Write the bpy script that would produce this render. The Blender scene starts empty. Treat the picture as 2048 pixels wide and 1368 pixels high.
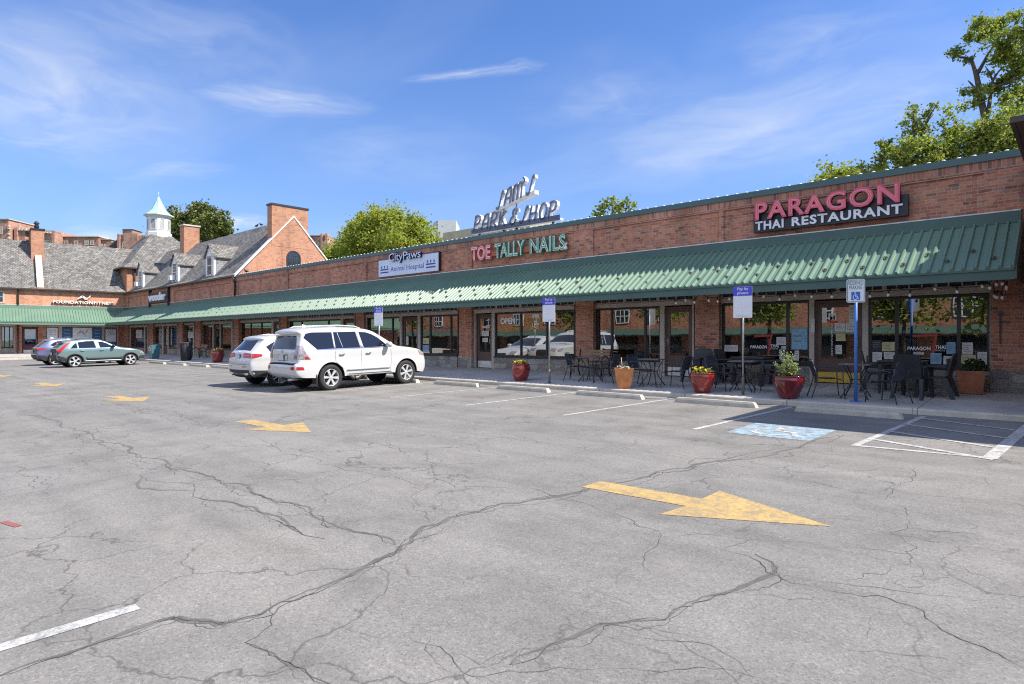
import bpy, bmesh, math, random
from mathutils import Vector, Matrix
from mathutils.geometry import delaunay_2d_cdt
random.seed(7)
R = math.radians
SC = bpy.context.scene
COL = SC.collection
# ------------------------------------------------------------------ view geometry
F_PX, TH, HOR, HC = 1250.0, R(42.7), 679.0, 1.436
CT, ST = math.cos(TH), math.sin(TH)
YW, YC = 17.1, 14.05            # shop wall plane, kerb face
ZF = 0.30                       # shop floor level
SWS = (ZF - 0.11) / (YW - YC)

def ray(px, py=HOR):
    u = (px - 1024) / F_PX
    return (-ST + u * CT, CT + u * ST, (HOR - py) / F_PX)
def gz(y):                      # lot surface
    return 0.02 * (y - YC)
def sz(y):                      # sidewalk surface
    return 0.11 + SWS * (y - YC)
def lot(px, py):
    d = ray(px, py)
    t = (HC + 0.02 * YC) / (0.02 * d[1] - d[2])
    return (d[0] * t, d[1] * t, gz(d[1] * t))
def walk(px, py):
    d = ray(px, py)
    t = (HC - 0.11 + SWS * YC) / (SWS * d[1] - d[2])
    return (d[0] * t, d[1] * t, sz(d[1] * t))
def fx(px, y=YW):
    d = ray(px)
    return d[0] / d[1] * y
def fz(px, py, y=YW):
    d = ray(px, py)
    return HC + d[2] / d[1] * y
def at(px, py, y):
    return (fx(px, y), y, fz(px, py, y))

# ------------------------------------------------------------------ materials
MATS = {}
def new_mat(name):
    m = bpy.data.materials.new(name); m.use_nodes = True
    nt = m.node_tree; nt.nodes.clear()
    o = nt.nodes.new('ShaderNodeOutputMaterial')
    p = nt.nodes.new('ShaderNodeBsdfPrincipled')
    nt.links.new(p.outputs[0], o.inputs[0])
    MATS[name] = m
    return m, nt, p, o
def nd(nt, typ, **kw):
    n = nt.nodes.new('ShaderNode' + typ)
    for k, v in kw.items():
        if k.startswith('i_'):
            n.inputs[k[2:].replace('_', ' ')].default_value = v
        else:
            setattr(n, k, v)
    return n
def ramp(nt, stops, interp='LINEAR'):
    n = nt.nodes.new('ShaderNodeValToRGB'); n.color_ramp.interpolation = interp
    e = n.color_ramp.elements
    while len(e) < len(stops): e.new(0.5)
    for k, (p, c) in enumerate(stops):
        e[k].position = p
        e[k].color = (c[0], c[1], c[2], 1) if not isinstance(c, (int, float)) else (c, c, c, 1)
    return n
def mixc(nt, a, b, fac, mode='MIX'):
    n = nt.nodes.new('ShaderNodeMix'); n.data_type = 'RGBA'; n.blend_type = mode
    for v, idx in ((fac, 0), (a, 6), (b, 7)):
        if isinstance(v, (int, float)): n.inputs[idx].default_value = v
        elif isinstance(v, tuple): n.inputs[idx].default_value = (v[0], v[1], v[2], 1)
        else: nt.links.new(v, n.inputs[idx])
    return n.outputs[2]
def mth(nt, op, a, b=None):
    n = nt.nodes.new('ShaderNodeMath'); n.operation = op
    for k, v in enumerate((a, b)):
        if v is None: continue
        if isinstance(v, (int, float)): n.inputs[k].default_value = v
        else: nt.links.new(v, n.inputs[k])
    return n.outputs[0]
def noise(nt, vec, scale, detail=4, rough=0.55, dist=0.0):
    n = nd(nt, 'TexNoise'); n.inputs['Scale'].default_value = scale
    n.inputs['Detail'].default_value = detail; n.inputs['Roughness'].default_value = rough
    n.inputs['Distortion'].default_value = dist
    if vec is not None: nt.links.new(vec, n.inputs['Vector'])
    return n.outputs['Fac']
def bump(nt, h, strength, dist, p):
    b = nd(nt, 'Bump'); b.inputs['Strength'].default_value = strength; b.inputs['Distance'].default_value = dist
    nt.links.new(h, b.inputs['Height']); nt.links.new(b.outputs[0], p.inputs['Normal'])
def objco(nt):
    return nt.nodes.new('ShaderNodeTexCoord').outputs['Object']
def P(name, col, rough=0.5, metal=0.0, var=0.12, scale=6.0, bmp=0.0, bs=80.0, coat=0.0, spec=0.5, fine=0.0):
    """plain paint / plastic / stone with soft uneven tone and wear"""
    m, nt, p, o = new_mat(name)
    co = objco(nt)
    n1 = noise(nt, co, scale, 5)
    lo = tuple(c * (1 - var) for c in col); hi = tuple(min(1, c * (1 + var)) for c in col)
    r = ramp(nt, [(0.3, lo), (0.7, hi)]); nt.links.new(n1, r.inputs[0])
    c = r.outputs[0]
    if fine:
        n2 = noise(nt, co, scale * 25, 2)
        r2 = ramp(nt, [(0.3, 1 - fine), (0.7, 1 + fine * 0.0)]); nt.links.new(n2, r2.inputs[0])
        c = mixc(nt, c, r2.outputs[0], 1.0, 'MULTIPLY')
    nt.links.new(c, p.inputs['Base Color'])
    rr = nd(nt, 'MapRange'); rr.inputs[3].default_value = max(0.02, rough - 0.08); rr.inputs[4].default_value = min(1, rough + 0.08)
    nt.links.new(n1, rr.inputs[0]); nt.links.new(rr.outputs[0], p.inputs['Roughness'])
    p.inputs['Metallic'].default_value = metal
    p.inputs['Specular IOR Level'].default_value = spec
    p.inputs['Coat Weight'].default_value = coat; p.inputs['Coat Roughness'].default_value = 0.03
    if bmp: bump(nt, noise(nt, co, bs, 3), bmp, 0.01, p)
    return m
def brick_mat(name, palette, mortar, bw=0.216, bh=0.074, ms=0.011, weather=0.35, tint=(1, 1, 1), swap=False, uv=False):
    m, nt, p, o = new_mat(name)
    tc = nt.nodes.new('ShaderNodeTexCoord')
    if uv:
        vec = tc.outputs['UV']; co = tc.outputs['Object']
    else:
        co = tc.outputs['Object']
        s = nd(nt, 'SeparateXYZ'); nt.links.new(co, s.inputs[0])
        c = nd(nt, 'CombineXYZ')
        nt.links.new(mth(nt, 'ADD', s.outputs[0], s.outputs[1]), c.inputs[0]); nt.links.new(s.outputs[2], c.inputs[1])
        vec = c.outputs[0]
    # slight irregularity
    nz = nd(nt, 'TexNoise'); nz.inputs['Scale'].default_value = 9; nt.links.new(co, nz.inputs['Vector'])
    sub = nd(nt, 'VectorMath', operation='SUBTRACT'); nt.links.new(nz.outputs['Color'], sub.inputs[0]); sub.inputs[1].default_value = (0.5, 0.5, 0.5)
    scl = nd(nt, 'VectorMath', operation='SCALE'); nt.links.new(sub.outputs[0], scl.inputs[0]); scl.inputs['Scale'].default_value = bh * 0.12
    add = nd(nt, 'VectorMath', operation='ADD'); nt.links.new(vec, add.inputs[0]); nt.links.new(scl.outputs[0], add.inputs[1])
    b = nd(nt, 'TexBrick'); nt.links.new(add.outputs[0], b.inputs['Vector'])
    b.inputs['Scale'].default_value = 1; b.inputs['Brick Width'].default_value = bw; b.inputs['Row Height'].default_value = bh
    b.inputs['Mortar Size'].default_value = ms / 2; b.inputs['Mortar Smooth'].default_value = 0.25; b.inputs['Bias'].default_value = 0.0
    b.inputs['Color1'].default_value = (0, 0, 0, 1); b.inputs['Color2'].default_value = (1, 1, 1, 1); b.inputs['Mortar'].default_value = (0.5, 0.5, 0.5, 1)
    b.offset = 0.5; b.squash = 0.62 if not uv else 1.0; b.squash_frequency = 5
    r = ramp(nt, palette); nt.links.new(b.outputs['Color'], r.inputs[0])
    n1 = noise(nt, co, 26, 4); rr = ramp(nt, [(0.3, 0.78), (0.72, 1.12)]); nt.links.new(n1, rr.inputs[0])
    colr = mixc(nt, r.outputs[0], rr.outputs[0], 1.0, 'MULTIPLY')
    n2 = noise(nt, co, 0.7, 6, 0.65); r2 = ramp(nt, [(0.35, (1 - weather, 1 - weather, 1 - weather)), (0.65, (1.08 * tint[0], 1.06 * tint[1], 1.05 * tint[2]))]); nt.links.new(n2, r2.inputs[0])
    mor = mixc(nt, mortar, tuple(x * 0.6 for x in mortar), noise(nt, co, 3.3, 5))
    colr = mixc(nt, colr, mor, b.outputs['Fac'])
    colr = mixc(nt, colr, r2.outputs[0], 1.0, 'MULTIPLY')
    mv = nd(nt, 'Mapping'); mv.inputs['Scale'].default_value = (2.2, 2.2, 0.22); nt.links.new(co, mv.inputs[0])
    sk = ramp(nt, [(0.30, 0.74), (0.46, 1.0), (0.70, 1.06)]); nt.links.new(noise(nt, mv.outputs[0], 1.0, 5, 0.62, 0.3), sk.inputs[0])
    if not uv: colr = mixc(nt, colr, sk.outputs[0], 1.0, 'MULTIPLY')
    nt.links.new(colr, p.inputs['Base Color'])
    p.inputs['Roughness'].default_value = 0.88; p.inputs['Specular IOR Level'].default_value = 0.25
    h = mth(nt, 'ADD', mth(nt, 'MULTIPLY', mth(nt, 'SUBTRACT', 1.0, b.outputs['Fac']), 1.0), mth(nt, 'MULTIPLY', n1, 0.5))
    bump(nt, h, 0.5, 0.012 if not uv else 0.03, p)
    return m

brick_mat('brick', [(0.0, (0.22, 0.115, 0.09)), (0.10, (0.37, 0.155, 0.105)), (0.4, (0.48, 0.19, 0.12)), (0.7, (0.56, 0.235, 0.14)), (0.92, (0.50, 0.26, 0.17)), (1.0, (0.30, 0.18, 0.15))], (0.60, 0.47, 0.38), weather=0.24)
brick_mat('soldier_brick', [(0.0, (0.24, 0.13, 0.12)), (0.3, (0.42, 0.18, 0.12)), (0.7, (0.55, 0.24, 0.15)), (1.0, (0.44, 0.26, 0.2))], (0.55, 0.45, 0.38), bw=0.082, bh=0.215)
brick_mat('orange_brick', [(0.0, (0.44, 0.20, 0.12)), (0.3, (0.60, 0.27, 0.15)), (0.7, (0.68, 0.33, 0.185)), (1.0, (0.56, 0.28, 0.18))], (0.72, 0.58, 0.46), weather=0.15)
brick_mat('gable_brick', [(0.0, (0.32, 0.15, 0.09)), (0.3, (0.43, 0.20, 0.115)), (0.7, (0.49, 0.24, 0.14)), (1.0, (0.40, 0.20, 0.135))], (0.52, 0.42, 0.33), weather=0.15)
brick_mat('far_brick', [(0.0, (0.30, 0.17, 0.13)), (0.4, (0.44, 0.22, 0.16)), (1.0, (0.52, 0.29, 0.21))], (0.58, 0.48, 0.40), bw=0.5, bh=0.17, ms=0.03, weather=0.3)
brick_mat('slate', [(0.0, (0.135, 0.133, 0.13)), (0.25, (0.185, 0.18, 0.172)), (0.6, (0.235, 0.227, 0.21)), (0.85, (0.31, 0.297, 0.27)), (1.0, (0.205, 0.19, 0.165))], (0.07, 0.07, 0.07), bw=0.21, bh=0.15, ms=0.03, weather=0.25, uv=True)
brick_mat('dormer_slate', [(0.0, (0.22, 0.23, 0.24)), (0.5, (0.30, 0.31, 0.32)), (1.0, (0.36, 0.36, 0.36))], (0.14, 0.14, 0.14), bw=0.3, bh=0.15, ms=0.012, weather=0.15)

def stone_mat():
    m, nt, p, o = new_mat('rubble_stone')
    co = objco(nt); mp = nd(nt, 'Mapping'); mp.inputs['Scale'].default_value = (1.0, 1.0, 2.0); nt.links.new(co, mp.inputs[0])
    v = nd(nt, 'TexVoronoi', distance='CHEBYCHEV'); v.inputs['Scale'].default_value = 2.6; v.inputs['Randomness'].default_value = 0.75; nt.links.new(mp.outputs[0], v.inputs['Vector'])
    v2 = nd(nt, 'TexVoronoi', feature='DISTANCE_TO_EDGE'); v2.inputs['Scale'].default_value = 2.6; v2.inputs['Randomness'].default_value = 0.75; nt.links.new(mp.outputs[0], v2.inputs['Vector'])
    s = nd(nt, 'SeparateColor'); nt.links.new(v.outputs['Color'], s.inputs[0])
    r = ramp(nt, [(0, (0.2, 0.195, 0.19)), (0.35, (0.30, 0.28, 0.25)), (0.6, (0.37, 0.36, 0.35)), (0.8, (0.45, 0.38, 0.27)), (1, (0.25, 0.21, 0.17))]); nt.links.new(s.outputs[0], r.inputs[0])
    n1 = noise(nt, co, 22, 6, 0.7); rr = ramp(nt, [(0.3, 0.6), (0.7, 1.15)]); nt.links.new(n1, rr.inputs[0])
    c = mixc(nt, r.outputs[0], rr.outputs[0], 1.0, 'MULTIPLY')
    e = ramp(nt, [(0.0, 1.0), (0.05, 0.0)]); nt.links.new(v2.outputs['Distance'], e.inputs[0])
    c = mixc(nt, c, (0.25, 0.23, 0.2), e.outputs[0])
    nt.links.new(c, p.inputs['Base Color']); p.inputs['Roughness'].default_value = 0.9
    bump(nt, mth(nt, 'SUBTRACT', n1, e.outputs[0]), 0.6, 0.03, p)
stone_mat()

def asphalt_mat():
    m, nt, p, o = new_mat('asphalt')
    co = objco(nt)
    big = noise(nt, co, 0.16, 5, 0.6); mid = noise(nt, co, 1.1, 6, 0.65, 0.4)
    r1 = ramp(nt, [(0.30, (0.188, 0.180, 0.168)), (0.50, (0.216, 0.206, 0.192)), (0.70, (0.236, 0.223, 0.203))]); nt.links.new(big, r1.inputs[0])
    r2 = ramp(nt, [(0.28, 0.80), (0.5, 1.0), (0.72, 1.10)]); nt.links.new(mid, r2.inputs[0])
    c = mixc(nt, r1.outputs[0], r2.outputs[0], 1.0, 'MULTIPLY')
    # streaks along the driving lane
    mp = nd(nt, 'Mapping'); mp.inputs['Scale'].default_value = (0.12, 1.3, 1); nt.links.new(co, mp.inputs[0])
    st = noise(nt, mp.outputs[0], 1.5, 5, 0.6); r4 = ramp(nt, [(0.35, 0.88), (0.6, 1.05)]); nt.links.new(st, r4.inputs[0])
    c = mixc(nt, c, r4.outputs[0], 1.0, 'MULTIPLY')
    # aggregate
    v = nd(nt, 'TexVoronoi'); v.inputs['Scale'].default_value = 85; nt.links.new(co, v.inputs['Vector'])
    s = nd(nt, 'SeparateColor'); nt.links.new(v.outputs['Color'], s.inputs[0])
    r3 = ramp(nt, [(0.0, 0.70), (0.2, 0.90), (0.80, 1.03), (0.93, 1.15), (1.0, 1.28)]); nt.links.new(s.outputs[0], r3.inputs[0])
    c = mixc(nt, c, r3.outputs[0], 1.0, 'MULTIPLY')
    n5 = noise(nt, co, 160, 3, 0.7); r5 = ramp(nt, [(0.3, 0.72), (0.7, 1.2)]); nt.links.new(n5, r5.inputs[0])
    c = mixc(nt, c, r5.outputs[0], 0.8, 'MULTIPLY')
    n8 = noise(nt, co, 21, 4, 0.7); r8 = ramp(nt, [(0.33, 0.93), (0.66, 1.05)]); nt.links.new(n8, r8.inputs[0])
    c = mixc(nt, c, r8.outputs[0], 1.0, 'MULTIPLY')
    # hairline cracks, only in patches
    nz = nd(nt, 'TexNoise'); nz.inputs['Scale'].default_value = 2.2; nz.inputs['Detail'].default_value = 6; nt.links.new(co, nz.inputs['Vector'])
    sub = nd(nt, 'VectorMath', operation='SCALE'); nt.links.new(nz.outputs['Color'], sub.inputs[0]); sub.inputs['Scale'].default_value = 0.75
    ad = nd(nt, 'VectorMath', operation='ADD'); nt.links.new(co, ad.inputs[0]); nt.links.new(sub.outputs[0], ad.inputs[1])
    v2 = nd(nt, 'TexVoronoi', feature='DISTANCE_TO_EDGE'); v2.inputs['Scale'].default_value = 0.75; nt.links.new(ad.outputs[0], v2.inputs['Vector'])
    e = ramp(nt, [(0.0, 0.9), (0.005, 0.5), (0.011, 0.0)]); nt.links.new(v2.outputs['Distance'], e.inputs[0])
    pm = ramp(nt, [(0.42, 0.12), (0.56, 0.8)]); nt.links.new(noise(nt, co, 0.35, 3), pm.inputs[0])
    c = mixc(nt, c, (0.055, 0.054, 0.052), mth(nt, 'MULTIPLY', e.outputs[0], pm.outputs[0]))
    # oil spots
    v3 = nd(nt, 'TexVoronoi'); v3.inputs['Scale'].default_value = 0.55; nt.links.new(ad.outputs[0], v3.inputs['Vector'])
    sp = ramp(nt, [(0.04, 0.45), (0.15, 0.0)]); nt.links.new(v3.outputs['Distance'], sp.inputs[0])
    c = mixc(nt, c, (0.09, 0.088, 0.085), sp.outputs[0])
    # drips of oil in the middle of each bay, sealed patches
    sx = nd(nt, 'SeparateXYZ'); nt.links.new(co, sx.inputs[0])
    u = mth(nt, 'SUBTRACT', mth(nt, 'FRACT', mth(nt, 'DIVIDE', mth(nt, 'ADD', sx.outputs[0], 104.8), 2.78)), 0.5)
    d2 = mth(nt, 'ADD', mth(nt, 'POWER', mth(nt, 'MULTIPLY', u, 5.2), 2.0), mth(nt, 'POWER', mth(nt, 'MULTIPLY', mth(nt, 'SUBTRACT', sx.outputs[1], 11.7), 0.75), 2.0))
    dr = ramp(nt, [(0.0, 0.55), (1.0, 0.0)]); nt.links.new(d2, dr.inputs[0])
    c = mixc(nt, c, (0.075, 0.073, 0.07), mth(nt, 'MULTIPLY', dr.outputs[0], noise(nt, co, 2.6, 5, 0.7)))
    pt = ramp(nt, [(0.60, 0.0), (0.64, 0.22)]); nt.links.new(noise(nt, co, 0.55, 3, 0.45, 0.8), pt.inputs[0])
    c = mixc(nt, c, (0.105, 0.102, 0.098), pt.outputs[0])
    dust = ramp(nt, [(0.60, 0.0), (0.74, 0.30)]); nt.links.new(noise(nt, co, 0.8, 6, 0.7, 0.3), dust.inputs[0])
    c = mixc(nt, c, (0.30, 0.275, 0.24), dust.outputs[0])
    nt.links.new(c, p.inputs['Base Color']); p.inputs['Roughness'].default_value = 0.9; p.inputs['Specular IOR Level'].default_value = 0.3
    bump(nt, mth(nt, 'ADD', s.outputs[0], mth(nt, 'MULTIPLY', n5, 0.8)), 0.35, 0.006, p)
asphalt_mat()

def paint_mat(name, col, wear=0.45, cut=0.5):
    m, nt, p, o = new_mat(name)
    co = objco(nt)
    n1 = noise(nt, co, 9, 7, 0.75, 0.6); n2 = noise(nt, co, 55, 4, 0.7)
    w = mth(nt, 'ADD', mth(nt, 'MULTIPLY', n1, 0.7), mth(nt, 'MULTIPLY', n2, 0.3))
    e = ramp(nt, [(cut - 0.09, 1.0), (cut + 0.03, 0.0)]); nt.links.new(w, e.inputs[0])
    c = mixc(nt, col, tuple(x * 0.75 for x in col), noise(nt, co, 3, 4))
    v2 = nd(nt, 'TexVoronoi', feature='DISTANCE_TO_EDGE'); v2.inputs['Scale'].default_value = 6.5
    nz = nd(nt, 'TexNoise'); nz.inputs['Scale'].default_value = 5; nz.inputs['Detail'].default_value = 5; nt.links.new(co, nz.inputs['Vector'])
    sc_ = nd(nt, 'VectorMath', operation='SCALE'); sc_.inputs['Scale'].default_value = .35; nt.links.new(nz.outputs['Color'], sc_.inputs[0]); ad_ = nd(nt, 'VectorMath', operation='ADD'); nt.links.new(co, ad_.inputs[0]); nt.links.new(sc_.outputs[0], ad_.inputs[1]); nt.links.new(ad_.outputs[0], v2.inputs['Vector'])
    cr = ramp(nt, [(0.0, 1.0), (0.045, 0.0)]); nt.links.new(v2.outputs['Distance'], cr.inputs[0])
    k = mth(nt, 'MAXIMUM', mth(nt, 'MULTIPLY', e.outputs[0], wear), mth(nt, 'MULTIPLY', cr.outputs[0], wear))
    c = mixc(nt, c, (0.15, 0.148, 0.142), k)
    nt.links.new(c, p.inputs['Base Color']); p.inputs['Roughness'].default_value = 0.85; p.inputs['Specular IOR Level'].default_value = 0.25
    bump(nt, n2, 0.3, 0.005, p)
paint_mat('white_road_paint', (0.52, 0.52, 0.50), 0.75, 0.50)
paint_mat('yellow_road_paint', (0.56, 0.375, 0.13), 0.62, 0.53)
paint_mat('blue_road_paint', (0.33, 0.47, 0.57), 0.8, 0.53)
paint_mat('red_road_paint', (0.34, 0.085, 0.09), 0.7, 0.5)

def concrete_mat(name, col, joints=0.0):
    m, nt, p, o = new_mat(name)
    co = objco(nt)
    n1 = noise(nt, co, 1.6, 7, 0.7); n2 = noise(nt, co, 60, 3, 0.6)
    r = ramp(nt, [(0.3, tuple(x * 0.72 for x in col)), (0.55, col), (0.75, tuple(x * 1.12 for x in col))]); nt.links.new(n1, r.inputs[0])
    r2 = ramp(nt, [(0.3, 0.85), (0.7, 1.08)]); nt.links.new(n2, r2.inputs[0])
    c = mixc(nt, r.outputs[0], r2.outputs[0], 1.0, 'MULTIPLY')
    if joints:
        s = nd(nt, 'SeparateXYZ'); nt.links.new(co, s.inputs[0])
        f = mth(nt, 'FRACT', mth(nt, 'DIVIDE', s.outputs[0], joints))
        e = ramp(nt, [(0.0, 1.0), (0.006, 1.0), (0.008, 0.0)]); nt.links.new(f, e.inputs[0])
        c = mixc(nt, c, tuple(x * 0.25 for x in col), e.outputs[0])
    st = ramp(nt, [(0.58, 0.0), (0.68, 0.6)]); nt.links.new(noise(nt, co, 4.5, 5, 0.6), st.inputs[0])
    c = mixc(nt, c, tuple(x * 0.5 for x in col), mth(nt, 'MULTIPLY', st.outputs[0], 0.5))
    nt.links.new(c, p.inputs['Base Color']); p.inputs['Roughness'].default_value = 0.88; p.inputs['Specular IOR Level'].default_value = 0.3
    bump(nt, n2, 0.25, 0.006, p)
concrete_mat('sidewalk_concrete', (0.42, 0.41, 0.40), 2.42)
concrete_mat('kerb_concrete', (0.50, 0.46, 0.39), 2.42)
concrete_mat('stop_concrete', (0.46, 0.43, 0.36))

def awning_mat():
    m, nt, p, o = new_mat('green_metal')
    co = objco(nt)
    n1 = noise(nt, co, 0.8, 6, 0.6); n2 = noise(nt, co, 14, 4)
    r = ramp(nt, [(0.3, (0.122, 0.208, 0.150)), (0.7, (0.155, 0.246, 0.178))]); nt.links.new(n1, r.inputs[0])
    d = ramp(nt, [(0.62, 0.0), (0.75, 0.35)]); nt.links.new(n2, d.inputs[0])
    c = mixc(nt, r.outputs[0], (0.22, 0.30, 0.24), d.outputs[0])
    nt.links.new(c, p.inputs['Base Color']); p.inputs['Roughness'].default_value = 0.42; p.inputs['Specular IOR Level'].default_value = 0.5
awning_mat()
P('green_trim', (0.05, 0.105, 0.09), 0.4, var=0.15, scale=1.5)
P('coping_green', (0.05, 0.105, 0.105), 0.4, var=0.12, scale=1.2)
P('flashing', (0.55, 0.56, 0.56), 0.45, metal=0.2, var=0.25, scale=5)
P('tan_paint', (0.46, 0.40, 0.345), 0.55, var=0.10, scale=3, fine=0.08)
P('black_frame', (0.018, 0.017, 0.018), 0.4)
P('brown_wood', (0.10, 0.052, 0.038), 0.5, var=0.25, scale=4)
P('burgundy', (0.10, 0.022, 0.022), 0.5, var=0.15)
P('white_paint', (0.74, 0.74, 0.72), 0.5, var=0.07, scale=3, fine=0.06)
P('cupola_white', (0.62, 0.62, 0.60), 0.55, var=0.08, scale=2)
P('verdigris', (0.30, 0.52, 0.46), 0.6, var=0.18, scale=2.5)
P('dark_metal', (0.03, 0.03, 0.035), 0.45, metal=0.3, var=0.2)
P('chair_metal', (0.045, 0.05, 0.065), 0.42, metal=0.2, var=0.2, scale=12)
P('resin', (0.022, 0.023, 0.028), 0.5, var=0.2, scale=7)
P('table_top', (0.10, 0.10, 0.105), 0.35, var=0.2, scale=9)
P('steel_post', (0.42, 0.42, 0.41), 0.4, metal=0.7, var=0.2, scale=6)
P('brown_post', (0.13, 0.11, 0.09), 0.6, var=0.35, scale=5)
P('blue_post', (0.055, 0.17, 0.46), 0.45, var=0.15, scale=4)
P('sign_white', (0.72, 0.73, 0.76), 0.4, var=0.04)
P('sign_blue', (0.075, 0.07, 0.55), 0.4, var=0.05)
P('handi_blue', (0.02, 0.13, 0.48), 0.4, var=0.05)
P('sign_green', (0.03, 0.13, 0.12), 0.4, var=0.05)
P('ink_grey', (0.22, 0.22, 0.24), 0.6)
P('red_glaze', (0.21, 0.014, 0.012), 0.16, var=0.45, scale=3.5, coat=0.7)
P('dark_red_glaze', (0.125, 0.008, 0.012), 0.12, var=0.4, scale=3, coat=0.8)
P('orange_glaze', (0.50, 0.185, 0.06), 0.32, var=0.22, scale=6, coat=0.2)
P('terracotta', (0.33, 0.12, 0.055), 0.6, var=0.25, scale=5)
P('soil', (0.035, 0.025, 0.018), 0.95, bmp=0.6, bs=40)
P('bench_wood', (0.26, 0.16, 0.10), 0.55, var=0.25, scale=9)
P('trash_grey', (0.055, 0.055, 0.06), 0.5, metal=0.2, var=0.25, scale=8)
P('teal_box', (0.06, 0.15, 0.17), 0.4, var=0.15)
P('brown_pipe', (0.05, 0.032, 0.028), 0.5, var=0.2)
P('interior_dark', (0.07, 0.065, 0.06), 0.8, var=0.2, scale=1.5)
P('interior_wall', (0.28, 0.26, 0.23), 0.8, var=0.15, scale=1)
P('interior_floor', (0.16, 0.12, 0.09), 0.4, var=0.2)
P('paper', (0.62, 0.60, 0.55), 0.8, var=0.12, scale=12)
P('paper_blue', (0.22, 0.40, 0.55), 0.7, var=0.25, scale=14)
P('paper_yellow', (0.55, 0.50, 0.25), 0.8, var=0.2, scale=12)
P('black_sign', (0.016, 0.015, 0.022), 0.45, var=0.15, scale=2)
P('letter_white', (0.74, 0.75, 0.80), 0.4, var=0.05)
P('glass_white', (0.92, 0.92, 0.90), 0.4, var=0.03)
P('letter_red', (0.66, 0.07, 0.12), 0.35, var=0.12, scale=2)
P('letter_red_line', (0.80, 0.42, 0.46), 0.4)
P('letter_edge', (0.05, 0.012, 0.015), 0.5)
P('neon_red', (0.72, 0.16, 0.17), 0.35, var=0.15)
P('neon_pink', (0.90, 0.66, 0.62), 0.35)
P('neon_green', (0.08, 0.24, 0.17), 0.35, var=0.3, scale=3)
P('neon_mint', (0.68, 0.86, 0.74), 0.35)
P('raceway_rust', (0.34, 0.12, 0.06), 0.6, var=0.2)
P('navy', (0.012, 0.02, 0.10), 0.4)
P('navy_print', (0.025, 0.05, 0.28), 0.5)
P('pale_sign', (0.60, 0.66, 0.80), 0.45, var=0.06, scale=1.5)
P('sam_face', (0.10, 0.115, 0.17), 0.5, metal=0.2, var=0.35, scale=6)
P('sam_line', (0.42, 0.47, 0.60), 0.35, var=0.2)
P('sam_side', (0.66, 0.67, 0.68), 0.5, var=0.18, scale=4)
P('foundation_white', (0.75, 0.73, 0.67), 0.45, var=0.08)
P('foundation_side', (0.10, 0.06, 0.04), 0.6)
P('panel_blue', (0.03, 0.10, 0.22), 0.45, var=0.1)
P('yellow_kick', (0.62, 0.40, 0.05), 0.5, var=0.2)
P('alu_kick', (0.60, 0.60, 0.58), 0.4, metal=0.5, var=0.15)
P('gold_text', (0.72, 0.40, 0.04), 0.5, var=0.1)
P('red_text', (0.5, 0.03, 0.02), 0.5)
P('roof_tan', (0.30, 0.29, 0.20), 0.8, var=0.15, scale=2)
P('roof_flat', (0.35, 0.35, 0.34), 0.9, var=0.15)
P('grey_block', (0.56, 0.57, 0.57), 0.7, var=0.08, scale=1)
P('stone_trim', (0.48, 0.43, 0.35), 0.75, var=0.15, scale=3)
P('bird_grey', (0.035, 0.035, 0.04), 0.7)
P('bulb_glass', (0.75, 0.74, 0.70), 0.12, coat=0.5)
P('guard_bronze', (0.10, 0.08, 0.06), 0.5, var=0.3)
P('grass', (0.06, 0.10, 0.03), 0.9, var=0.4, scale=0.4)
# cars
P('car_white', (0.54, 0.54, 0.535), 0.22, var=0.015, scale=1, coat=1.0)
P('car_teal', (0.155, 0.235, 0.235), 0.28, metal=0.25, var=0.03, scale=1, coat=1.0)
P('car_blue', (0.13, 0.15, 0.26), 0.28, metal=0.3, var=0.03, scale=1, coat=1.0)
P('car_black', (0.014, 0.014, 0.016), 0.4, var=0.1)
P('car_plastic', (0.030, 0.030, 0.033), 0.6, var=0.1)
P('under_black', (0.006, 0.006, 0.006), 0.9)
P('rubber', (0.022, 0.022, 0.023), 0.78, var=0.2, scale=10)
P('alloy', (0.58, 0.59, 0.60), 0.35, metal=0.35, var=0.05)
P('alloy_dark', (0.03, 0.03, 0.033), 0.4, metal=0.3)
P('chrome', (0.75, 0.76, 0.78), 0.12, metal=1.0, var=0.02)
P('lamp_red', (0.42, 0.008, 0.012), 0.25, coat=0.3, var=0.15, scale=15)
P('lamp_clear', (0.33, 0.29, 0.31), 0.2, coat=0.5, metal=0.2, var=0.5, scale=18)
P('plate', (0.55, 0.56, 0.58), 0.5, var=0.2, scale=25)
P('seam', (0.16, 0.16, 0.17), 0.7)
def glossy_glass(name, col, ior, rough=0.02):
    m, nt, p, o = new_mat(name)
    p.inputs['Base Color'].default_value = (*col, 1); p.inputs['Roughness'].default_value = rough
    p.inputs['IOR'].default_value = ior; p.inputs['Specular IOR Level'].default_value = 0.5
    co = objco(nt); bump(nt, noise(nt, co, 1.2, 2), 0.02, 0.05, p)
glossy_glass('car_glass', (0.010, 0.013, 0.024), 1.5)
glossy_glass('far_glass', (0.03, 0.035, 0.045), 1.6, 0.05)
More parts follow.
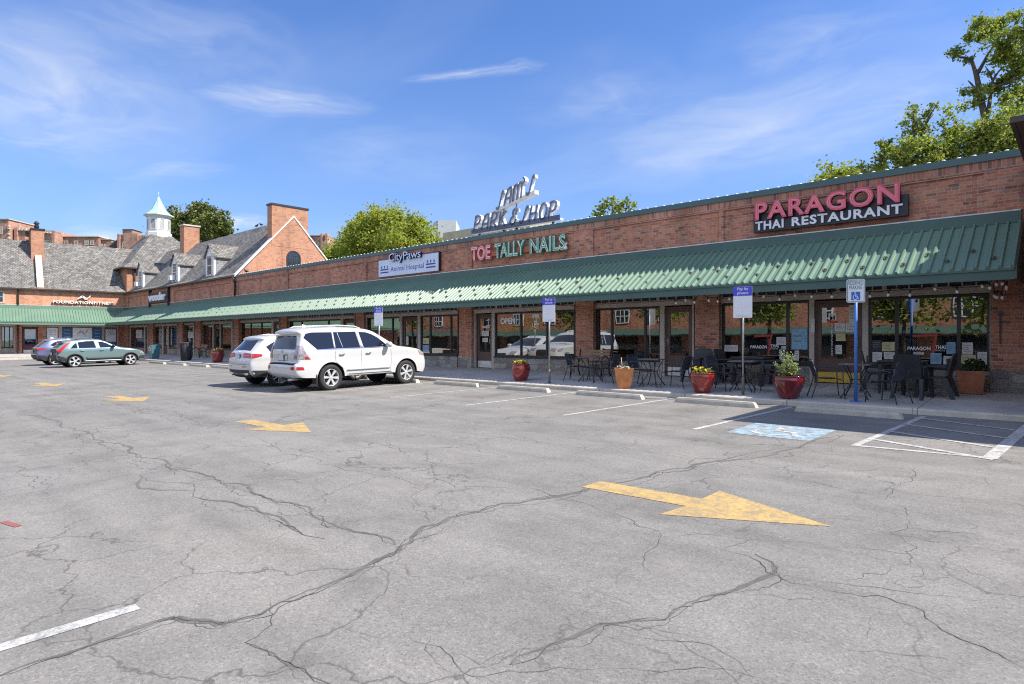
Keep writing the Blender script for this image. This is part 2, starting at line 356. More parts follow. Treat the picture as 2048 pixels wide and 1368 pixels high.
def pane_mat(name, ior, tint):
    m = bpy.data.materials.new(name); m.use_nodes = True; MATS[name] = m
    nt = m.node_tree; nt.nodes.clear()
    o = nt.nodes.new('ShaderNodeOutputMaterial')
    t = nd(nt, 'BsdfTransparent'); t.inputs[0].default_value = (*tint, 1)
    g = nd(nt, 'BsdfGlossy'); g.inputs['Roughness'].default_value = 0.0; g.inputs[0].default_value = (0.95, 0.97, 0.95, 1)
    f = nd(nt, 'Fresnel'); f.inputs[0].default_value = ior
    co = objco(nt); b = nd(nt, 'Bump'); b.inputs['Strength'].default_value = 0.03; b.inputs['Distance'].default_value = 0.05
    nt.links.new(noise(nt, co, 0.9, 2), b.inputs['Height'])
    nt.links.new(b.outputs[0], g.inputs['Normal'])
    mx = nd(nt, 'MixShader'); nt.links.new(f.outputs[0], mx.inputs[0]); nt.links.new(t.outputs[0], mx.inputs[1]); nt.links.new(g.outputs[0], mx.inputs[2])
    nt.links.new(mx.outputs[0], o.inputs[0])
pane_mat('shop_glass', 3.7, (0.72, 0.76, 0.74))
def leaf_mat(name, lo, mid, hi, trans=0.45):
    m, nt, p, o = new_mat(name)
    g = nd(nt, 'NewGeometry')
    r = ramp(nt, [(0.0, lo), (0.5, mid), (1.0, hi)]); 
    co = objco(nt); n1 = noise(nt, co, 0.55, 4)
    k = mth(nt, 'ADD', mth(nt, 'MULTIPLY', g.outputs['Random Per Island'], 0.6), mth(nt, 'MULTIPLY', n1, 0.45))
    nt.links.new(k, r.inputs[0])
    nt.links.new(r.outputs[0], p.inputs['Base Color']); p.inputs['Roughness'].default_value = 0.5
    tr = nd(nt, 'BsdfTranslucent'); nt.links.new(mixc(nt, r.outputs[0], (1.0, 1.1, 0.45), 0.9, 'MULTIPLY'), tr.inputs[0])
    mx = nd(nt, 'MixShader'); mx.inputs[0].default_value = trans
    nt.links.new(p.outputs[0], mx.inputs[1]); nt.links.new(tr.outputs[0], mx.inputs[2]); nt.links.new(mx.outputs[0], o.inputs[0])
leaf_mat('leaf_bright', (0.09, 0.12, 0.02), (0.30, 0.34, 0.05), (0.56, 0.55, 0.12), .5)
leaf_mat('leaf_mid', (0.05, 0.085, 0.02), (0.22, 0.27, 0.055), (0.50, 0.48, 0.12), .5)
leaf_mat('leaf_magnolia', (0.03, 0.055, 0.018), (0.11, 0.14, 0.03), (0.32, 0.29, 0.07), 0.3)
leaf_mat('leaf_sage', (0.14, 0.19, 0.07), (0.28, 0.33, 0.14), (0.40, 0.42, 0.20), 0.3)
leaf_mat('leaf_pot', (0.02, 0.045, 0.02), (0.05, 0.09, 0.03), (0.10, 0.15, 0.05), 0.3)
leaf_mat('petal_yellow', (0.55, 0.38, 0.01), (0.72, 0.55, 0.03), (0.80, 0.70, 0.15), 0.3)
leaf_mat('petal_pale', (0.5, 0.35, 0.3), (0.65, 0.55, 0.4), (0.7, 0.65, 0.5), 0.3)
P('bark', (0.07, 0.055, 0.045), 0.9, var=0.35, scale=5, bmp=0.5, bs=20)
# ------------------------------------------------------------------ mesh builder
class MB:
    def __init__(s): s.v = []; s.f = []; s.m = []; s.sm = []; s.uv = []; s.T = None
    def tr(s, M): s.T = M; return s
    def av(s, pts):
        b = len(s.v)
        for p in pts:
            p = Vector(p)
            if s.T is not None: p = s.T @ p
            s.v.append(tuple(p))
        return b
    def face(s, idx, m=0, smooth=False, uv=None):
        s.f.append(tuple(idx)); s.m.append(m); s.sm.append(smooth); s.uv.append(uv)
    def poly(s, pts, m=0, uv=None, smooth=False):
        b = s.av(pts); s.face(range(b, b + len(pts)), m, smooth, uv); return s
    def box(s, x0, x1, y0, y1, z0, z1, m=0):
        if x0 > x1: x0, x1 = x1, x0
        if y0 > y1: y0, y1 = y1, y0
        if z0 > z1: z0, z1 = z1, z0
        b = s.av([(x0, y0, z0), (x1, y0, z0), (x1, y1, z0), (x0, y1, z0), (x0, y0, z1), (x1, y0, z1), (x1, y1, z1), (x0, y1, z1)])
        for q in ((0, 3, 2, 1), (4, 5, 6, 7), (0, 1, 5, 4), (1, 2, 6, 5), (2, 3, 7, 6), (3, 0, 4, 7)):
            s.face([b + i for i in q], m)
        return s
    def prism(s, base, top, m=0, caps=True, smooth=False):
        n = len(base); b = s.av(list(base) + list(top))
        for i in range(n):
            j = (i + 1) % n
            s.face((b + i, b + j, b + n + j, b + n + i), m, smooth)
        if caps:
            s.face([b + i for i in range(n - 1, -1, -1)], m); s.face([b + n + i for i in range(n)], m)
        return s
    def tube(s, pts, r, n=8, m=0, caps=True, closed=False):
        pts = [Vector(p) for p in pts]; k = len(pts)
        rs = r if isinstance(r, (list, tuple)) else [r] * k
        rings = []; up = None
        for i, p in enumerate(pts):
            if closed: d = (pts[(i + 1) % k] - pts[i - 1]).normalized()
            else: d = (pts[min(i + 1, k - 1)] - pts[max(i - 1, 0)]).normalized()
            if up is None:
                up = Vector((0, 0, 1)) if abs(d.z) < 0.9 else Vector((1, 0, 0))
            a = (up - d * up.dot(d))
            if a.length < 1e-4: a = d.orthogonal()
            a.normalize(); up = a; c = d.cross(a)
            rings.append(s.av([p + (a * math.cos(2 * math.pi * q / n) + c * math.sin(2 * math.pi * q / n)) * rs[i] for q in range(n)]))
        seg = k if closed else k - 1
        for i in range(seg):
            A, B = rings[i], rings[(i + 1) % k]
            for q in range(n):
                w = (q + 1) % n
                s.face((A + q, A + w, B + w, B + q), m, True)
        if caps and not closed:
            s.face([rings[0] + q for q in range(n - 1, -1, -1)], m); s.face([rings[-1] + q for q in range(n)], m)
        return s
    def lathe(s, prof, n=24, m=0, c=(0, 0, 0), axis='z', smooth=True, ph=0.0, caps=False, squarish=None):
        rings = []
        for (r, h) in prof:
            pts = []
            for q in range(n):
                a = 2 * math.pi * (q + ph) / n
                x, y = r * math.cos(a), r * math.sin(a)
                if axis == 'z': pts.append((c[0] + x, c[1] + y, c[2] + h))
                elif axis == 'y': pts.append((c[0] + x, c[1] + h, c[2] + y))
                else: pts.append((c[0] + h, c[1] + x, c[2] + y))
            rings.append(s.av(pts))
        for A, B in zip(rings, rings[1:]):
            for q in range(n):
                w = (q + 1) % n
                s.face((A + q, A + w, B + w, B + q), m, smooth)
        if caps:
            s.face([rings[0] + q for q in range(n - 1, -1, -1)], m); s.face([rings[-1] + q for q in range(n)], m)
        return s
    def ribbon(s, pts, w, mapf, d0, d1, m=0, ms=None, closed=False):
        """flat stroke of width w along 2-D pts, extruded between depths d0 (back) and d1 (front)"""
        ms = m if ms is None else ms
        pts = [Vector(p) for p in pts]; k = len(pts); L = []; Rr = []
        for i in range(k):
            if closed: a = (pts[i] - pts[i - 1]); b = (pts[(i + 1) % k] - pts[i])
            else:
                a = pts[i] - pts[max(i - 1, 0)]; b = pts[min(i + 1, k - 1)] - pts[i]
                if i == 0: a = b
                if i == k - 1: b = a
            a = a.normalized(); b = b.normalized()
            n = Vector((-(a.y + b.y), a.x + b.x))
            if n.length < 1e-5: n = Vector((-a.y, a.x))
            n.normalize(); cs = max(0.45, n.dot(Vector((-a.y, a.x))))
            h = n * (w / 2 / cs); L.append(pts[i] + h); Rr.append(pts[i] - h)
        base = s.av([mapf(p.x, p.y, d1) for p in L] + [mapf(p.x, p.y, d1) for p in Rr] + [mapf(p.x, p.y, d0) for p in L] + [mapf(p.x, p.y, d0) for p in Rr])
        for i in range(k if closed else k - 1):
            j = (i + 1) % k
            l0, l1, r0, r1 = base + i, base + j, base + k + i, base + k + j
            s.face((r0, r1, l1, l0), m)
            if abs(d1 - d0) > 1e-6:
                o = 2 * k
                s.face((l0, l1, l1 + o, l0 + o), ms); s.face((r1, r0, r0 + o, r1 + o), ms); s.face((l0 + o, l1 + o, r1 + o, r0 + o), ms)
        if not closed and abs(d1 - d0) > 1e-6:
            o = 2 * k
            for i, fl in ((0, 0), (k - 1, 1)):
                q = (base + i, base + k + i, base + k + i + o, base + i + o)
                s.face(q if not fl else q[::-1], ms)
        return s
    def data(s, name, mats):
        me = bpy.data.meshes.new(name)
        me.from_pydata(s.v, [], s.f)
        for m in mats: me.materials.append(MATS[m])
        me.polygons.foreach_set('material_index', s.m); me.polygons.foreach_set('use_smooth', s.sm)
        if any(u is not None for u in s.uv):
            ul = me.uv_layers.new(name='UVMap')
            for pl, u in zip(me.polygons, s.uv):
                if u is None: continue
                for li, c in zip(pl.loop_indices, u): ul.data[li].uv = c
        me.update()
        return me
    def obj(s, name, mats, parent=None, keep=True, fix=False, **kw):
        if isinstance(mats, str): mats = [mats]
        me = s.data(name, mats)
        if fix:
            bm = bmesh.new(); bm.from_mesh(me); bmesh.ops.remove_doubles(bm, verts=bm.verts, dist=1e-5)
            bmesh.ops.recalc_face_normals(bm, faces=bm.faces); bm.to_mesh(me); bm.free()
        return link(name, me, parent, keep, **kw)

def link(name, me, parent=None, keep=True, **kw):
    o = bpy.data.objects.new(name, me); COL.objects.link(o)
    if parent is not None:
        o.parent = parent
        if keep: o.matrix_parent_inverse = wmat(parent).inverted()
    for k, v in kw.items(): o[k] = v
    return o
def wmat(o):
    m = o.matrix_basis.copy()
    if o.parent: m = wmat(o.parent) @ o.matrix_parent_inverse @ m
    return m
def tag(o, label, cat, group=None):
    o['label'] = label; o['category'] = cat
    if group: o['group'] = group
    return o
def thing(name, label, cat, loc=(0, 0, 0), rz=0.0, group=None):
    o = bpy.data.objects.new(name, None); COL.objects.link(o)
    o.location = loc; o.rotation_euler = (0, 0, rz); o.empty_display_size = 0.2
    return tag(o, label, cat, group)
def struct(mb, name, mats, **kw):
    return mb.obj(name, mats, kind='structure', **kw)
def children(o): return [c for c in bpy.data.objects if c.parent == o]
def dup(root, loc, rz, label, group=None):
    kids = {}
    for c in bpy.data.objects:
        if c.parent: kids.setdefault(c.parent, []).append(c)
    def cp(o, par):
        n = o.copy(); COL.objects.link(n)
        if par: n.parent = par
        for ch in kids.get(o, []): cp(ch, n)
        return n
    r = cp(root, None); r.location = loc; r.rotation_euler = (0, 0, rz); r['label'] = label
    if group: r['group'] = group
    return r

def text_mesh(txt, size=1.0, offset=0.0, depth=0.0, spacing=1.0, shear=0.0, align='LEFT', line=1.0):
    cu = bpy.data.curves.new('t', 'FONT'); cu.body = txt; cu.size = size; cu.offset = offset
    cu.extrude = depth; cu.space_character = spacing; cu.shear = shear; cu.align_x = align; cu.space_line = line; cu.resolution_u = 3
    o = bpy.data.objects.new('t', cu); COL.objects.link(o)
    dg = bpy.context.evaluated_depsgraph_get()
    me = bpy.data.meshes.new_from_object(o.evaluated_get(dg), depsgraph=dg)
    bpy.data.objects.remove(o); bpy.data.curves.remove(cu)
    return me
def text(name, txt, mat, org, a, b, w, h, parent=None, keep=True, offset=0.0, depth=0.0, out=0.0, side=None, **kw):
    """lettering fitted into a w x h box; org = lower left corner, a = right, b = up; stands out from the plane by `out`"""
    a = Vector(a).normalized(); b = Vector(b).normalized(); n = a.cross(b); org = Vector(org)
    me = text_mesh(txt, 1.0, offset, depth, **kw)
    xs = [v.co.x for v in me.vertices]; ys = [v.co.y for v in me.vertices]
    x0, x1, y0, y1 = min(xs), max(xs), min(ys), max(ys)
    sx = w / (x1 - x0); sy = h / (y1 - y0)
    for v in me.vertices:
        v.co = org + a * ((v.co.x - x0) * sx) + b * ((v.co.y - y0) * sy) + n * (v.co.z + depth + out)
    me.materials.clear(); me.materials.append(MATS[mat])
    if side:
        me.materials.append(MATS[side])
        for p in me.polygons:
            if abs(p.normal.dot(n)) < 0.5: p.material_index = 1
    else:
        for p in me.polygons: p.material_index = 0
    return link(name, me, parent, keep)
XP, ZP = (1, 0, 0), (0, 0, 1)
# ------------------------------------------------------------------ sky, sun, camera
w = bpy.data.worlds.new('World'); SC.world = w; w.use_nodes = True
nt = w.node_tree; nt.nodes.clear()
SUN_AZ, SUN_EL = R(62.3), R(48.6)
wo = nt.nodes.new('ShaderNodeOutputWorld'); bg = nt.nodes.new('ShaderNodeBackground')
sky = nd(nt, 'TexSky'); sky.sky_type = 'NISHITA'; sky.sun_disc = False
sky.sun_elevation = SUN_EL; sky.sun_rotation = SUN_AZ; sky.air_density = 1.0; sky.dust_density = 0.6; sky.ozone_density = 2.6
tc = nt.nodes.new('ShaderNodeTexCoord'); gen = tc.outputs['Generated']
sp = nd(nt, 'SeparateXYZ'); nt.links.new(gen, sp.inputs[0])
zz = mth(nt, 'MAXIMUM', sp.outputs[2], 0.03)
cu = nd(nt, 'CombineXYZ')       # cloud sheet: direction projected on a high flat layer
nt.links.new(mth(nt, 'DIVIDE', sp.outputs[0], mth(nt, 'ADD', zz, 0.12)), cu.inputs[0]); nt.links.new(mth(nt, 'DIVIDE', sp.outputs[1], mth(nt, 'ADD', zz, 0.12)), cu.inputs[1])
mp = nd(nt, 'Mapping'); mp.inputs['Rotation'].default_value = (0, 0, R(-62)); mp.inputs['Scale'].default_value = (0.42, 1.5, 1); mp.inputs['Location'].default_value = (2.35, 0.62, 0)
nt.links.new(cu.outputs[0], mp.inputs[0])
n1 = noise(nt, mp.outputs[0], 0.75, 7, 0.52, 0.5); n2 = noise(nt, mp.outputs[0], 2.6, 5, 0.6, 0.4)
cl = mth(nt, 'ADD', mth(nt, 'MULTIPLY', n1, 0.85), mth(nt, 'MULTIPLY', n2, 0.15))
cr = ramp(nt, [(0.52, 0.0), (0.66, 0.10), (0.85, 0.30)]); nt.links.new(cl, cr.inputs[0])
# thicker broken cloud behind the camera, added out of view to brighten the shade
north = ramp(nt, [(0.0, 0.0), (0.25, 0.35), (0.6, 0.62)]); nt.links.new(mth(nt, 'MULTIPLY', sp.outputs[1], -1.0), north.inputs[0])
ncl = ramp(nt, [(0.36, 0.55), (0.62, 1.0)]); nt.links.new(noise(nt, cu.outputs[0], 0.9, 6, 0.6, 0.6), ncl.inputs[0])
# separate cirrus wisps, each an elongated patch on the cloud sheet
def sheet(px, py):
    d = Vector(ray(px, py)).normalized(); z = max(d.z, .03) + .12; return Vector((d.x / z, d.y / z))
WISPS = [(-420, 110, 520, 260, 150, .60), (-200, 190, 300, 225, 50, .55), (-120, 270, 400, 294, 34, .42), (300, 160, 800, 220, 42, .50), (480, 190, 740, 214, 16, .45), (820, 152, 1080, 141, 16, .52), (1000, 225, 1480, 190, 90, .25), (1100, 370, 2250, 120, 110, .52), (1500, 260, 2200, 150, 50, .35), (1400, 140, 1950, 40, 90, .26), (200, 350, 470, 338, 22, .30), (20, 40, 640, 130, 90, .28), (500, 340, 1080, 300, 80, .20), (90, 482, 345, 474, 22, .8), (430, 462, 570, 444, 24, .75)]
wsum = None
wz_ = nd(nt, 'TexNoise'); wz_.inputs['Scale'].default_value = 1.6; wz_.inputs['Detail'].default_value = 5; nt.links.new(cu.outputs[0], wz_.inputs['Vector'])
wz1 = nd(nt, 'VectorMath', operation='SUBTRACT'); nt.links.new(wz_.outputs['Color'], wz1.inputs[0]); wz1.inputs[1].default_value = (.5, .5, .5)
wz2 = nd(nt, 'VectorMath', operation='SCALE'); nt.links.new(wz1.outputs[0], wz2.inputs[0]); wz2.inputs['Scale'].default_value = .42
wz3 = nd(nt, 'VectorMath', operation='ADD'); nt.links.new(cu.outputs[0], wz3.inputs[0]); nt.links.new(wz2.outputs[0], wz3.inputs[1])
for (ax, ay, bx, by, hw, st) in WISPS:
    A, B = sheet(ax, ay), sheet(bx, by); C_ = (A + B) / 2; ang = math.atan2((B - A).y, (B - A).x); hl = (B - A).length / 2
    mx_, my_ = (ax + bx) / 2, (ay + by) / 2; L_ = math.hypot(bx - ax, by - ay); nx, ny = -(by - ay) / L_, (bx - ax) / L_
    e = sheet(mx_ + nx * hw, my_ + ny * hw) - C_; u_ = (B - A).normalized(); hwq = abs(e.x * -u_.y + e.y * u_.x)
    m_ = nd(nt, 'Mapping', vector_type='TEXTURE'); m_.inputs['Location'].default_value = (C_.x, C_.y, 0); m_.inputs['Rotation'].default_value = (0, 0, ang); m_.inputs['Scale'].default_value = (hl, hwq, 1)
    nt.links.new(wz3.outputs[0], m_.inputs[0])
    fl = nd(nt, 'VectorMath', operation='LENGTH'); nt.links.new(m_.outputs[0], fl.inputs[0])
    k_ = ramp(nt, [(0.0, 1.0), (0.4, 0.62), (0.7, 0.22), (1.0, 0.0)], 'EASE'); nt.links.new(fl.outputs['Value'], k_.inputs[0])
    st_ = nd(nt, 'Mapping'); st_.inputs['Scale'].default_value = (1.3, 1.5, 1); st_.inputs['Rotation'].default_value = (0, 0, .25); nt.links.new(m_.outputs[0], st_.inputs[0])
    nn = ramp(nt, [(0.26, 0.10), (0.66, 1.0)]); nt.links.new(noise(nt, st_.outputs[0], 1.7, 6, 0.55, 0.5), nn.inputs[0])
    q_ = mth(nt, 'MULTIPLY', mth(nt, 'MULTIPLY', k_.outputs[0], nn.outputs[0]), st)
    wsum = q_ if wsum is None else mth(nt, 'MAXIMUM', wsum, q_)
tint = mixc(nt, sky.outputs[0], (0.56, 0.74, 1.06), 1.0, 'MULTIPLY')
hz = ramp(nt, [(0.0, 0.60), (0.10, 0.42), (0.22, 0.20), (0.45, 0.0)]); nt.links.new(sp.outputs[2], hz.inputs[0])
tint = mixc(nt, tint, (2.05, 2.75, 3.75), hz.outputs[0])
c = mixc(nt, tint, (4.2, 4.7, 5.4), cr.outputs[0])
c = mixc(nt, c, (4.5, 4.7, 5.1), wsum)
c = mixc(nt, c, (7.4, 8.0, 9.4), mth(nt, 'MULTIPLY', north.outputs[0], ncl.outputs[0]))
nt.links.new(c, bg.inputs[0]); bg.inputs[1].default_value = 0.098
nt.links.new(bg.outputs[0], wo.inputs[0])
sl = bpy.data.lights.new('sun', 'SUN'); sl.energy = 4.1; sl.angle = R(0.53); sl.color = (1.0, 0.93, 0.82)
so = bpy.data.objects.new('sun', sl); COL.objects.link(so)
sd = Vector((math.sin(SUN_AZ) * math.cos(SUN_EL), math.cos(SUN_AZ) * math.cos(SUN_EL), math.sin(SUN_EL)))
so.rotation_euler = sd.to_track_quat('Z', 'Y').to_euler(); so.location = (0, 0, 60)
cd = bpy.data.cameras.new('camera'); cam = bpy.data.objects.new('camera', cd); COL.objects.link(cam)
cd.sensor_width = 36; cd.lens = 36 * F_PX / 2048; cd.shift_y = -(684 - HOR) / 2048; cd.clip_end = 3000; cd.clip_start = 0.05
cam.location = (0, 0, HC); cam.rotation_euler = (R(90), 0, TH); SC.camera = cam
SC.view_settings.view_transform = 'Standard'; SC.view_settings.look = 'None'; SC.view_settings.exposure = 1.05; SC.view_settings.gamma = 1.0
SC.render.engine = 'CYCLES'
SC.cycles.max_bounces = 8; SC.cycles.transparent_max_bounces = 16; SC.cycles.caustics_reflective = False; SC.cycles.caustics_refractive = False
SC.cycles.sample_clamp_indirect = 6; SC.cycles.use_denoising = False; SC.cycles.filter_width = 1.15; SC.cycles.use_adaptive_sampling = False

# ------------------------------------------------------------------ ground
g = MB(); S = 1500
g.poly([(-S, -S, -2.2), (S, -S, -2.2), (S, S, -2.2), (-S, S, -2.2)])
struct(g, 'ground', 'grass')
g = MB()
XS = [-90 + 5 * i for i in range(29)]
for x0, x1 in zip(XS, XS[1:]):
    for y0, y1 in zip([-60, -40, -20, 0, 8], [-40, -20, 0, 8, YC + .02]):
        g.poly([(x0, y0, gz(y0)), (x1, y0, gz(y0)), (x1, y1, gz(y1)), (x0, y1, gz(y1))])
struct(g, 'parking_lot', 'asphalt')
# the wing stands at 83 degrees to the shops
WA = R(83); CX, CY = fx(249), YW
WX = Vector((math.cos(WA), math.sin(WA), 0)); WN = Vector((math.sin(WA), -math.cos(WA), 0))   # along (away), outward
def wp(s, n, z=0.0):            # wing local: s along the wing (negative towards the camera), n outwards
    return (CX + WX.x * s + WN.x * n, CY + WX.y * s + WN.y * n, z)
def ws(px, n=0.0):
    d = ray(px)
    # (CX + WX s + WN n) x d = 0
    ax, ay = CX + WN.x * n, CY + WN.y * n
    return -(ax * d[1] - ay * d[0]) / (WX.x * d[1] - WX.y * d[0])
def wz(px, py, n=0.0):
    s = ws(px, n); q = wp(s, n); d = ray(px, py)
    t = (q[0] * d[0] + q[1] * d[1]) / (d[0] ** 2 + d[1] ** 2)
    return HC + t * d[2]
g = MB()
for x0, x1 in zip(XS, XS[1:]):
    g.poly([(x0, YC + .15, sz(YC + .15)), (x1, YC + .15, sz(YC + .15)), (x1, 17.6, sz(17.6)), (x0, 17.6, sz(17.6))])
wsy0 = sz(YC)
g.poly([wp(-40, 3.05, 0.11), wp(-2.9, 3.05, 0.11), wp(-0.0, 0, ZF), wp(-40, 0, ZF)])
struct(g, 'sidewalk', 'sidewalk_concrete')
g = MB()
KX = [CX + 3.5 + 2.42 * i for i in range(int((24 - CX) / 2.42))]
for x0, x1 in zip(KX, KX[1:]):
    a, b = x0 + .004, x1 - .004
    j = random.uniform(-.006, .006)
    prof = [(YC + j, -.12), (YC + .012 + j, .085), (YC + .03 + j, .108), (YC + .16, .1195), (YC + .16, -.12)]
    g.prism([(a, y, z) for y, z in prof], [(b, y, z) for y, z in prof])
for k in range(14):
    s0, s1 = -3.3 - 2.42 * (k + 1) + .004, -3.3 - 2.42 * k - .004
    prof = [(3.05, -.3), (3.04, .085), (3.02, .108), (2.9, .119), (2.9, -.3)]
    g.prism([wp(s0, n, z) for n, z in prof], [wp(s1, n, z) for n, z in prof])
struct(g, 'kerb', 'kerb_concrete')

# ------------------------------------------------------------------ painted markings
def onlot(x, y, h=0.004): return (x, y, gz(y) + h)
g = MB()
def stripe(x0, y0, x1, y1, wd, mb=None, hh=0.004):
    mb = mb or g
    d = Vector((x1 - x0, y1 - y0)); n = Vector((-d.y, d.x)).normalized() * wd / 2
    mb.poly([onlot(x0 - n.x, y0 - n.y, hh), onlot(x1 - n.x, y1 - n.y, hh), onlot(x1 + n.x, y1 + n.y, hh), onlot(x0 + n.x, y0 + n.y, hh)])
for (x0, x1) in ((-4.90, -4.66), (-7.72, -7.45), (-10.55, -10.3), (-13.42, -13.15), (-16.3, -16.15), (-19.0, -18.9), (-21.7, -21.7), (-24.5, -24.5), (-27.5, -27.5), (-30.4, -30.4), (-33.5, -33.4), (-36.6, -36.5), (-39.3, -39.2), (-43.4, -43.4), (-46.2, -46.2)):
    stripe(x0, 9.85, x1, 13.85, .095)
for x in (-4.42, -10.1, -12.8, -15.5, -18.2, 0.98, 3.7):
    stripe(x, 1.3, x, -4.2, .11)
struct(g, 'stall_marking', 'white_road_paint')
g = MB()
# access aisle hatching
stripe(-2.46, 9.87, -2.27, 13.85, .10); stripe(-.93, 10.02, -.72, 13.9, .16); stripe(-2.5, 9.9, -.85, 10.03, .10, hh=.005)
for y in (13.55, 12.55, 11.55, 10.6): stripe(-2.36, y, -.88, y - .68, .10, hh=.006)
struct(g, 'aisle_marking', 'white_road_paint')
g = MB()
g.poly([onlot(-4.36, 9.87), onlot(-3.07, 9.87), onlot(-3.05, 11.18), onlot(-4.37, 11.18)])
struct(g, 'accessible_bay_marking', 'blue_road_paint')
def wheelchair(mb, mapf, d0, d1, wd, m=0):
    """symbol of access in a unit box"""
    hd = [(0.40 + .07 * math.cos(a * math.pi / 6), 0.90 + .07 * math.sin(a * math.pi / 6)) for a in range(12)]
    mb.ribbon(hd, .06, mapf, d0, d1, m, closed=True)
    mb.ribbon([(.41, .80), (.45, .47), (.70, .47), (.84, .14), (.93, .17)], wd, mapf, d0, d1, m)
    mb.ribbon([(.43, .64), (.66, .64)], wd * .85, mapf, d0, d1, m)
    arc = [(0.42 + .29 * math.cos(R(t)), 0.33 + .29 * math.sin(R(t))) for t in range(118, 345, 15)]
    mb.ribbon(arc, wd * .9, mapf, d0, d1, m)
g = MB()
wheelchair(g, lambda x, y, d: onlot(-4.2 + 1.0 * x, 10.02 + 1.0 * y, .008 + d), 0, 0, .09)
struct(g, 'access_symbol', 'white_road_paint')
ARW = [(0, 0), (-1.20, .58), (-1.22, .18), (-2.42, .20), (-2.44, -.14), (-1.24, -.16), (-1.32, -.56)]
for k, (x, y, rot) in enumerate(((-1.62, 5.78, 3), (-9.86, 5.58, 3), (-18.0, 5.42, 2), (-26.2, 5.2, 2), (-34.5, 5.0, 2))):
    g = MB(); c, s_ = math.cos(R(rot)), math.sin(R(rot))
    pts = [(x + px * c - py * s_, y + px * s_ + py * c) for px, py in ARW]
    q = [onlot(*p) for p in pts]
    g.poly(q)
    struct(g, 'arrow_marking', 'yellow_road_paint')
g = MB(); stripe(-7.42, 1.06, -7.12, 1.13, .06); struct(g, 'red_marking', 'red_road_paint')

# ------------------------------------------------------------------ asphalt cracks
def crack(mb, pxs, wd, seed, rough=.16, branch=.0, fine=.07):
    rnd = random.Random(seed)
    def sub(a, b, dep=0):
        L = (b - a).length
        if L < fine or dep > 8: return [a]
        n = Vector((-(b - a).y, (b - a).x, 0)).normalized(); m = a.lerp(b, rnd.uniform(.4, .6)) + n * L * rnd.gauss(0, rough * .5)
        return sub(a, m, dep + 1) + sub(m, b, dep + 1)
    P3 = [Vector(lot(*p)) for p in pxs] if not isinstance(pxs[0], Vector) else pxs
    pts = []
    for a, b in zip(P3, P3[1:]): pts += sub(a, b)
    pts.append(P3[-1]); n_ = len(pts); q = rnd.uniform(0, 9); W_ = []
    for i in range(n_):
        e = min(1, (i + 1) / 7, (n_ - i) / 7); W_.append(wd * e * (.55 + .45 * math.sin(i * .31 + q) * math.sin(i * .083 + q * 2)) * rnd.uniform(.6, 1.25) + wd * .12)
    for i in range(n_ - 1):
        a, b = pts[i], pts[i + 1]; d = b - a
        if d.length < 1e-4: continue
        n = Vector((-d.y, d.x, 0)).normalized(); p = [a - n * W_[i], b - n * W_[i + 1], b + n * W_[i + 1], a + n * W_[i]]
        mb.poly([onlot(v.x, v.y, .003) for v in p])
        if branch and rnd.random() < branch * d.length:
            t = d.normalized() * rnd.uniform(.2, .8) + n * rnd.choice((-1, 1)) * rnd.uniform(.4, 1); t.normalize(); L = rnd.uniform(.25, 1.1)
            crack(mb, [a, a + t * L], wd * .45, rnd.randint(0, 99999), rough * 1.3, branch * .5, fine)
cm = MB(); tm = MB()
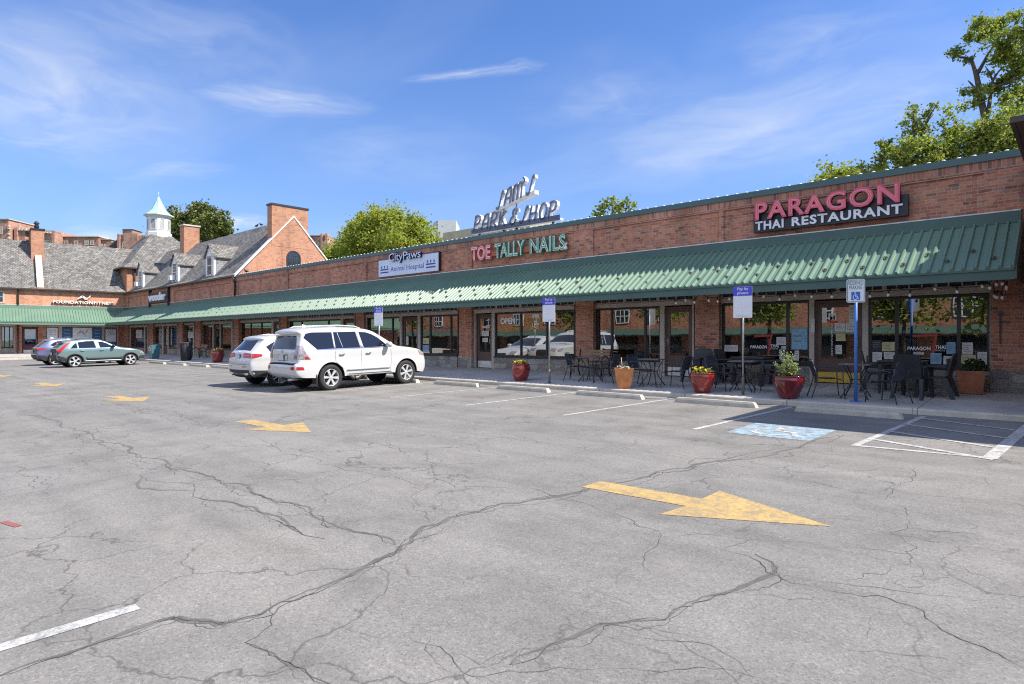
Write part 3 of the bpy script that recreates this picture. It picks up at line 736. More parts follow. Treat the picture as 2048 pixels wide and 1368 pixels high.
CR = [  # (image trace used to survey the crack on the lot, half width in metres)
    ([(0, 1352), (170, 1295), (350, 1235), (440, 1250), (520, 1230), (560, 1205), (720, 1140), (800, 1094), (900, 1035), (1000, 1008), (1130, 990), (1300, 953), (1420, 924), (1600, 895), (1690, 870)], .016, 1),
    ([(500, 1290), (560, 1320), (620, 1352), (660, 1368)], .010, 1),
    ([(540, 1200), (545, 1250), (490, 1285), (560, 1320)], .008, 0),
    ([(0, 915), (120, 903), (230, 888), (340, 868), (380, 855), (480, 848), (620, 842), (760, 829), (960, 815)], .012, 0),
    ([(35, 827), (120, 852), (200, 885), (270, 908), (340, 938), (430, 955), (520, 990), (625, 1030), (700, 1060), (790, 1090)], .012, 1),
    ([(280, 950), (390, 980), (400, 997), (520, 1025), (600, 1065), (650, 1078)], .011, 1),
    ([(0, 778), (90, 792), (180, 806), (300, 820), (400, 850)], .012, 0),
    ([(160, 810), (330, 835), (420, 852)], .007, 0),
    ([(520, 880), (560, 900), (640, 920), (740, 948), (850, 972)], .010, 0),
    ([(790, 946), (870, 958), (910, 975), (1020, 977), (1100, 992), (1200, 1020), (1320, 1065), (1290, 1110), (1300, 1150)], .010, 0),
    ([(250, 780), (400, 800), (560, 812), (800, 840), (1000, 868), (1200, 905)], .006, 0),
    ([(1020, 1330), (1100, 1290), (1200, 1248), (1330, 1240), (1360, 1215), (1470, 1180), (1550, 1145), (1545, 1125), (1510, 1108)], .012, 1),
    ([(1550, 1145), (1660, 1165), (1780, 1180), (1900, 1193), (2048, 1215)], .008, 0),
    ([(1240, 1265), (1320, 1282), (1420, 1290), (1480, 1325), (1530, 1368)], .009, 0),
    ([(1180, 1175), (1240, 1200), (1330, 1230)], .006, 0),
    ([(880, 1305), (960, 1330), (1020, 1300)], .007, 0),
    ([(1310, 1010), (1400, 1045), (1480, 1060), (1520, 1078), (1450, 1095), (1455, 1110)], .006, 0),
    ([(1320, 1065), (1500, 1080), (1700, 1094), (1880, 1115), (2048, 1170)], .006, 0),
    ([(1420, 924), (1600, 945), (1780, 935), (1960, 945), (2048, 960)], .007, 0),
    ([(1830, 935), (1826, 958), (1790, 975), (1770, 1000)], .010, 0),
    ([(1000, 868), (1120, 890), (1250, 895), (1410, 918)], .008, 0),
    ([(1230, 850), (1320, 862), (1440, 880)], .006, 0),
    ([(1180, 966), (1300, 953)], .005, 0),
    ([(400, 1190), (500, 1180), (600, 1165)], .006, 0),
    ([(1640, 1095), (1780, 1120), (1960, 1150), (2048, 1180)], .004, 0),
    ([(560, 1085), (570, 1105), (650, 1110)], .005, 0),
    ([(0, 870), (100, 858), (240, 842), (330, 830)], .006, 0),
    ([(1670, 1290), (1800, 1310), (1950, 1330)], .005, 0),
    ([(860, 1270), (850, 1300), (880, 1330)], .006, 0),
    ([(600, 790), (680, 815), (790, 820), (930, 842)], .006, 0),
]
for k, (tr_, wd, alli) in enumerate(CR):
    crack(cm, tr_, wd * .29, k, .15, .7)
    if alli:
        crack(cm, [(x + 8, y + 5) for x, y in tr_[1:-1]] if len(tr_) > 3 else tr_, wd * .2, k + 50, .28, .7)
        crack(tm, tr_, wd * 1.9, k + 90, .14, 0, .12)
rn = random.Random(5)
for k in range(70):                      # shorter cracks strewn over the lot
    x, y = rn.uniform(-30, 3), rn.uniform(1.2, 13); a = rn.gauss(.1, .5) if rn.random() < .7 else rn.uniform(0, 3.1); L = rn.uniform(.6, 3.2)
    crack(cm, [Vector((x, y, 0)), Vector((x + L * math.cos(a), y + L * math.sin(a), 0))], rn.uniform(.0018, .0038), 300 + k, .22, .8)
P('crack_dark', (0.062, 0.060, 0.056), 0.95, var=0.35, scale=9)
P('crack_stain', (0.138, 0.133, 0.125), 0.9, var=0.22, scale=7, fine=0.35)
for v in range(len(tm.v)): x, y, z = tm.v[v]; tm.v[v] = (x, y, z - .0012)
struct(cm, 'asphalt_crack', 'crack_dark'); struct(tm, 'asphalt_stain', 'crack_stain')

# ------------------------------------------------------------------ wheel stops
def stop_mesh(L, seed):
    g = MB(); rnd = random.Random(seed)
    prof = [(-.085, 0), (-.075, .075), (-.05, .115), (.05, .115), (.075, .075), (.085, 0)]
    a = [(-L / 2 + .06 * (z / .115) + rnd.uniform(-.008, .008), y, z) for y, z in prof]; b = [(L / 2 - .06 * (z / .115) + rnd.uniform(-.008, .008), y, z) for y, z in prof]
    g.prism(a, b); return g
STOPS = [(-3.44, 1.9, 'beside the striped access aisle'), (-6.12, 1.9, 'behind the shrub pot and second pay sign'), (-8.91, 2.0, 'in front of the orange planter'), (-11.82, 1.95, 'in front of the tall pay sign by the nail shop'), (-14.65, 2.0, 'in front of the nail shop door'), (-17.45, 1.9, 'under the nose of the large white car'), (-20.3, 1.9, 'under the white car with red lamps'), (-32.2, 2.4, 'nearest the hidden white cars in the far row'), (-35.2, 2.5, 'in the far row near the round red pot'), (-38.4, 2.6, 'in the far row near the trash can'), (-41.4, 2.5, 'under the nose of the teal car')]
for k, (x, L, lb) in enumerate(STOPS):
    y = 13.27 + random.uniform(-.03, .03)
    g = stop_mesh(L, k); o = g.obj('wheel_stop', 'stop_concrete')
    o.location = (x, y, gz(y)); o.rotation_euler = (R(1.1), 0, R(random.uniform(-1.2, 1.2)))
    tag(o, 'concrete wheel stop ' + lb, 'wheel stop', 'wheel stops along the kerb')
# ------------------------------------------------------------------ shop buildings
TF = Matrix.Translation((0, YW, 0))                                     # local x along shops, y inwards
TW = Matrix(((WX.x, -WN.x, 0, CX), (WX.y, -WN.y, 0, CY), (0, 0, 1, 0), (0, 0, 0, 1)))
def part(mb, name, mats, parent, **kw): return mb.obj(name, mats, parent, True, **kw)

def transoms(root, T, x0, x1, step=1.12):
    n = max(1, round((x1 - x0) / step)); d = (x1 - x0) / n
    for i in range(n):
        a, b = x0 + i * d, x0 + (i + 1) * d
        f = MB().tr(T)
        f.box(a, b, .15, .25, 2.602, 2.65); f.box(a, b, .15, .25, 2.95, 2.99); f.box(a, a + .05, .148, .25, 2.65, 2.95); f.box(b - .05, b, .148, .25, 2.65, 2.95)
        for k in range(1, 4):
            xx = a + d * k / 4; f.box(xx - .017, xx + .017, .17, .23, 2.65, 2.95)
        t = part(f, 'transom', 'tan_paint', root)
        part(MB().tr(T).box(a + .05, b - .05, .20, .215, 2.65, 2.95), 'pane', 'far_glass', t)

def shop_window(root, T, x0, x1, mull, zs=0.80, zt=2.46, frame='black_frame', riser=True, glass='shop_glass', base=.30):
    f = MB().tr(T); fw = .05
    f.box(x0, x1, .17, .25, zt - .06, zt); f.box(x0, x1, .17, .25, zs, zs + .05); f.box(x0, x0 + fw, .17, .25, zs + .05, zt - .06); f.box(x1 - fw, x1, .17, .25, zs + .05, zt - .06)
    ed = [x0 + fw] + list(mull) + [x1 - fw]
    for m_ in mull: f.box(m_ - .035, m_ + .035, .172, .248, zs + .05, zt - .06)
    w_ = part(f, 'shop_window', frame, root)
    part(MB().tr(T).box(x0 - .01, x1 + .01, .08, .25, zs - .055, zs - .002), 'sill', frame, w_)
    for a, b in zip(ed, ed[1:]):
        part(MB().tr(T).poly([(a, .21, zs + .05), (b, .21, zs + .05), (b, .21, zt - .06), (a, .21, zt - .06)]), 'pane', glass, w_)
    if riser:
        part(MB().tr(T).box(x0 - .005, x1 + .005, .10, .34, base - .15, zs - .06), 'stall_riser', 'rubble_stone', root)
    return w_
def shop_door(root, T, x0, x1, zt=2.43, zb=.31, col='brown_wood', kick='alu_kick', glass='shop_glass', hinge=1, zg=.95):
    f = MB().tr(T)
    f.box(x0, x0 + .05, .19, .27, zb, zt); f.box(x1 - .05, x1, .19, .27, zb, zt); f.box(x0 + .05, x1 - .05, .19, .27, zt - .06, zt)
    a, b, c, d = x0 + .053, x1 - .053, zb + .02, zt - .065
    f.box(a, a + .1, .205, .25, c, d); f.box(b - .1, b, .205, .25, c, d); f.box(a + .1, b - .1, .205, .25, d - .11, d); f.box(a + .1, b - .1, .205, .25, c, zg)
    o = part(f, 'shop_door', col, root)
    part(MB().tr(T).poly([(a + .1, .23, zg), (b - .1, .23, zg), (b - .1, .23, d - .11), (a + .1, .23, d - .11)]), 'pane', glass, o)
    part(MB().tr(T).box(a + .02, b - .02, .197, .204, c + .01, c + .27), 'kick_plate', kick, o)
    hx = b - .06 if hinge else a + .06
    part(MB().tr(T).tube([(hx, .2, 1.25), (hx, .15, 1.25), (hx, .15, 1.5), (hx, .2, 1.5)], .011, 6), 'handle', 'alloy', o)
    return o
def posts(root, T, spans, zt=2.60, zb=.30, head=None):
    for a, b in spans: part(MB().tr(T).box(a, b, .13, .26, zb, zt - .13), 'window_surround', 'tan_paint', root)
    if head: part(MB().tr(T).box(head[0], head[1], .12, .26, zt - .13, zt).box(head[0], head[1], .09, .12, zt - .035, zt), 'window_header', 'tan_paint', root)
def pier(root, T, x0, x1, zt=3.0, stone=.78, y0=0.0):
    part(MB().tr(T).box(x0, x1, y0, .36, stone, zt), 'pier', 'brick', root)
    if stone > .3:
        part(MB().tr(T).box(x0 - .02, x1 + .02, y0 - .03, .36, .12, stone), 'pier_base', 'rubble_stone', root)
def interior(root, T, x0, x1, parts=(), dep=5.5):
    f = MB().tr(T)
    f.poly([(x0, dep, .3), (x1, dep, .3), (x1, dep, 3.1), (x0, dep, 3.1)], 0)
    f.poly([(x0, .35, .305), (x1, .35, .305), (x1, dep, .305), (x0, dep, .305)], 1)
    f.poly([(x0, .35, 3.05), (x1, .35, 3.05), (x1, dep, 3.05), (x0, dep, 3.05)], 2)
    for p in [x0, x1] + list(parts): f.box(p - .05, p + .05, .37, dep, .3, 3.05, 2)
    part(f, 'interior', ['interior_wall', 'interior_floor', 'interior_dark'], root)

BIS = math.tan(R(48.5))
def awning(root, T, x0, x1, end0=None, end1=None, guards='both', nmax=100):
    """standing seam canopy; end 'v0'/'v1' = cut on the valley line at x0/x1, 'cap' = closed end"""
    zt, yt, zb, yb = 3.93, -.06, 2.845, -1.72
    sl = (zt - zb) / (yt - yb)
    e0 = x0 + (abs(yb) / BIS if end0 == 'v' else 0); e1 = x1 - (abs(yb) / BIS if end1 == 'v' else 0)
    t0 = x0 + (abs(yt) / BIS if end0 == 'v' else 0); t1 = x1 - (abs(yt) / BIS if end1 == 'v' else 0)
    f = MB().tr(T)
    th = .03
    f.prism([(e0, yb, zb), (e1, yb, zb), (t1, yt, zt), (t0, yt, zt)], [(e0, yb, zb - th), (e1, yb, zb - th), (t1, yt, zt - th), (t0, yt, zt - th)])
    k = 0; x = x1 - .02 if end0 != 'v' else x0 + .1
    xs = []
    while x0 <= x <= x1:
        xs.append(x); x += -.195 if end0 != 'v' else .195
    def top(x, y, h): return (x, y - h * .52, zb + (y - yb) * sl + h * .85)
    for x in xs:
        lo = yb
        if end0 == 'v': lo = max(lo, -(x - x0) * BIS)
        if end1 == 'v': lo = max(lo, -(x1 - x) * BIS)
        if yt - lo < .1: continue
        w0, w1, h = .040, .017, .052
        lo2 = lo - (.022 if lo == yb else 0)
        A = [top(x - w0, lo2, 0), top(x + w0, lo2, 0), top(x + w1, lo2, h), top(x - w1, lo2, h)]
        B = [top(x - w0, yt, 0), top(x + w0, yt, 0), top(x + w1, yt, h), top(x - w1, yt, h)]
        f.prism(A, B)
    aw = part(f, 'awning', 'green_metal', root)
    f = MB().tr(T)
    def run(y0, y1, z0, z1, m=0):
        if end0 == 'v' or end1 == 'v':
            d = abs(y0) / BIS; d1 = abs(y1) / BIS
            a0 = x0 + (d if end0 == 'v' else 0); a1 = x0 + (d1 if end0 == 'v' else 0); b0 = x1 - (d if end1 == 'v' else 0); b1 = x1 - (d1 if end1 == 'v' else 0)
        else: a0 = a1 = x0; b0 = b1 = x1
        f.prism([(a0, y0, z0), (b0, y0, z0), (b1, y1, z0), (a1, y1, z0)], [(a0, y0, z1), (b0, y0, z1), (b1, y1, z1), (a1, y1, z1)], m)
    run(-1.70, -1.655, 2.60, 2.775); run(-1.735, -1.65, 2.775, 2.815)
    part(f, 'fascia', 'green_trim' if T is TF else 'green_metal', aw)
    f = MB().tr(T); run(-1.65, -.02, 2.80, 2.82); part(f, 'soffit', 'tan_paint', aw)
    f = MB().tr(T); run(-.085, -.01, 3.925, 4.06); run(-.065, -.01, 4.06, 4.175); part(f, 'wall_trim', 'green_trim' if T is TF else 'green_metal', aw)
    f = MB().tr(T); run(-.075, .01, 4.178, 4.205); part(f, 'flashing', 'flashing', aw)
    if end1 == 'cap':
        f = MB().tr(T); f.prism([(x1 + .002, yb + .02, zb), (x1 + .002, yt, zt), (x1 + .002, -.0, zt), (x1 + .002, 0, 2.62), (x1 + .002, yb + .02, 2.62)], [(x1 + .035, yb + .02, zb), (x1 + .035, yt, zt), (x1 + .035, 0, zt), (x1 + .035, 0, 2.62), (x1 + .035, yb + .02, 2.62)])
        part(f, 'end_panel', 'green_trim', aw)
    if guards:
        G = MB()
        for q in range(5):
            a = 2 * math.pi * q / 5 + .3; cxx, czz = .030 * math.cos(a), .042 + .024 * math.sin(a)
            G.tube([(cxx + .016 * math.cos(b * math.pi / 4), -.03, czz + .016 * math.sin(b * math.pi / 4)) for b in range(8)], .0055, 5, closed=True)
        G.box(-.008, .008, -.04, .02, 0, .05); G.box(-.014, .014, -.045, .10, .0, .005)
        me = G.data('snow_guard', ['guard_bronze']); cnt = 0; rest = MB()
        step = .39; x = x1 - .33; k = 0
        while x > x0 + .4:
            y = yb + (.62 if k % 2 else .30)
            if end0 != 'v' or y > -(x - x0) * BIS + .1:
                pos = T @ Vector(top(x, y, 0))
                if cnt < nmax:
                    o = link('snow_guard', me, aw, False); o.matrix_parent_inverse = wmat(aw).inverted(); o.location = pos; o.rotation_euler = (math.atan(sl), 0, 0)
                else:
                    rest.tr(Matrix.Translation(pos)); rest.v and None
                    rest.lathe([(0, -.03), (.06, -.02), (.06, .02), (0, .03)], 6, 0, (0, -.03, .05), 'y')
                cnt += 1
            x -= step * random.uniform(.96, 1.04); k += 1
        if rest.f: rest.T = None; part(rest, 'snow_guard', 'guard_bronze', aw, kind='stuff')
    return aw

# ---- the long shop strip -------------------------------------------------
XL, XR = fx(470), -.98
strip = thing('shop_strip', 'long single storey red brick shop row with green metal awning', 'shop row', (-20, YW, ZF))
PAN = [(fx(476), fx(571)), (fx(576), fx(727)), (fx(733), fx(915)), (fx(943.5), fx(1148.5)), (fx(1186), fx(1438)), (fx(1447), fx(1968))]
f = MB().tr(TF); ed = [XL] + [v for p in PAN for v in p] + [2.6]
for i in range(0, len(ed), 2): f.box(ed[i], ed[i + 1], 0, .4, 2.99, 5.09)
for a, b in PAN: f.box(a, b, .045, .4, 2.99, 5.09)
f.box(XL, 2.6, 0, .4, 5.09, 5.13)
part(f, 'wall', 'brick', strip)
part(MB().tr(TF).box(XL, 2.6, -.012, .4, 5.13, 5.335), 'soldier_course', 'soldier_brick', strip)
f = MB().tr(TF); f.box(XL, 2.6, -.05, .43, 5.335, 5.49)
part(f, 'coping', 'coping_green', strip)
CK = [(0, 0.0), (.05, .003), (.05, .04), (.028, .06), (0, .065)]
me = MB().lathe(CK, 7).data('coping_clip', ['white_paint']); rest = MB(); x = 2.4; k = 0
while x > XL + .2:
    if k < 100: o = link('coping_clip', me, strip, True); o.location = (x, YW + .14, 5.49)
    else: rest.lathe(CK, 7, 0, (x, YW + .14, 5.49))
    x -= .285; k += 1
part(rest, 'coping_clip', 'white_paint', strip, kind='stuff')
f = MB().tr(TF); f.box(XL + .3, 4, .4, 14, 4.7, 4.8); part(f, 'roof', 'roof_flat', strip)
f = MB().tr(TF); f.box(XL, 4, 13.9, 14.2, .0, 4.9); f.box(XL, XL + .3, .4, 14, .3, 4.75); part(f, 'rear_wall', 'brick', strip)
pr = [(fx(1982, YW), 2.6), (fx(1390), fx(1438)), (fx(1151), fx(1186.5)), (fx(917.8), fx(943)), (fx(711.8), fx(727.6)), (fx(560.7), fx(573)), (fx(467), fx(477))]
for a, b in pr: pier(strip, TF, a, b)
YG = YW + .2
def wx(p): return fx(p, YG)
def bay(a, b, wins, doors, extra_posts=()):
    """a..b = bay limits (px), wins = (px0, px1, mullions), doors = (px0, px1, colour, kick)"""
    X0, X1 = wx(a), wx(b)
    transoms(strip, TF, X0, X1)
    its = sorted([(wx(w[0]), wx(w[1])) for w in wins] + [(wx(d[0]), wx(d[1])) for d in doors])
    sp = []; cur = X0
    for p, q in its:
        if p - cur > .015: sp.append((cur, p))
        cur = q
    if X1 - cur > .015: sp.append((cur, X1))
    posts(strip, TF, sp, head=(X0, X1))
    W = [shop_window(strip, TF, wx(w[0]), wx(w[1]), [wx(m_) for m_ in w[2]]) for w in wins]
    D = [shop_door(strip, TF, wx(d[0]), wx(d[1]), col=d[2], kick=d[3], hinge=d[4] if len(d) > 4 else 1) for d in doors]
    return W, D
b1 = bay(1443, 1982, [(1444.5, 1620, [1484.5, 1575.5]), (1738, 1980, [1793.5, 1917.5])], [(1630, 1726, 'brown_wood', 'yellow_kick')])
b2 = bay(1189, 1390, [(1193, 1322, [1224, 1291])], [(1331, 1386.5, 'brown_wood', 'alu_kick', 0)])
b3 = bay(948.7, 1151, [(991.5, 1150.5, [1042.5, 1094])], [(953.5, 985.7, 'brown_wood', 'alu_kick')])
b4 = bay(733, 917.8, [(736, 802, [757, 785.6]), (843, 917.5, [861, 902.5])], [(805.6, 837.7, 'brown_wood', 'alu_kick')])
b5 = bay(577, 711.8, [(580, 683.6, [604, 657.5])], [(688, 711, 'brown_wood', 'alu_kick')])
b6 = bay(480, 560.7, [(481, 545, [502, 523.6])], [(549, 560, 'brown_wood', 'alu_kick')])
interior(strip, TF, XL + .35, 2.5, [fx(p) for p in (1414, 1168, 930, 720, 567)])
awning(strip, TF, XL, -1.05, None, 'cap')
# downpipe at the joint with the slate roofed part
f = MB().tr(TF); xd = fx(472)
f.tube([(xd - .25, -.16, 5.45), (xd, -.16, 5.25), (xd, -.08, 5.0), (xd, -.08, 4.15)], .06, 8); f.box(xd - .09, xd + .09, -.18, 0, 5.0, 5.12)
part(f, 'downpipe', 'brown_pipe', strip)
# wall lamp stubs and fixings under the awning by the end pier
f = MB().tr(TF); f.box(fx(2000) - .012, fx(2000) + .012, -.03, 0, 1.35, 2.0); f.box(fx(2000) - .03, fx(2000) + .05, -.035, 0, 1.95, 2.02)
part(f, 'wall_bracket', 'brown_pipe', strip)

# ---- lettering and notices on the glass ------------------------------------
def on_glass(px0, px1, zb, txt, mat, h, par, name='lettering', off=0.0, **kw):
    a, b = wx(px0), wx(px1)
    return text(name, txt, mat, (a, YW + .2, zb), XP, ZP, b - a, h, par, True, offset=off, **kw)
wp1, wp2 = b1[0]
for w_, px0, px1, p2, p3, zb in ((wp1, 1501, 1534, 1541, 1557, 1.19), (wp2, 1815, 1861, 1870, 1891, 1.185)):
    on_glass(px0, px1, zb, 'PARAGON', 'glass_white', .085, w_, off=.02); on_glass(p2, p3, zb + .03, 'THAI', 'glass_white', .085, w_, off=.02)
    a, b = wx((px0 + p2) / 2 + 10), wx(p3)
    g = MB(); mf = lambda x, y, d: (x, YW + .2 - d, y)
    w7 = wx(p2) - wx(px1)
    g.ribbon([(wx(px1) - .35 * 1, zb + .33), (wx(p3) - .15, zb + .36)], .05, mf, 0, .001); g.ribbon([(wx(p2) + .02, zb + .33), (wx(px1) + .03, zb - .17)], .05, mf, 0, .001)
    part(g, 'emblem', 'red_text', w_)
    on_glass(p2, p3 - 1, zb - .02, 'DINE IN', 'letter_white', .035, w_)
ov = b3[0][0]
on_glass(1001, 1030.5, 2.02, 'OPEN', 'glass_white', .235, ov, off=.035); on_glass(994.5, 1038, 1.77, '202-362-1195', 'gold_text', .16, ov, off=.012)
on_glass(1047, 1087, 2.03, 'TOE TALLY NAILS', 'gold_text', .19, ov, off=.02); on_glass(1060, 1079, 1.79, '& SPA', 'gold_text', .17, ov, off=.02)
on_glass(766, 783, 1.66, 'City Paws', 'ink_grey', .2, b4[0][0]); on_glass(864, 900, 1.75, 'City Paws', 'ink_grey', .26, b4[0][1])
dr = b1[1][0]
on_glass(1657, 1673, 1.93, 'M', 'letter_white', .19, dr, off=.02)
part(MB().tr(TF).poly([(wx(1659), .19, 1.86), (wx(1673), .19, 1.86), (wx(1673), .19, 1.91), (wx(1659), .19, 1.91)]), 'red_bar', 'red_text', dr)
text('lettering', 'CHARGRILLED', 'letter_white', (wx(1662), YW + .2, 1.83), (0, 0, -1), (1, 0, 0), .82, .045, dr, True)
def notice(par, px0, px1, y0, y1, mat='paper', lines=4, yy=None):
    a, b = wx(px0), wx(px1); z1, z0 = fz((px0 + px1) / 2, y0, YG), fz((px0 + px1) / 2, y1, YG)
    g = MB(); g.box(a, b, YW + .196, YW + .2, z0, z1, 0)
    h = (z1 - z0) / (lines + 2); rnd = random.Random(int(px0 * 7 + y0))
    for k in range(lines):
        l = a + (b - a) * .12; r_ = a + (b - a) * rnd.uniform(.55, .9); z = z1 - h * (k + 1.2)
        g.poly([(l, YW + .194, z - h * .28), (r_, YW + .194, z - h * .28), (r_, YW + .194, z), (l, YW + .194, z)], 1)
    part(g, 'notice', [mat, 'ink_grey'], par)
for n_ in ((1744, 1763, 680, 702, 'black_sign'), (1764, 1790, 684, 702, 'paper_yellow'), (1745, 1764, 704, 724, 'paper'), (1768, 1790, 704, 718, 'paper'), (1798, 1813, 709, 718, 'paper'), (1827, 1848, 704, 709, 'paper'), (1861, 1883, 706, 728, 'paper_blue'), (1893, 1911, 684, 708, 'paper_blue'), (1887, 1910, 712, 729, 'paper'), (1924, 1946, 685, 709, 'paper'), (1922, 1952, 710, 729, 'paper_yellow'), (1955, 1976, 704, 729, 'paper')): notice(wp2, *n_)
for n_ in ((1553, 1572, 674, 690, 'paper'), (1563, 1573, 692, 706, 'paper'), (1583, 1615, 658, 699, 'paper_blue', 2), (1583, 1598, 701, 721, 'paper'), (1559, 1572, 699, 718, 'paper'), (1449, 1476, 690, 703, 'paper')): notice(wp1, *n_)
for n_ in ((1698, 1713, 610, 646, 'paper'), (1670, 1690, 646, 663, 'paper'), (1691, 1711, 646, 664, 'paper'), (1672, 1691, 667, 682, 'paper_yellow'), (1671, 1684, 690, 708, 'paper')): notice(dr, *n_)
for n_ in ((964, 979, 652, 656, 'paper', 1), (964, 978, 662, 672, 'paper', 2), (965, 976, 676, 684, 'paper', 2)): notice(b3[1][0], *n_)
notice(b4[1][0], 812, 817, 673, 690, 'paper'); notice(b4[0][1], 845.5, 858, 690, 703, 'paper_blue', 2); notice(b4[0][1], 846, 858, 676, 688, 'paper_yellow', 2)
part(MB().tr(TF).box(fx(1621.5, YW + .13), fx(1629.5, YW + .13), .118, .126, 1.62, 1.98), 'notice', 'paper', strip)

# ---- slate roofed part left of the strip ------------------------------------
slate = thing('slate_roofed_shops', 'brick shops under a steep slate roof with three dormers', 'shop row', (-50, YW, ZF))
f = MB().tr(TF); PAN2 = [(fx(256), fx(296.5)), (fx(349), fx(419)), (fx(421), fx(462))]
ed = [CX] + [v for p in PAN2 for v in p] + [XL]
for i in range(0, len(ed), 2): f.box(ed[i], ed[i + 1], 0, .4, 2.99, 5.05)
for a, b in PAN2: f.box(a, b, .045, .4, 2.99, 5.05)
f.box(CX, XL, 0, .4, 5.05, 5.45); part(f, 'wall', 'brick', slate)
for a, b in ((236, 256), (297, 306), (356.8, 365), (390, 401)): pier(slate, TF, fx(a), fx(b), stone=.7 if a > 250 else .2)
def bay2(a, b, wins, doors):
    X0, X1 = wx(a), wx(b); transoms(slate, TF, X0, X1)
    its = sorted([(wx(w[0]), wx(w[1])) for w in wins] + [(wx(d[0]), wx(d[1])) for d in doors]); sp = []; cur = X0
    for p, q in its:
        if p - cur > .015: sp.append((cur, p))
        cur = q
    if X1 - cur > .015: sp.append((cur, X1))
    posts(slate, TF, sp, head=(X0, X1))
    W = [shop_window(slate, TF, wx(w[0]), wx(w[1]), [wx(m_) for m_ in w[2]], frame='brown_wood') for w in wins]
    D = [shop_door(slate, TF, wx(d[0]), wx(d[1]), col='brown_wood', kick='brown_wood') for d in doors]
    return W, D
c1 = bay2(401, 467, [(402.5, 427, [415]), (443, 465, [])], [(429, 441.5)])
c2 = bay2(365, 390, [(366, 388, [374])], [])
c3 = bay2(306, 356.8, [(308, 326, []), (339, 355.5, [345])], [(328.5, 337)])
c4 = bay2(256, 297, [(263, 290, [272])], [(292, 296)])
notice(c2[0][0], 376, 386, 664, 676, 'paper', 5); notice(c2[0][0], 379, 386.5, 686, 700, 'paper_yellow', 2); notice(c4[0][0], 272, 284, 660, 676, 'paper', 4)
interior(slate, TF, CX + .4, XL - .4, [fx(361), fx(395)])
awning(slate, TF, CX, XL, 'v', None)
RI = (5.72, 1.11)
def zr(y): return RI[0] + (y - .35) * RI[1]
YR = 3.85; ZR = zr(YR)
def roof_quad(g, pts, m=0):
    """quad given as eave-left, eave-right, top-right, top-left with slate courses along the eave"""
    p = [Vector(q) for q in pts]; e = (p[1] - p[0]).normalized()
    n = (p[1] - p[0]).cross(p[3] - p[0]).normalized(); u = n.cross(e)
    g.poly(pts, m, uv=[((q - p[0]).dot(e) + p[0].x * .37, (q - p[0]).dot(u)) for q in p])
f = MB().tr(TF); xa, xb = CX - 2.0, XL + .15
roof_quad(f, [(CX + .1, -.2, 5.47), (xb, -.2, 5.47), (xb, .35, 5.72), (CX - .35, .35, 5.72)])
roof_quad(f, [(CX - .35, .35, 5.72), (xb, .35, 5.72), (xb, YR, ZR), (CX - 5, YR, ZR)])
roof_quad(f, [(xb, 2 * YR, zr(.35) - .3), (CX - 5, 2 * YR, zr(.35) - .3), (CX - 5, YR, ZR), (xb, YR, ZR)])
rf = part(f, 'roof', 'slate', slate)
part(MB().tr(TF).box(CX + .2, XL + .1, -.23, -.05, 5.36, 5.46), 'gutter', 'brown_pipe', slate)
# gable end
XG = XL + .18
f = MB().tr(TF); d = .08
f.prism([(XG - .35, .02, 5.3), (XG - .35, 2 * YR, 5.3), (XG - .35, 2 * YR, zr(.35) - .25), (XG - .35, YR, ZR + .02), (XG - .35, .02, 5.40)],
        [(XG, .02, 5.3), (XG, 2 * YR, 5.3), (XG, 2 * YR, zr(.35) - .25), (XG, YR, ZR + .02), (XG, .02, 5.40)])
part(f, 'gable_wall', 'gable_brick', slate)
f = MB().tr(TF)
for (y0, z0, y1, z1) in ((-.12, 5.36, YR, ZR + .06), (2 * YR + .12, zr(.35) - .33, YR, ZR + .06)):
    f.prism([(XG - .3, y0, z0), (XG + .06, y0, z0), (XG + .06, y1, z1), (XG - .3, y1, z1)], [(XG - .3, y0, z0 + .11), (XG + .06, y0, z0 + .11), (XG + .06, y1, z1 + .11), (XG - .3, y1, z1 + .11)])
part(f, 'rake_trim', 'white_paint', slate)
f = MB(); y0, y1 = 19.42, 22.0
f.box(XG - .62, XG + .015, y0, y1, 7.6, 10.28); ch = part(f, 'chimney', 'gable_brick', slate)
part(MB().box(XG - .68, XG + .06, y0 - .05, y1 + .05, 10.28, 10.4), 'chimney_cap', 'dark_metal', ch)
f = MB(); yc, zc = 20.95, 6.9
arch = [(yc - .48, 6.3), (yc + .48, 6.3), (yc + .48, zc)] + [(yc + .48 * math.cos(a * math.pi / 10), zc + .48 * math.sin(a * math.pi / 10)) for a in range(1, 10)] + [(yc - .48, zc)]
gp_ = [(XG + .004, y, z) for y, z in arch]
f.poly(gp_, 1)
mf = lambda x, y, d: (XG + d, x, y)
f.ribbon(arch, .07, mf, .0, .03, 0, closed=True)
for k in range(-2, 3): f.ribbon([(yc + k * .17, 6.3), (yc + k * .17, zc + math.sqrt(max(0, .48 ** 2 - (k * .17) ** 2)))], .025, mf, .005, .02, 0)
for z in (6.55, 6.8, 7.05): f.ribbon([(yc - .46, z), (yc + .46, z)], .025, mf, .004, .018, 0)
part(f, 'gable_window', ['dark_metal', 'far_glass'], slate)
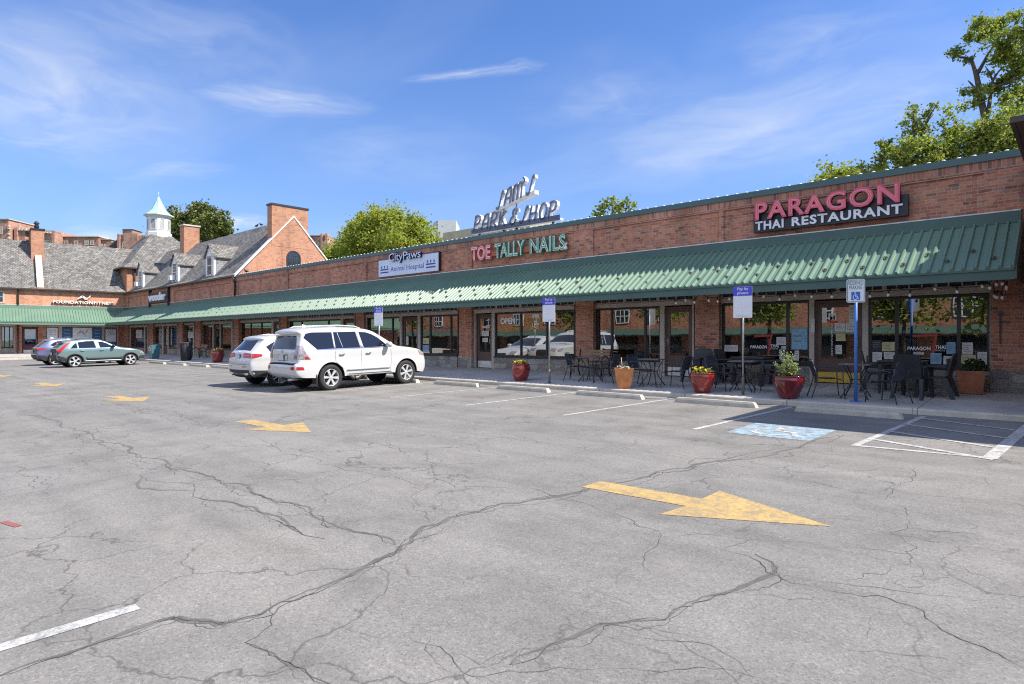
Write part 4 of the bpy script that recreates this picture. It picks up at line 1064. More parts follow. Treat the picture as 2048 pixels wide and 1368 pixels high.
# ridge chimney
f = MB(); f.box(-56.9, -56.0, 19.95, 21.2, 8.4, 11.05); ch = part(f, 'chimney', 'gable_brick', slate)
part(MB().box(-56.97, -55.93, 19.88, 21.27, 11.05, 11.17), 'chimney_cap', 'stone_trim', ch)
for k, (xc, ac) in enumerate(((-44.45, 0), (-50.95, 1), (-58.85, 1))):
    w2, yf, zb_, ze, zp = .68, .40, 5.80, 7.22, 8.0
    f = MB().tr(TF); P0 = [(xc - w2, zb_), (xc + w2, zb_), (xc + w2, ze), (xc, zp), (xc - w2, ze)]
    f.prism([(x, yf, z) for x, z in P0], [(x, yf + .12, z) for x, z in P0])
    dm = part(f, 'dormer', 'white_paint', slate)
    yb_ = (ze - RI[0]) / RI[1] + .35; yp_ = (zp - RI[0]) / RI[1] + .35
    for s in (-1, 1):
        f = MB().tr(TF); x = xc + s * (w2 - .02); f.poly([(x, yf + .1, zb_ + .05), (x, yb_, ze), (x, yf + .1, ze)] if s > 0 else [(x, yf + .1, zb_ + .05), (x, yf + .1, ze), (x, yb_, ze)])
        part(f, 'cheek', 'dormer_slate', dm)
    f = MB().tr(TF)
    for s in (-1, 1):
        xo = xc + s * (w2 + .12); zo = ze - .14
        A = [(xo, yf - .12, zo), (xo, yb_ - .05, zo), (xc, yp_ + .1, zp + .03), (xc, yf - .12, zp + .03)]
        roof_quad(f, A if s > 0 else [A[1], A[0], A[3], A[2]])
        f.poly([(p[0], p[1], p[2] - .05) for p in A][::-1])
        f.poly([A[0], A[3], (A[3][0], A[3][1], A[3][2] - .06), (A[0][0], A[0][1], A[0][2] - .06)]); f.poly([A[0], A[1], (A[1][0], A[1][1], A[1][2] - .06), (A[0][0], A[0][1], A[0][2] - .06)])
    part(f, 'dormer_roof', 'slate', dm)
    f = MB().tr(TF); f.box(xc - .36, xc + .36, yf - .012, yf - .002, zb_ + .1, ze - .05, 1)
    for (a, b, c, d_) in ((-.42, -.36, .06, 1.42), (.36, .42, .06, 1.42), (-.42, .42, 1.37, 1.43), (-.42, .42, .04, .1), (-.36, .36, .70, .75)): f.box(xc + a, xc + b, yf - .03, yf - .001, zb_ + c, zb_ + d_, 0)
    if ac:
        for xx in (-.12, .12): f.box(xc + xx - .012, xc + xx + .012, yf - .022, yf - .001, zb_ + .1, ze - .05, 0)
        for zz_ in (.32, .52, .95, 1.15): f.box(xc - .36, xc + .36, yf - .02, yf - .001, zb_ + zz_, zb_ + zz_ + .022, 0)
    part(f, 'dormer_window', ['white_paint', 'far_glass'], dm)
    if ac:
        f = MB().tr(TF); f.box(xc - .36, xc + .2, yf - .38, yf - .02, zb_ + .12, zb_ + .5)
        for q in range(6): f.box(xc - .34, xc + .18, yf - .39, yf - .38, zb_ + .15 + q * .055, zb_ + .18 + q * .055)
        tag(f.obj('air_conditioner', 'white_paint'), 'white window air conditioner in the %s' % ('middle dormer of the slate roof' if k == 1 else 'dormer nearest the corner pavilion'), 'air conditioner', 'window air conditioners')

# ---- left wing ------------------------------------------------------------
wing = thing('wing_building', 'brick wing on the left with slate roof and sunlit green awning', 'shop row', wp(-10, 0, ZF), WA)
def wl(px, y=.2): return ws(px, -y)
ZE = 5.55
f = MB().tr(TW); f.box(-32, 0, 0, .4, 2.99, ZE); part(f, 'wall', 'orange_brick', wing)
for a, b in ((-6, 1), (30, 44), (76, 91), (236, 249)): pier(wing, TW, wl(a, 0), min(0, wl(b, 0)), stone=.2)
f = MB().tr(TW); f.box(-32, wl(-6), 0, .36, .2, 2.99); part(f, 'pier', 'brick', wing)
posts(wing, TW, [(wl(p), wl(q)) for p, q in ((.5, 3), (27, 30), (90, 92), (117, 124), (203, 208.5), (233.5, 236))], head=(wl(.5), wl(30)))
posts(wing, TW, [], head=(wl(44), wl(76.5))); posts(wing, TW, [], head=(wl(90), wl(236)))
transoms(wing, TW, wl(.5), wl(30)); transoms(wing, TW, wl(90), wl(236))
w0 = shop_window(wing, TW, wl(3), wl(27), [wl(9), wl(19)])
dw = shop_door(wing, TW, wl(44.5), wl(76), col='burgundy', kick='alu_kick')
w1 = shop_window(wing, TW, wl(92), wl(117), [], frame='burgundy'); w2_ = shop_window(wing, TW, wl(208.5), wl(233.5), [], frame='burgundy')
def wbox(a, b, y0, y1, z0, z1, mat, name, par): return part(MB().tr(TW).box(wl(a), wl(b), y0, y1, z0, z1), name, mat, par)
for a, b in ((124, 144), (185, 203)):
    pb = wbox(a, b, .1, .25, .95, 2.42, 'panel_blue', 'blue_panel', wing)
    wr = wl(b) - wl(a)
    for k, t_ in enumerate(('CLASSES', 'TRAINING', 'YOGA', 'NUTRITION', 'CYCLE')):
        text('lettering', t_, 'letter_white', Vector(wp(wl(a) + wr * .22, -.094, 2.2 - k * .27)), WX, ZP, wr * .55, .06, pb)
pw = wbox(145, 184, .1, .25, .95, 2.42, 'sign_white', 'white_panel', wing)
wbox(124, 203, .12, .3, .3, .95, 'rubble_stone', 'stall_riser', wing)
def ff_logo(mapf, d0, d1, wd, g, m=0, ms=None):
    g.ribbon([(0, .0), (.28, .62), (.36, .72), (.46, .66), (.62, .28), (.72, .22), (.82, .34), (1.0, .82)], wd, mapf, d0, d1, m, ms)
    g.ribbon([(.22, .22), (.34, .5), (.44, .42), (.56, .12), (.68, .0), (.8, .1)], wd * .8, mapf, d0, d1 - (d1 - d0) * .1, m, ms)
g = MB(); a0 = wl(154); L = wl(175) - wl(154)
ff_logo(lambda x, y, d: wp(a0 + x * L, -.094 + d, 1.85 + y * .45), 0, .002, .075, g); part(g, 'emblem', 'ink_grey', pw)
for k, t_ in enumerate(('FOUNDATION FITNESS', 'PERSONAL TRAINING')):
    text('lettering', t_, 'ink_grey', Vector(wp(wl(149), -.094, 1.7 - k * .5)), WX, ZP, wl(181) - wl(149), .055, pw)
g = MB(); a1 = wl(53); L1 = wl(66) - wl(53)
ff_logo(lambda x, y, d: wp(a1 + x * L1, -.19 + d, 1.75 + y * .3), 0, .002, .09, g); part(g, 'emblem', 'letter_white', dw)
for zz_, pp in ((1.35, (50, 64)), (1.22, (54, 68))): text('lettering', 'Open Gym', 'letter_white', Vector(wp(wl(pp[0]), -.19, zz_)), WX, ZP, wl(pp[1]) - wl(pp[0]), .07, dw)
for w_, a, b, tx in ((w1, 95, 115, ('FLEXING YOUR', 'POWER IS AN', 'EXCITING TIME')), (w2_, 211, 231.5, ('YOUR', 'STRENGTH', 'JOURNEY'))):
    po = wbox(a, b, .19, .2, 1.25, 2.3, 'sign_white', 'poster', w_); wbox(a, b, .19, .2, .95, 1.25, 'panel_blue', 'poster', w_)
    for k, t_ in enumerate(tx):
        text('lettering', t_.replace(' ', '  '), 'ink_grey', Vector(wp(wl(a) + .1, -.187, 2.12 - k * .17)), WX, ZP, (wl(b) - wl(a)) - .2, .1, w_)
interior(wing, TW, -14, -.6)
awning(wing, TW, -32, 0, None, 'v', guards=None)
f = MB().tr(TW); NR, ZRW = 4.2, 9.85; slw = (ZRW - 5.85) / (NR - .4)
def zw(y): return 5.85 + (y - .4) * slw
roof_quad(f, [(-32, -.27, 5.53), (-.05, -.27, 5.53), (.35, .4, 5.85), (-32, .4, 5.85)])
roof_quad(f, [(-32, .4, 5.85), (.35, .4, 5.85), (4.5, NR, ZRW), (-32, NR, ZRW)])
roof_quad(f, [(4.5, 2 * NR, 5.7), (-32, 2 * NR, 5.7), (-32, NR, ZRW), (4.5, NR, ZRW)])
part(f, 'roof', 'slate', wing)
part(MB().tr(TW).box(-32, -.2, -.31, -.2, 5.42, 5.52), 'gutter', 'brown_pipe', wing)
f = MB().tr(TW); xd = wl(36, 0); f.tube([(xd, -.15, 5.45), (xd, -.1, 5.2), (xd, -.1, 4.2)], .055, 8); part(f, 'downpipe', 'brown_pipe', wing)
f = MB().tr(TW); xd = wl(35.5, 0); f.tube([(xd, -.08, 2.8), (xd, -.08, .3)], .055, 8); part(f, 'downpipe', 'brown_pipe', wing)
# upstairs window at the frame edge
f = MB().tr(TW); a, b = wl(-12, 0), wl(9.5, 0)
f.box(a, b, -.035, .0, 4.3, 5.25, 0); f.box(a + .12, b - .12, -.045, -.037, 4.4, 5.15, 1); f.box(a + .12, b - .12, -.05, -.038, 4.76, 4.80, 0)
part(f, 'upper_window', ['tan_paint', 'far_glass'], wing)
# party wall coping and chimney through the roof
sc_ = ws(81, .05)
f = MB().tr(TW); x0, x1 = sc_ - .22, sc_ + .22
f.prism([(x0 + .05, -.15, 5.3), (x0 + .05, 3.2, zw(3.2) - .2), (x0 + .05, 3.2, zw(3.2) + .28), (x0 + .05, -.15, zw(-.15) + .3)], [(x1 - .05, -.15, 5.3), (x1 - .05, 3.2, zw(3.2) - .2), (x1 - .05, 3.2, zw(3.2) + .28), (x1 - .05, -.15, zw(-.15) + .3)])
f.box(x0 - .03, x1 + .03, -.3, .12, 5.45, zw(-.1) + .32)
pwl = part(f, 'party_wall', 'gable_brick', wing)
f = MB().tr(TW); f.prism([(x0, -.2, zw(-.2) + .3), (x1, -.2, zw(-.2) + .3), (x1, 3.1, zw(3.1) + .3), (x0, 3.1, zw(3.1) + .3)], [(x0, -.2, zw(-.2) + .42), (x1, -.2, zw(-.2) + .42), (x1, 3.1, zw(3.1) + .42), (x0, 3.1, zw(3.1) + .42)])
part(f, 'wall_coping', 'stone_trim', pwl)
f = MB().tr(TW); f.box(sc_ - .48, sc_ + .40, 2.55, 4.9, 7.6, 10.65); ch = part(f, 'chimney', 'gable_brick', wing)
f = MB().tr(TW); f.box(sc_ - .55, sc_ + .47, 2.48, 4.97, 10.65, 10.77); f.lathe([(.12, 0), (.16, .1), (.2, .2), (.12, .35), (.22, .45), (.1, .62), (0, .66)], 10, 0, (sc_ - .1, 2.9, 10.77)); part(f, 'chimney_cap', 'dark_metal', ch)

# ---- corner pavilion with cupola -------------------------------------------
pav = thing('corner_pavilion', 'square brick pavilion with slate hip roof and white cupola', 'pavilion', (-65.4, 21.0, 0))
A7 = 7.35; px0_, py0_ = CX - A7 + .05, YW + .2; px1_, py1_ = CX + .05, YW + .2 + A7; pcx, pcy = (px0_ + px1_) / 2, (py0_ + py1_) / 2
f = MB(); f.box(px0_, px1_, py0_, py1_, 4, 7.8); f.box(px1_ - .35, px1_ + .06, py0_ - .06, py0_ + .35, 5.2, 7.8)
part(f, 'wall', 'gable_brick', pav)
f = MB(); sq = [(-1, -1), (1, -1), (1, 1), (-1, 1)]
lv = [(A7 / 2 + .4, 7.72), (A7 / 2 - .25, 8.2), (.95, 11.25)]
for (h0, z0), (h1, z1) in zip(lv, lv[1:]):
    for i in range(4):
        a, b = sq[i], sq[(i + 1) % 4]
        roof_quad(f, [(pcx + a[0] * h0, pcy + a[1] * h0, z0), (pcx + b[0] * h0, pcy + b[1] * h0, z0), (pcx + b[0] * h1, pcy + b[1] * h1, z1), (pcx + a[0] * h1, pcy + a[1] * h1, z1)])
h0 = lv[0][0]; f.poly([(pcx - h0, pcy - h0, 7.71), (pcx - h0, pcy + h0, 7.71), (pcx + h0, pcy + h0, 7.71), (pcx + h0, pcy - h0, 7.71)])
f.poly([(pcx + a * .95, pcy + b * .95, 11.25) for a, b in sq])
part(f, 'roof', 'slate', pav)
f = MB()
for s in (-1, 1):
    f.box(pcx - h0 - .08, pcx + h0 + .08, pcy + s * h0 - .06, pcy + s * h0 + .06, 7.62, 7.73); f.box(pcx + s * h0 - .06, pcx + s * h0 + .06, pcy - h0, pcy + h0, 7.615, 7.728)
f.tube([(px1_ + .12, py0_ + .55, 7.6), (px1_ + .12, py0_ + .55, 6.0)], .06, 8)
part(f, 'gutter', 'brown_pipe', pav)
f = MB(); r_ = 1.02
f.lathe([(1.12, 11.0), (1.12, 11.55), (1.0, 11.62), (1.0, 13.02), (1.1, 13.06), (1.16, 13.16), (1.3, 13.2), (1.3, 13.28)], 8, 0, (pcx, pcy, 0), smooth=False, ph=.5)
cp_ = part(f, 'cupola', 'cupola_white', pav)
f = MB(); f.lathe([(1.28, 13.28), (.98, 13.45), (.70, 13.75), (.46, 14.15), (.26, 14.6), (.09, 15.02), (.04, 15.1)], 8, 0, (pcx, pcy, 0), smooth=False, ph=.5); part(f, 'spire', 'verdigris', cp_)
f = MB(); f.tube([(pcx, pcy, 15.0), (pcx, pcy, 15.5)], .03, 6); f.lathe([(0, 0), (.07, .05), (.07, .1), (0, .15)], 8, 0, (pcx, pcy, 15.12)); part(f, 'finial', 'verdigris', cp_)
for k in range(8):
    a = 2 * math.pi * k / 8 - 0.0; ap = 1.0 * math.cos(math.pi / 8)
    n = Vector((math.cos(a), math.sin(a), 0)); tt = Vector((-n.y, n.x, 0)); c0 = Vector((pcx, pcy, 0)) + n * (ap)
    f = MB(); mf = lambda x, y, d: tuple(c0 + tt * x + n * d + Vector((0, 0, y)))
    ar = [(-.22, 11.85), (.22, 11.85), (.22, 12.6)] + [(.22 * math.cos(q * math.pi / 6), 12.6 + .22 * math.sin(q * math.pi / 6)) for q in range(1, 6)] + [(-.22, 12.6)]
    f.poly([mf(x, y, .006) for x, y in ar], 1); f.ribbon(ar, .05, mf, 0, .04, 0, closed=True)
    for q in range(9):
        z = 11.92 + q * .092; hw = .2 if z < 12.6 else math.sqrt(max(.0, .2 ** 2 - (z - 12.6) ** 2))
        if hw > .03: f.prism([mf(-hw, z, .008), mf(hw, z, .008), mf(hw, z + .02, .008), mf(-hw, z + .02, .008)], [mf(-hw, z - .02, .035), mf(hw, z - .02, .035), mf(hw, z, .035), mf(-hw, z, .035)], 0)
    part(f, 'louvre', ['cupola_white', 'ink_grey'], cp_)

# ---- right hand corner block (its eaves just enter the frame) ----------------
blk = thing('corner_block', 'brick corner block with brown eaves beyond the right end of the awning', 'building', (3, 15.5, 0))
def bx(y): return -.60
f = MB(); y0, y1 = 13.65, 17.02
f.prism([(bx(y0), y0, -.1), (9, y0, -.1), (9, y1, -.1), (bx(y1), y1, -.1)], [(bx(y0), y0, 5.05), (9, y0, 5.05), (9, y1, 5.05), (bx(y1), y1, 5.05)])
part(f, 'wall', 'brick', blk)
f = MB(); e = .30; E0 = [(bx(13.35) - e, 13.38), (9.3, 13.38), (9.3, 24), (bx(17.0) - e, 24)]; RX, RZ = 4.2, 8.6
E3 = [(x, y, 5.12) for x, y in E0]; r0, r1 = (RX, 17.6, RZ), (RX, 20.5, RZ)
roof_quad(f, [E3[0], E3[1], r0, r0]); roof_quad(f, [E3[3], E3[0], r0, r1]); roof_quad(f, [E3[1], E3[2], r1, r0]); roof_quad(f, [E3[2], E3[3], r1, r1])
part(f, 'roof', 'slate', blk)
f = MB(); f.prism([(x, y, 5.06) for x, y in E0], [(x, y, 5.10) for x, y in E0])
part(f, 'soffit', 'brown_pipe', blk)
f = MB(); a, b, c_, d_ = E0
f.prism([(a[0] - .07, a[1] - .07, 5.05), (b[0], b[1] - .07, 5.05), (b[0], b[1] - .005, 5.05), (a[0] - .005, a[1] - .005, 5.05), (d_[0] - .005, 17.0, 5.05), (d_[0] - .07, 17.0, 5.05)], [(a[0] - .07, a[1] - .07, 5.15), (b[0], b[1] - .07, 5.15), (b[0], b[1] - .005, 5.15), (a[0] - .005, a[1] - .005, 5.15), (d_[0] - .005, 17.0, 5.15), (d_[0] - .07, 17.0, 5.15)])
part(f, 'gutter', 'brown_pipe', blk)
# ------------------------------------------------------------------ shop signs
def up(px, py, y): return fz(px, py, y)
# big red and white restaurant sign
YS = YW - .16
sg = thing('restaurant_sign', 'black shop sign with raised red PARAGON over white THAI RESTAURANT', 'shop sign', (fx(1660, YS), YS, 4.3))
a, b = fx(1507, YS), fx(1816, YS)
z0 = fz(1507, 466, YS); z1 = fz(1507, 429, YS)
part(MB().box(a, b, YS, YW - .01, z0, z1), 'panel', 'black_sign', sg)
wl_ = [('PARAGON', fx(1510, YS - .1), fx(1800, YS - .1))]
pa, pb = wl_[0][1], wl_[0][2]; zb = fz(1510, 442, YS - .1); hh = fz(1510, 406, YS - .1) - zb
text('lettering', 'PARAGON', 'letter_red', (pa, YS - .003, zb), XP, ZP, pb - pa, hh, sg, True, offset=.035, depth=.06, side='letter_edge', spacing=1.12)
text('neon_tube', 'PARAGON', 'letter_red_line', (pa + .05, YS - .003, zb + .05), XP, ZP, pb - pa - .1, hh - .1, sg, True, offset=-.008, out=.124, spacing=1.14)
text('neon_fill', 'PARAGON', 'letter_red', (pa + .062, YS - .003, zb + .062), XP, ZP, pb - pa - .124, hh - .124, sg, True, offset=-.026, out=.127, spacing=1.145)
ra, rb = fx(1509, YS), fx(1807, YS); zr0 = fz(1509, 462, YS); zr1 = fz(1509, 448, YS)
rw = rb - ra - .05
text('lettering', 'THAI', 'letter_white', (ra + .04, YS - .002, zr0), XP, ZP, rw * .215, .235, sg, True, offset=.03, depth=.02, spacing=1.14)
text('lettering', 'RESTAURANT', 'letter_white', (ra + .04 + rw * .275, YS - .002, zr0), XP, ZP, rw * .725, .235, sg, True, offset=.03, depth=.02, spacing=1.14)
# nail shop neon
sg = thing('nail_shop_sign', 'open neon channel letters TOE in red and TALLY NAILS in green', 'shop sign', (fx(1040), YW, 4.4))
YN = YW - .12
f = MB(); f.box(fx(945), fx(1136), YW - .07, YW + .05, fz(980, 514, YW), fz(980, 503, YW)); part(f, 'raceway', 'raceway_rust', sg)
for t_, p0, p1, m1, m2 in (('TOE', 943.5, 982, 'neon_red', 'neon_pink'), ('TALLY', 990, 1051, 'neon_green', 'neon_mint'), ('NAILS', 1060.5, 1132.5, 'neon_green', 'neon_mint')):
    a, b = fx(p0, YN), fx(p1, YN); zb = 4.50; hh = .56
    text('lettering', t_, m1, (a, YW - .06, zb), XP, ZP, b - a, hh, sg, True, offset=.035, depth=.05, spacing=1.05)
    text('neon_tube', t_, m2, (a + .02, YW - .06, zb + .02), XP, ZP, b - a - .04, hh - .04, sg, True, offset=.022, out=.103, spacing=1.06)
    text('neon_gap', t_, m1, (a + .035, YW - .06, zb + .035), XP, ZP, b - a - .07, hh - .07, sg, True, offset=-.014, out=.106, spacing=1.065)
f = MB(); f.tube([(fx(1137), YW - .02, 4.72), (fx(1137), YW - .12, 4.74), (fx(1137), YW - .16, 4.66)], .03, 6); f.lathe([(0, 0), (.06, -.06), (.07, -.14), (0, -.16)], 8, 0, (fx(1137), YW - .16, 4.66))
tag(f.obj('flood_lamp', 'white_paint'), 'small white flood lamp on the brick right of NAILS', 'lamp')
# animal hospital
YA = YW - .09
sg = thing('animal_hospital_sign', 'pale blue CityPaws Animal Hospital sign with paw prints', 'shop sign', (fx(816), YW, 4.4))
a, b = fx(757, YA), fx(877, YA); z0, z1 = 4.305, 5.06
part(MB().box(a, b, YA, YW + .04, z0, z1), 'panel', 'pale_sign', sg)
f = MB(); f.box(a - .015, a, YA - .005, YW + .03, z0, z1); f.box(b, b + .03, YA - .005, YW + .03, z0 - .02, z1 + .03); f.box(a, b, YA - .005, YW + .03, z1, z1 + .02); part(f, 'frame', 'dark_metal', sg)
ca, cb = fx(781, YA), fx(845, YA)
text('lettering', 'CityPaws', 'navy', (ca, YA - .002, 4.83), XP, ZP, cb - ca, .47, sg, True, offset=.015, depth=.05, spacing=.95)
text('letter_face', 'CityPaws', 'pale_sign', (ca + .01, YA - .002, 4.84), XP, ZP, cb - ca - .02, .45, sg, True, offset=.0, out=.104, spacing=.95)
ca, cb = fx(781, YA), fx(847.5, YA)
text('lettering', 'Animal Hospital', 'navy_print', (ca, YA - .002, 4.42), XP, ZP, cb - ca, .30, sg, True, offset=.004)
for p0, p1 in ((761, 777), (852, 871)):
    x0, x1 = fx(p0, YA), fx(p1, YA); g = MB()
    for z in (4.46, 4.59): g.poly([(x0, YA - .004, z), (x1, YA - .004, z), (x1, YA - .004, z + .06), (x0, YA - .004, z + .06)])
    part(g, 'stripe', 'navy_print', sg)
    g = MB()
    for k in range(3):
        cx_ = x0 + (x1 - x0) * (.15 + .35 * k); zc = 4.735
        for (dx, dz, r_) in ((0, -.022, .034), (-.035, .02, .014), (-.013, .038, .015), (.013, .038, .015), (.035, .02, .014)):
            g.poly([(cx_ + dx + r_ * 1.05 * math.cos(q * math.pi / 5), YA - .004, zc + dz + r_ * 1.2 * math.sin(q * math.pi / 5)) for q in range(10)])
    part(g, 'paw_print', 'navy_print', sg)
# wonder box
YO = YW - .16; a, b = fx(298.5, YO), fx(335, YO); z0, z1 = fz(300, 605.5, YO), fz(300, 586.5, YO)
sg = thing('wonder_sign', 'black box sign reading wonder in white, between dark brackets', 'shop sign', ((a + b) / 2, YO, z0))
f = MB(); f.box(a, b, YO, YW, z0, z1); f.box(a - .02, b + .02, YO - .01, YW - .01, z0 - .06, z0); part(f, 'panel', 'black_sign', sg)
for x in (a - .06, b + .03):
    f = MB(); f.box(x - .05, x + .05, YO - .03, YW, z0 - .35, z1 + .25); f.box(x - .09, x + .09, YO - .06, YW, z1 + .22, z1 + .30)
    part(f, 'bracket', 'dark_metal', sg)
text('lettering', 'wonder', 'letter_white', (a + .04, YO - .002, z0 + .08), XP, ZP, (b - a) * .93, (z1 - z0) * .83, sg, True, offset=.05, depth=.05)
# fitness sign on the wing
sg = thing('fitness_sign', 'cream raised letters FOUNDATION FITNESS with wave emblem on sunlit brick', 'shop sign', wp(-1.8, 0, 4.4), WA)
n0 = .16; s0, s1 = ws(106, n0), ws(228, n0)
text('lettering', 'FOUNDATIONFITNESS', 'foundation_white', Vector(wp(s0, n0 - .06, 4.40)), WX, ZP, s1 - s0, .255, sg, True, offset=.025, depth=.05, side='foundation_side', spacing=1.1)
g = MB(); e0, e1 = ws(155, n0), ws(181, n0)
ff_logo(lambda x, y, d: wp(e0 + x * (e1 - e0), n0 - .06 + d, 4.78 + y * .42), 0, .1, .085, g, 0, 1); part(g, 'emblem', ['foundation_white', 'foundation_side'], sg)
f = MB().tr(TW); f.box(s0 + .02, s1 - .02, -.10, .0, 4.45, 4.53); part(f, 'raceway', 'foundation_side', sg)

# Sam's roof sign: stroke letters
S_ = [(.96, .80), (.90, .97), (.76, 1.0), (.66, .86), (.56, .5), (.44, .14), (.30, .0), (.12, .02), (.03, .16)]
GL = {'S': [S_], 's': [S_],
      'A': [[(.0, 0), (.12, .55), (.32, .92), (.58, 1.0), (.80, .98), (.80, 0)], [(.08, .38), (.8, .38)]],
      'm': [[(.03, 0), (.03, 1)], [(.03, .80), (.18, .97), (.36, .97), (.44, .82), (.44, 0)], [(.44, .80), (.60, .97), (.78, .97), (.88, .82), (.88, 0)]],
      'P': [[(.04, 0), (.12, 1)], [(.10, .98), (.5, 1.0), (.74, .92), (.80, .74), (.70, .54), (.46, .44), (.08, .42)]],
      'R': [[(.04, 0), (.12, 1)], [(.10, .98), (.5, 1.0), (.74, .92), (.78, .74), (.66, .56), (.40, .48), (.08, .46)], [(.34, .48), (.82, 0)]],
      'K': [[(.06, 0), (.10, 1)], [(.84, 1.0), (.10, .44)], [(.30, .58), (.86, 0)]],
      '&': [[(.86, .78), (.78, .95), (.56, 1.0), (.36, .92), (.30, .72), (.44, .56), (.60, .54)], [(.44, .54), (.18, .44), (.06, .24), (.16, .05), (.42, .0), (.70, .10), (.88, .34)]],
      'H': [[(.06, 0), (.14, 1)], [(.74, 0), (.82, 1)], [(.08, .50), (.78, .50)]],
      'O': [[(.46 + .40 * math.cos(t * math.pi / 8), .5 + .5 * math.sin(t * math.pi / 8)) for t in range(17)]]}
def sam_word(root, word, O, ax, ay, w, h, adv, shear):
    n_ = Vector((0, -1, 0)); O = Vector(O); ax = Vector(ax); ay = Vector(ay); x = 0; tot = sum(adv)
    for ch_, ad in zip(word, adv):
        lw = w * ad / tot
        if ch_ != ' ':
            mf = lambda u, v, d: tuple(O + ax * (x + u * lw * .86 + shear * v * h) + ay * (v * h) + n_ * d)
            sc = lambda p: [(q[0], q[1]) for q in p]
            g = MB(); W_ = .092
            # strokes are laid out in metres so that the stroke width stays even
            mm = lambda u, v, d: tuple(O + ax * (x + u) + ay * v + n_ * d)
            for st in GL[ch_]:
                pts = [(u * lw * .86 + shear * v * h, v * h) for u, v in st]
                g.ribbon(pts, W_, mm, -.15, 0, 0, 2); g.ribbon(pts, W_ * .55, mm, .0, .012, 1, 1); g.ribbon(pts, W_ * .16, mm, .012, .03, 0, 0)
            part(g, 'letter', ['sam_face', 'sam_line', 'sam_side'], root)
        x += lw
YB_ = 17.75
sam = thing('rooftop_sign', "large grey script sign SAM'S PARK & SHOP on posts above the roof", 'roof sign', (-16.4, YB_, 4.8))
za, zc_ = fz(945, 464, YB_), fz(1113, 438, YB_); xa, xc = fx(947, YB_), fx(1103, YB_)
sam_word(sam, 'PARK & SHOP', (xa, YB_, za + .02), XP, ZP, xc - xa + .3, .60, [1, 1, 1, 1.0, .25, .95, .18, 1, 1.02, 1, 1], .17)
f = MB(); f.box(xa - .12, xc + .42, YB_ - .005, YB_ + .16, za - .10, za - .02, 0); part(f, 'raceway', 'sam_side', sam)
f = MB(); f.box(xa - .12, xc + .40, YB_ - .012, YB_ - .006, za - .09, za + .10, 0); part(f, 'raceway_face', 'sam_face', sam)
xs0, zs0 = fx(990, YB_), fz(990, 424, YB_); xs1, zs1 = fx(1063, YB_), fz(1063, 389, YB_)
av = Vector((xs1 - xs0, 0, zs1 - zs0)); Lw = av.length; av.normalize()
sam_word(sam, 'SAm S', (xs0 + .05, YB_, zs0 + .08), av, ZP, Lw + .12, .60, [1, 1.0, 1.25, .28, 1], .14)
O_ = Vector((xs0, YB_, zs0 + .08)); f = MB(); q0 = O_ + av * (Lw * .79) + Vector((0, 0, .50))
f.ribbon([(0, 0), (.05, .08), (.04, .17), (-.03, .24)], .07, lambda u, v, d: tuple(q0 + Vector((u, -d, v))), -.2, 0, 0, 1); part(f, 'apostrophe', ['sam_face', 'sam_side'], sam)
f = MB(); dz = Vector((0, 0, 1)); A = O_ - av * .12 - dz * .10; B = O_ + av * (Lw + .16) - dz * .10
f.prism([tuple(A), tuple(B), tuple(B + dz * .14), tuple(A + dz * .14)], [tuple(p + Vector((0, .24, 0))) for p in (A, B, B + dz * .14, A + dz * .14)]); part(f, 'raceway', 'sam_side', sam)
for px_, zt_ in ((1008, zs0 + .15), (1033, zs0 + .35)):
    f = MB(); x = fx(px_, YB_ + .12); f.tube([(x, YB_ + .12, 4.8), (x, YB_ + .12, zt_)], .028, 6); part(f, 'post', 'steel_post', sam)
for px_ in (960, 1008, 1034, 1107):
    f = MB(); x = fx(px_, YB_ + .12); f.box(x - .04, x + .04, YB_ + .08, YB_ + .16, 4.78, za - .09); part(f, 'post', 'dark_metal', sam)

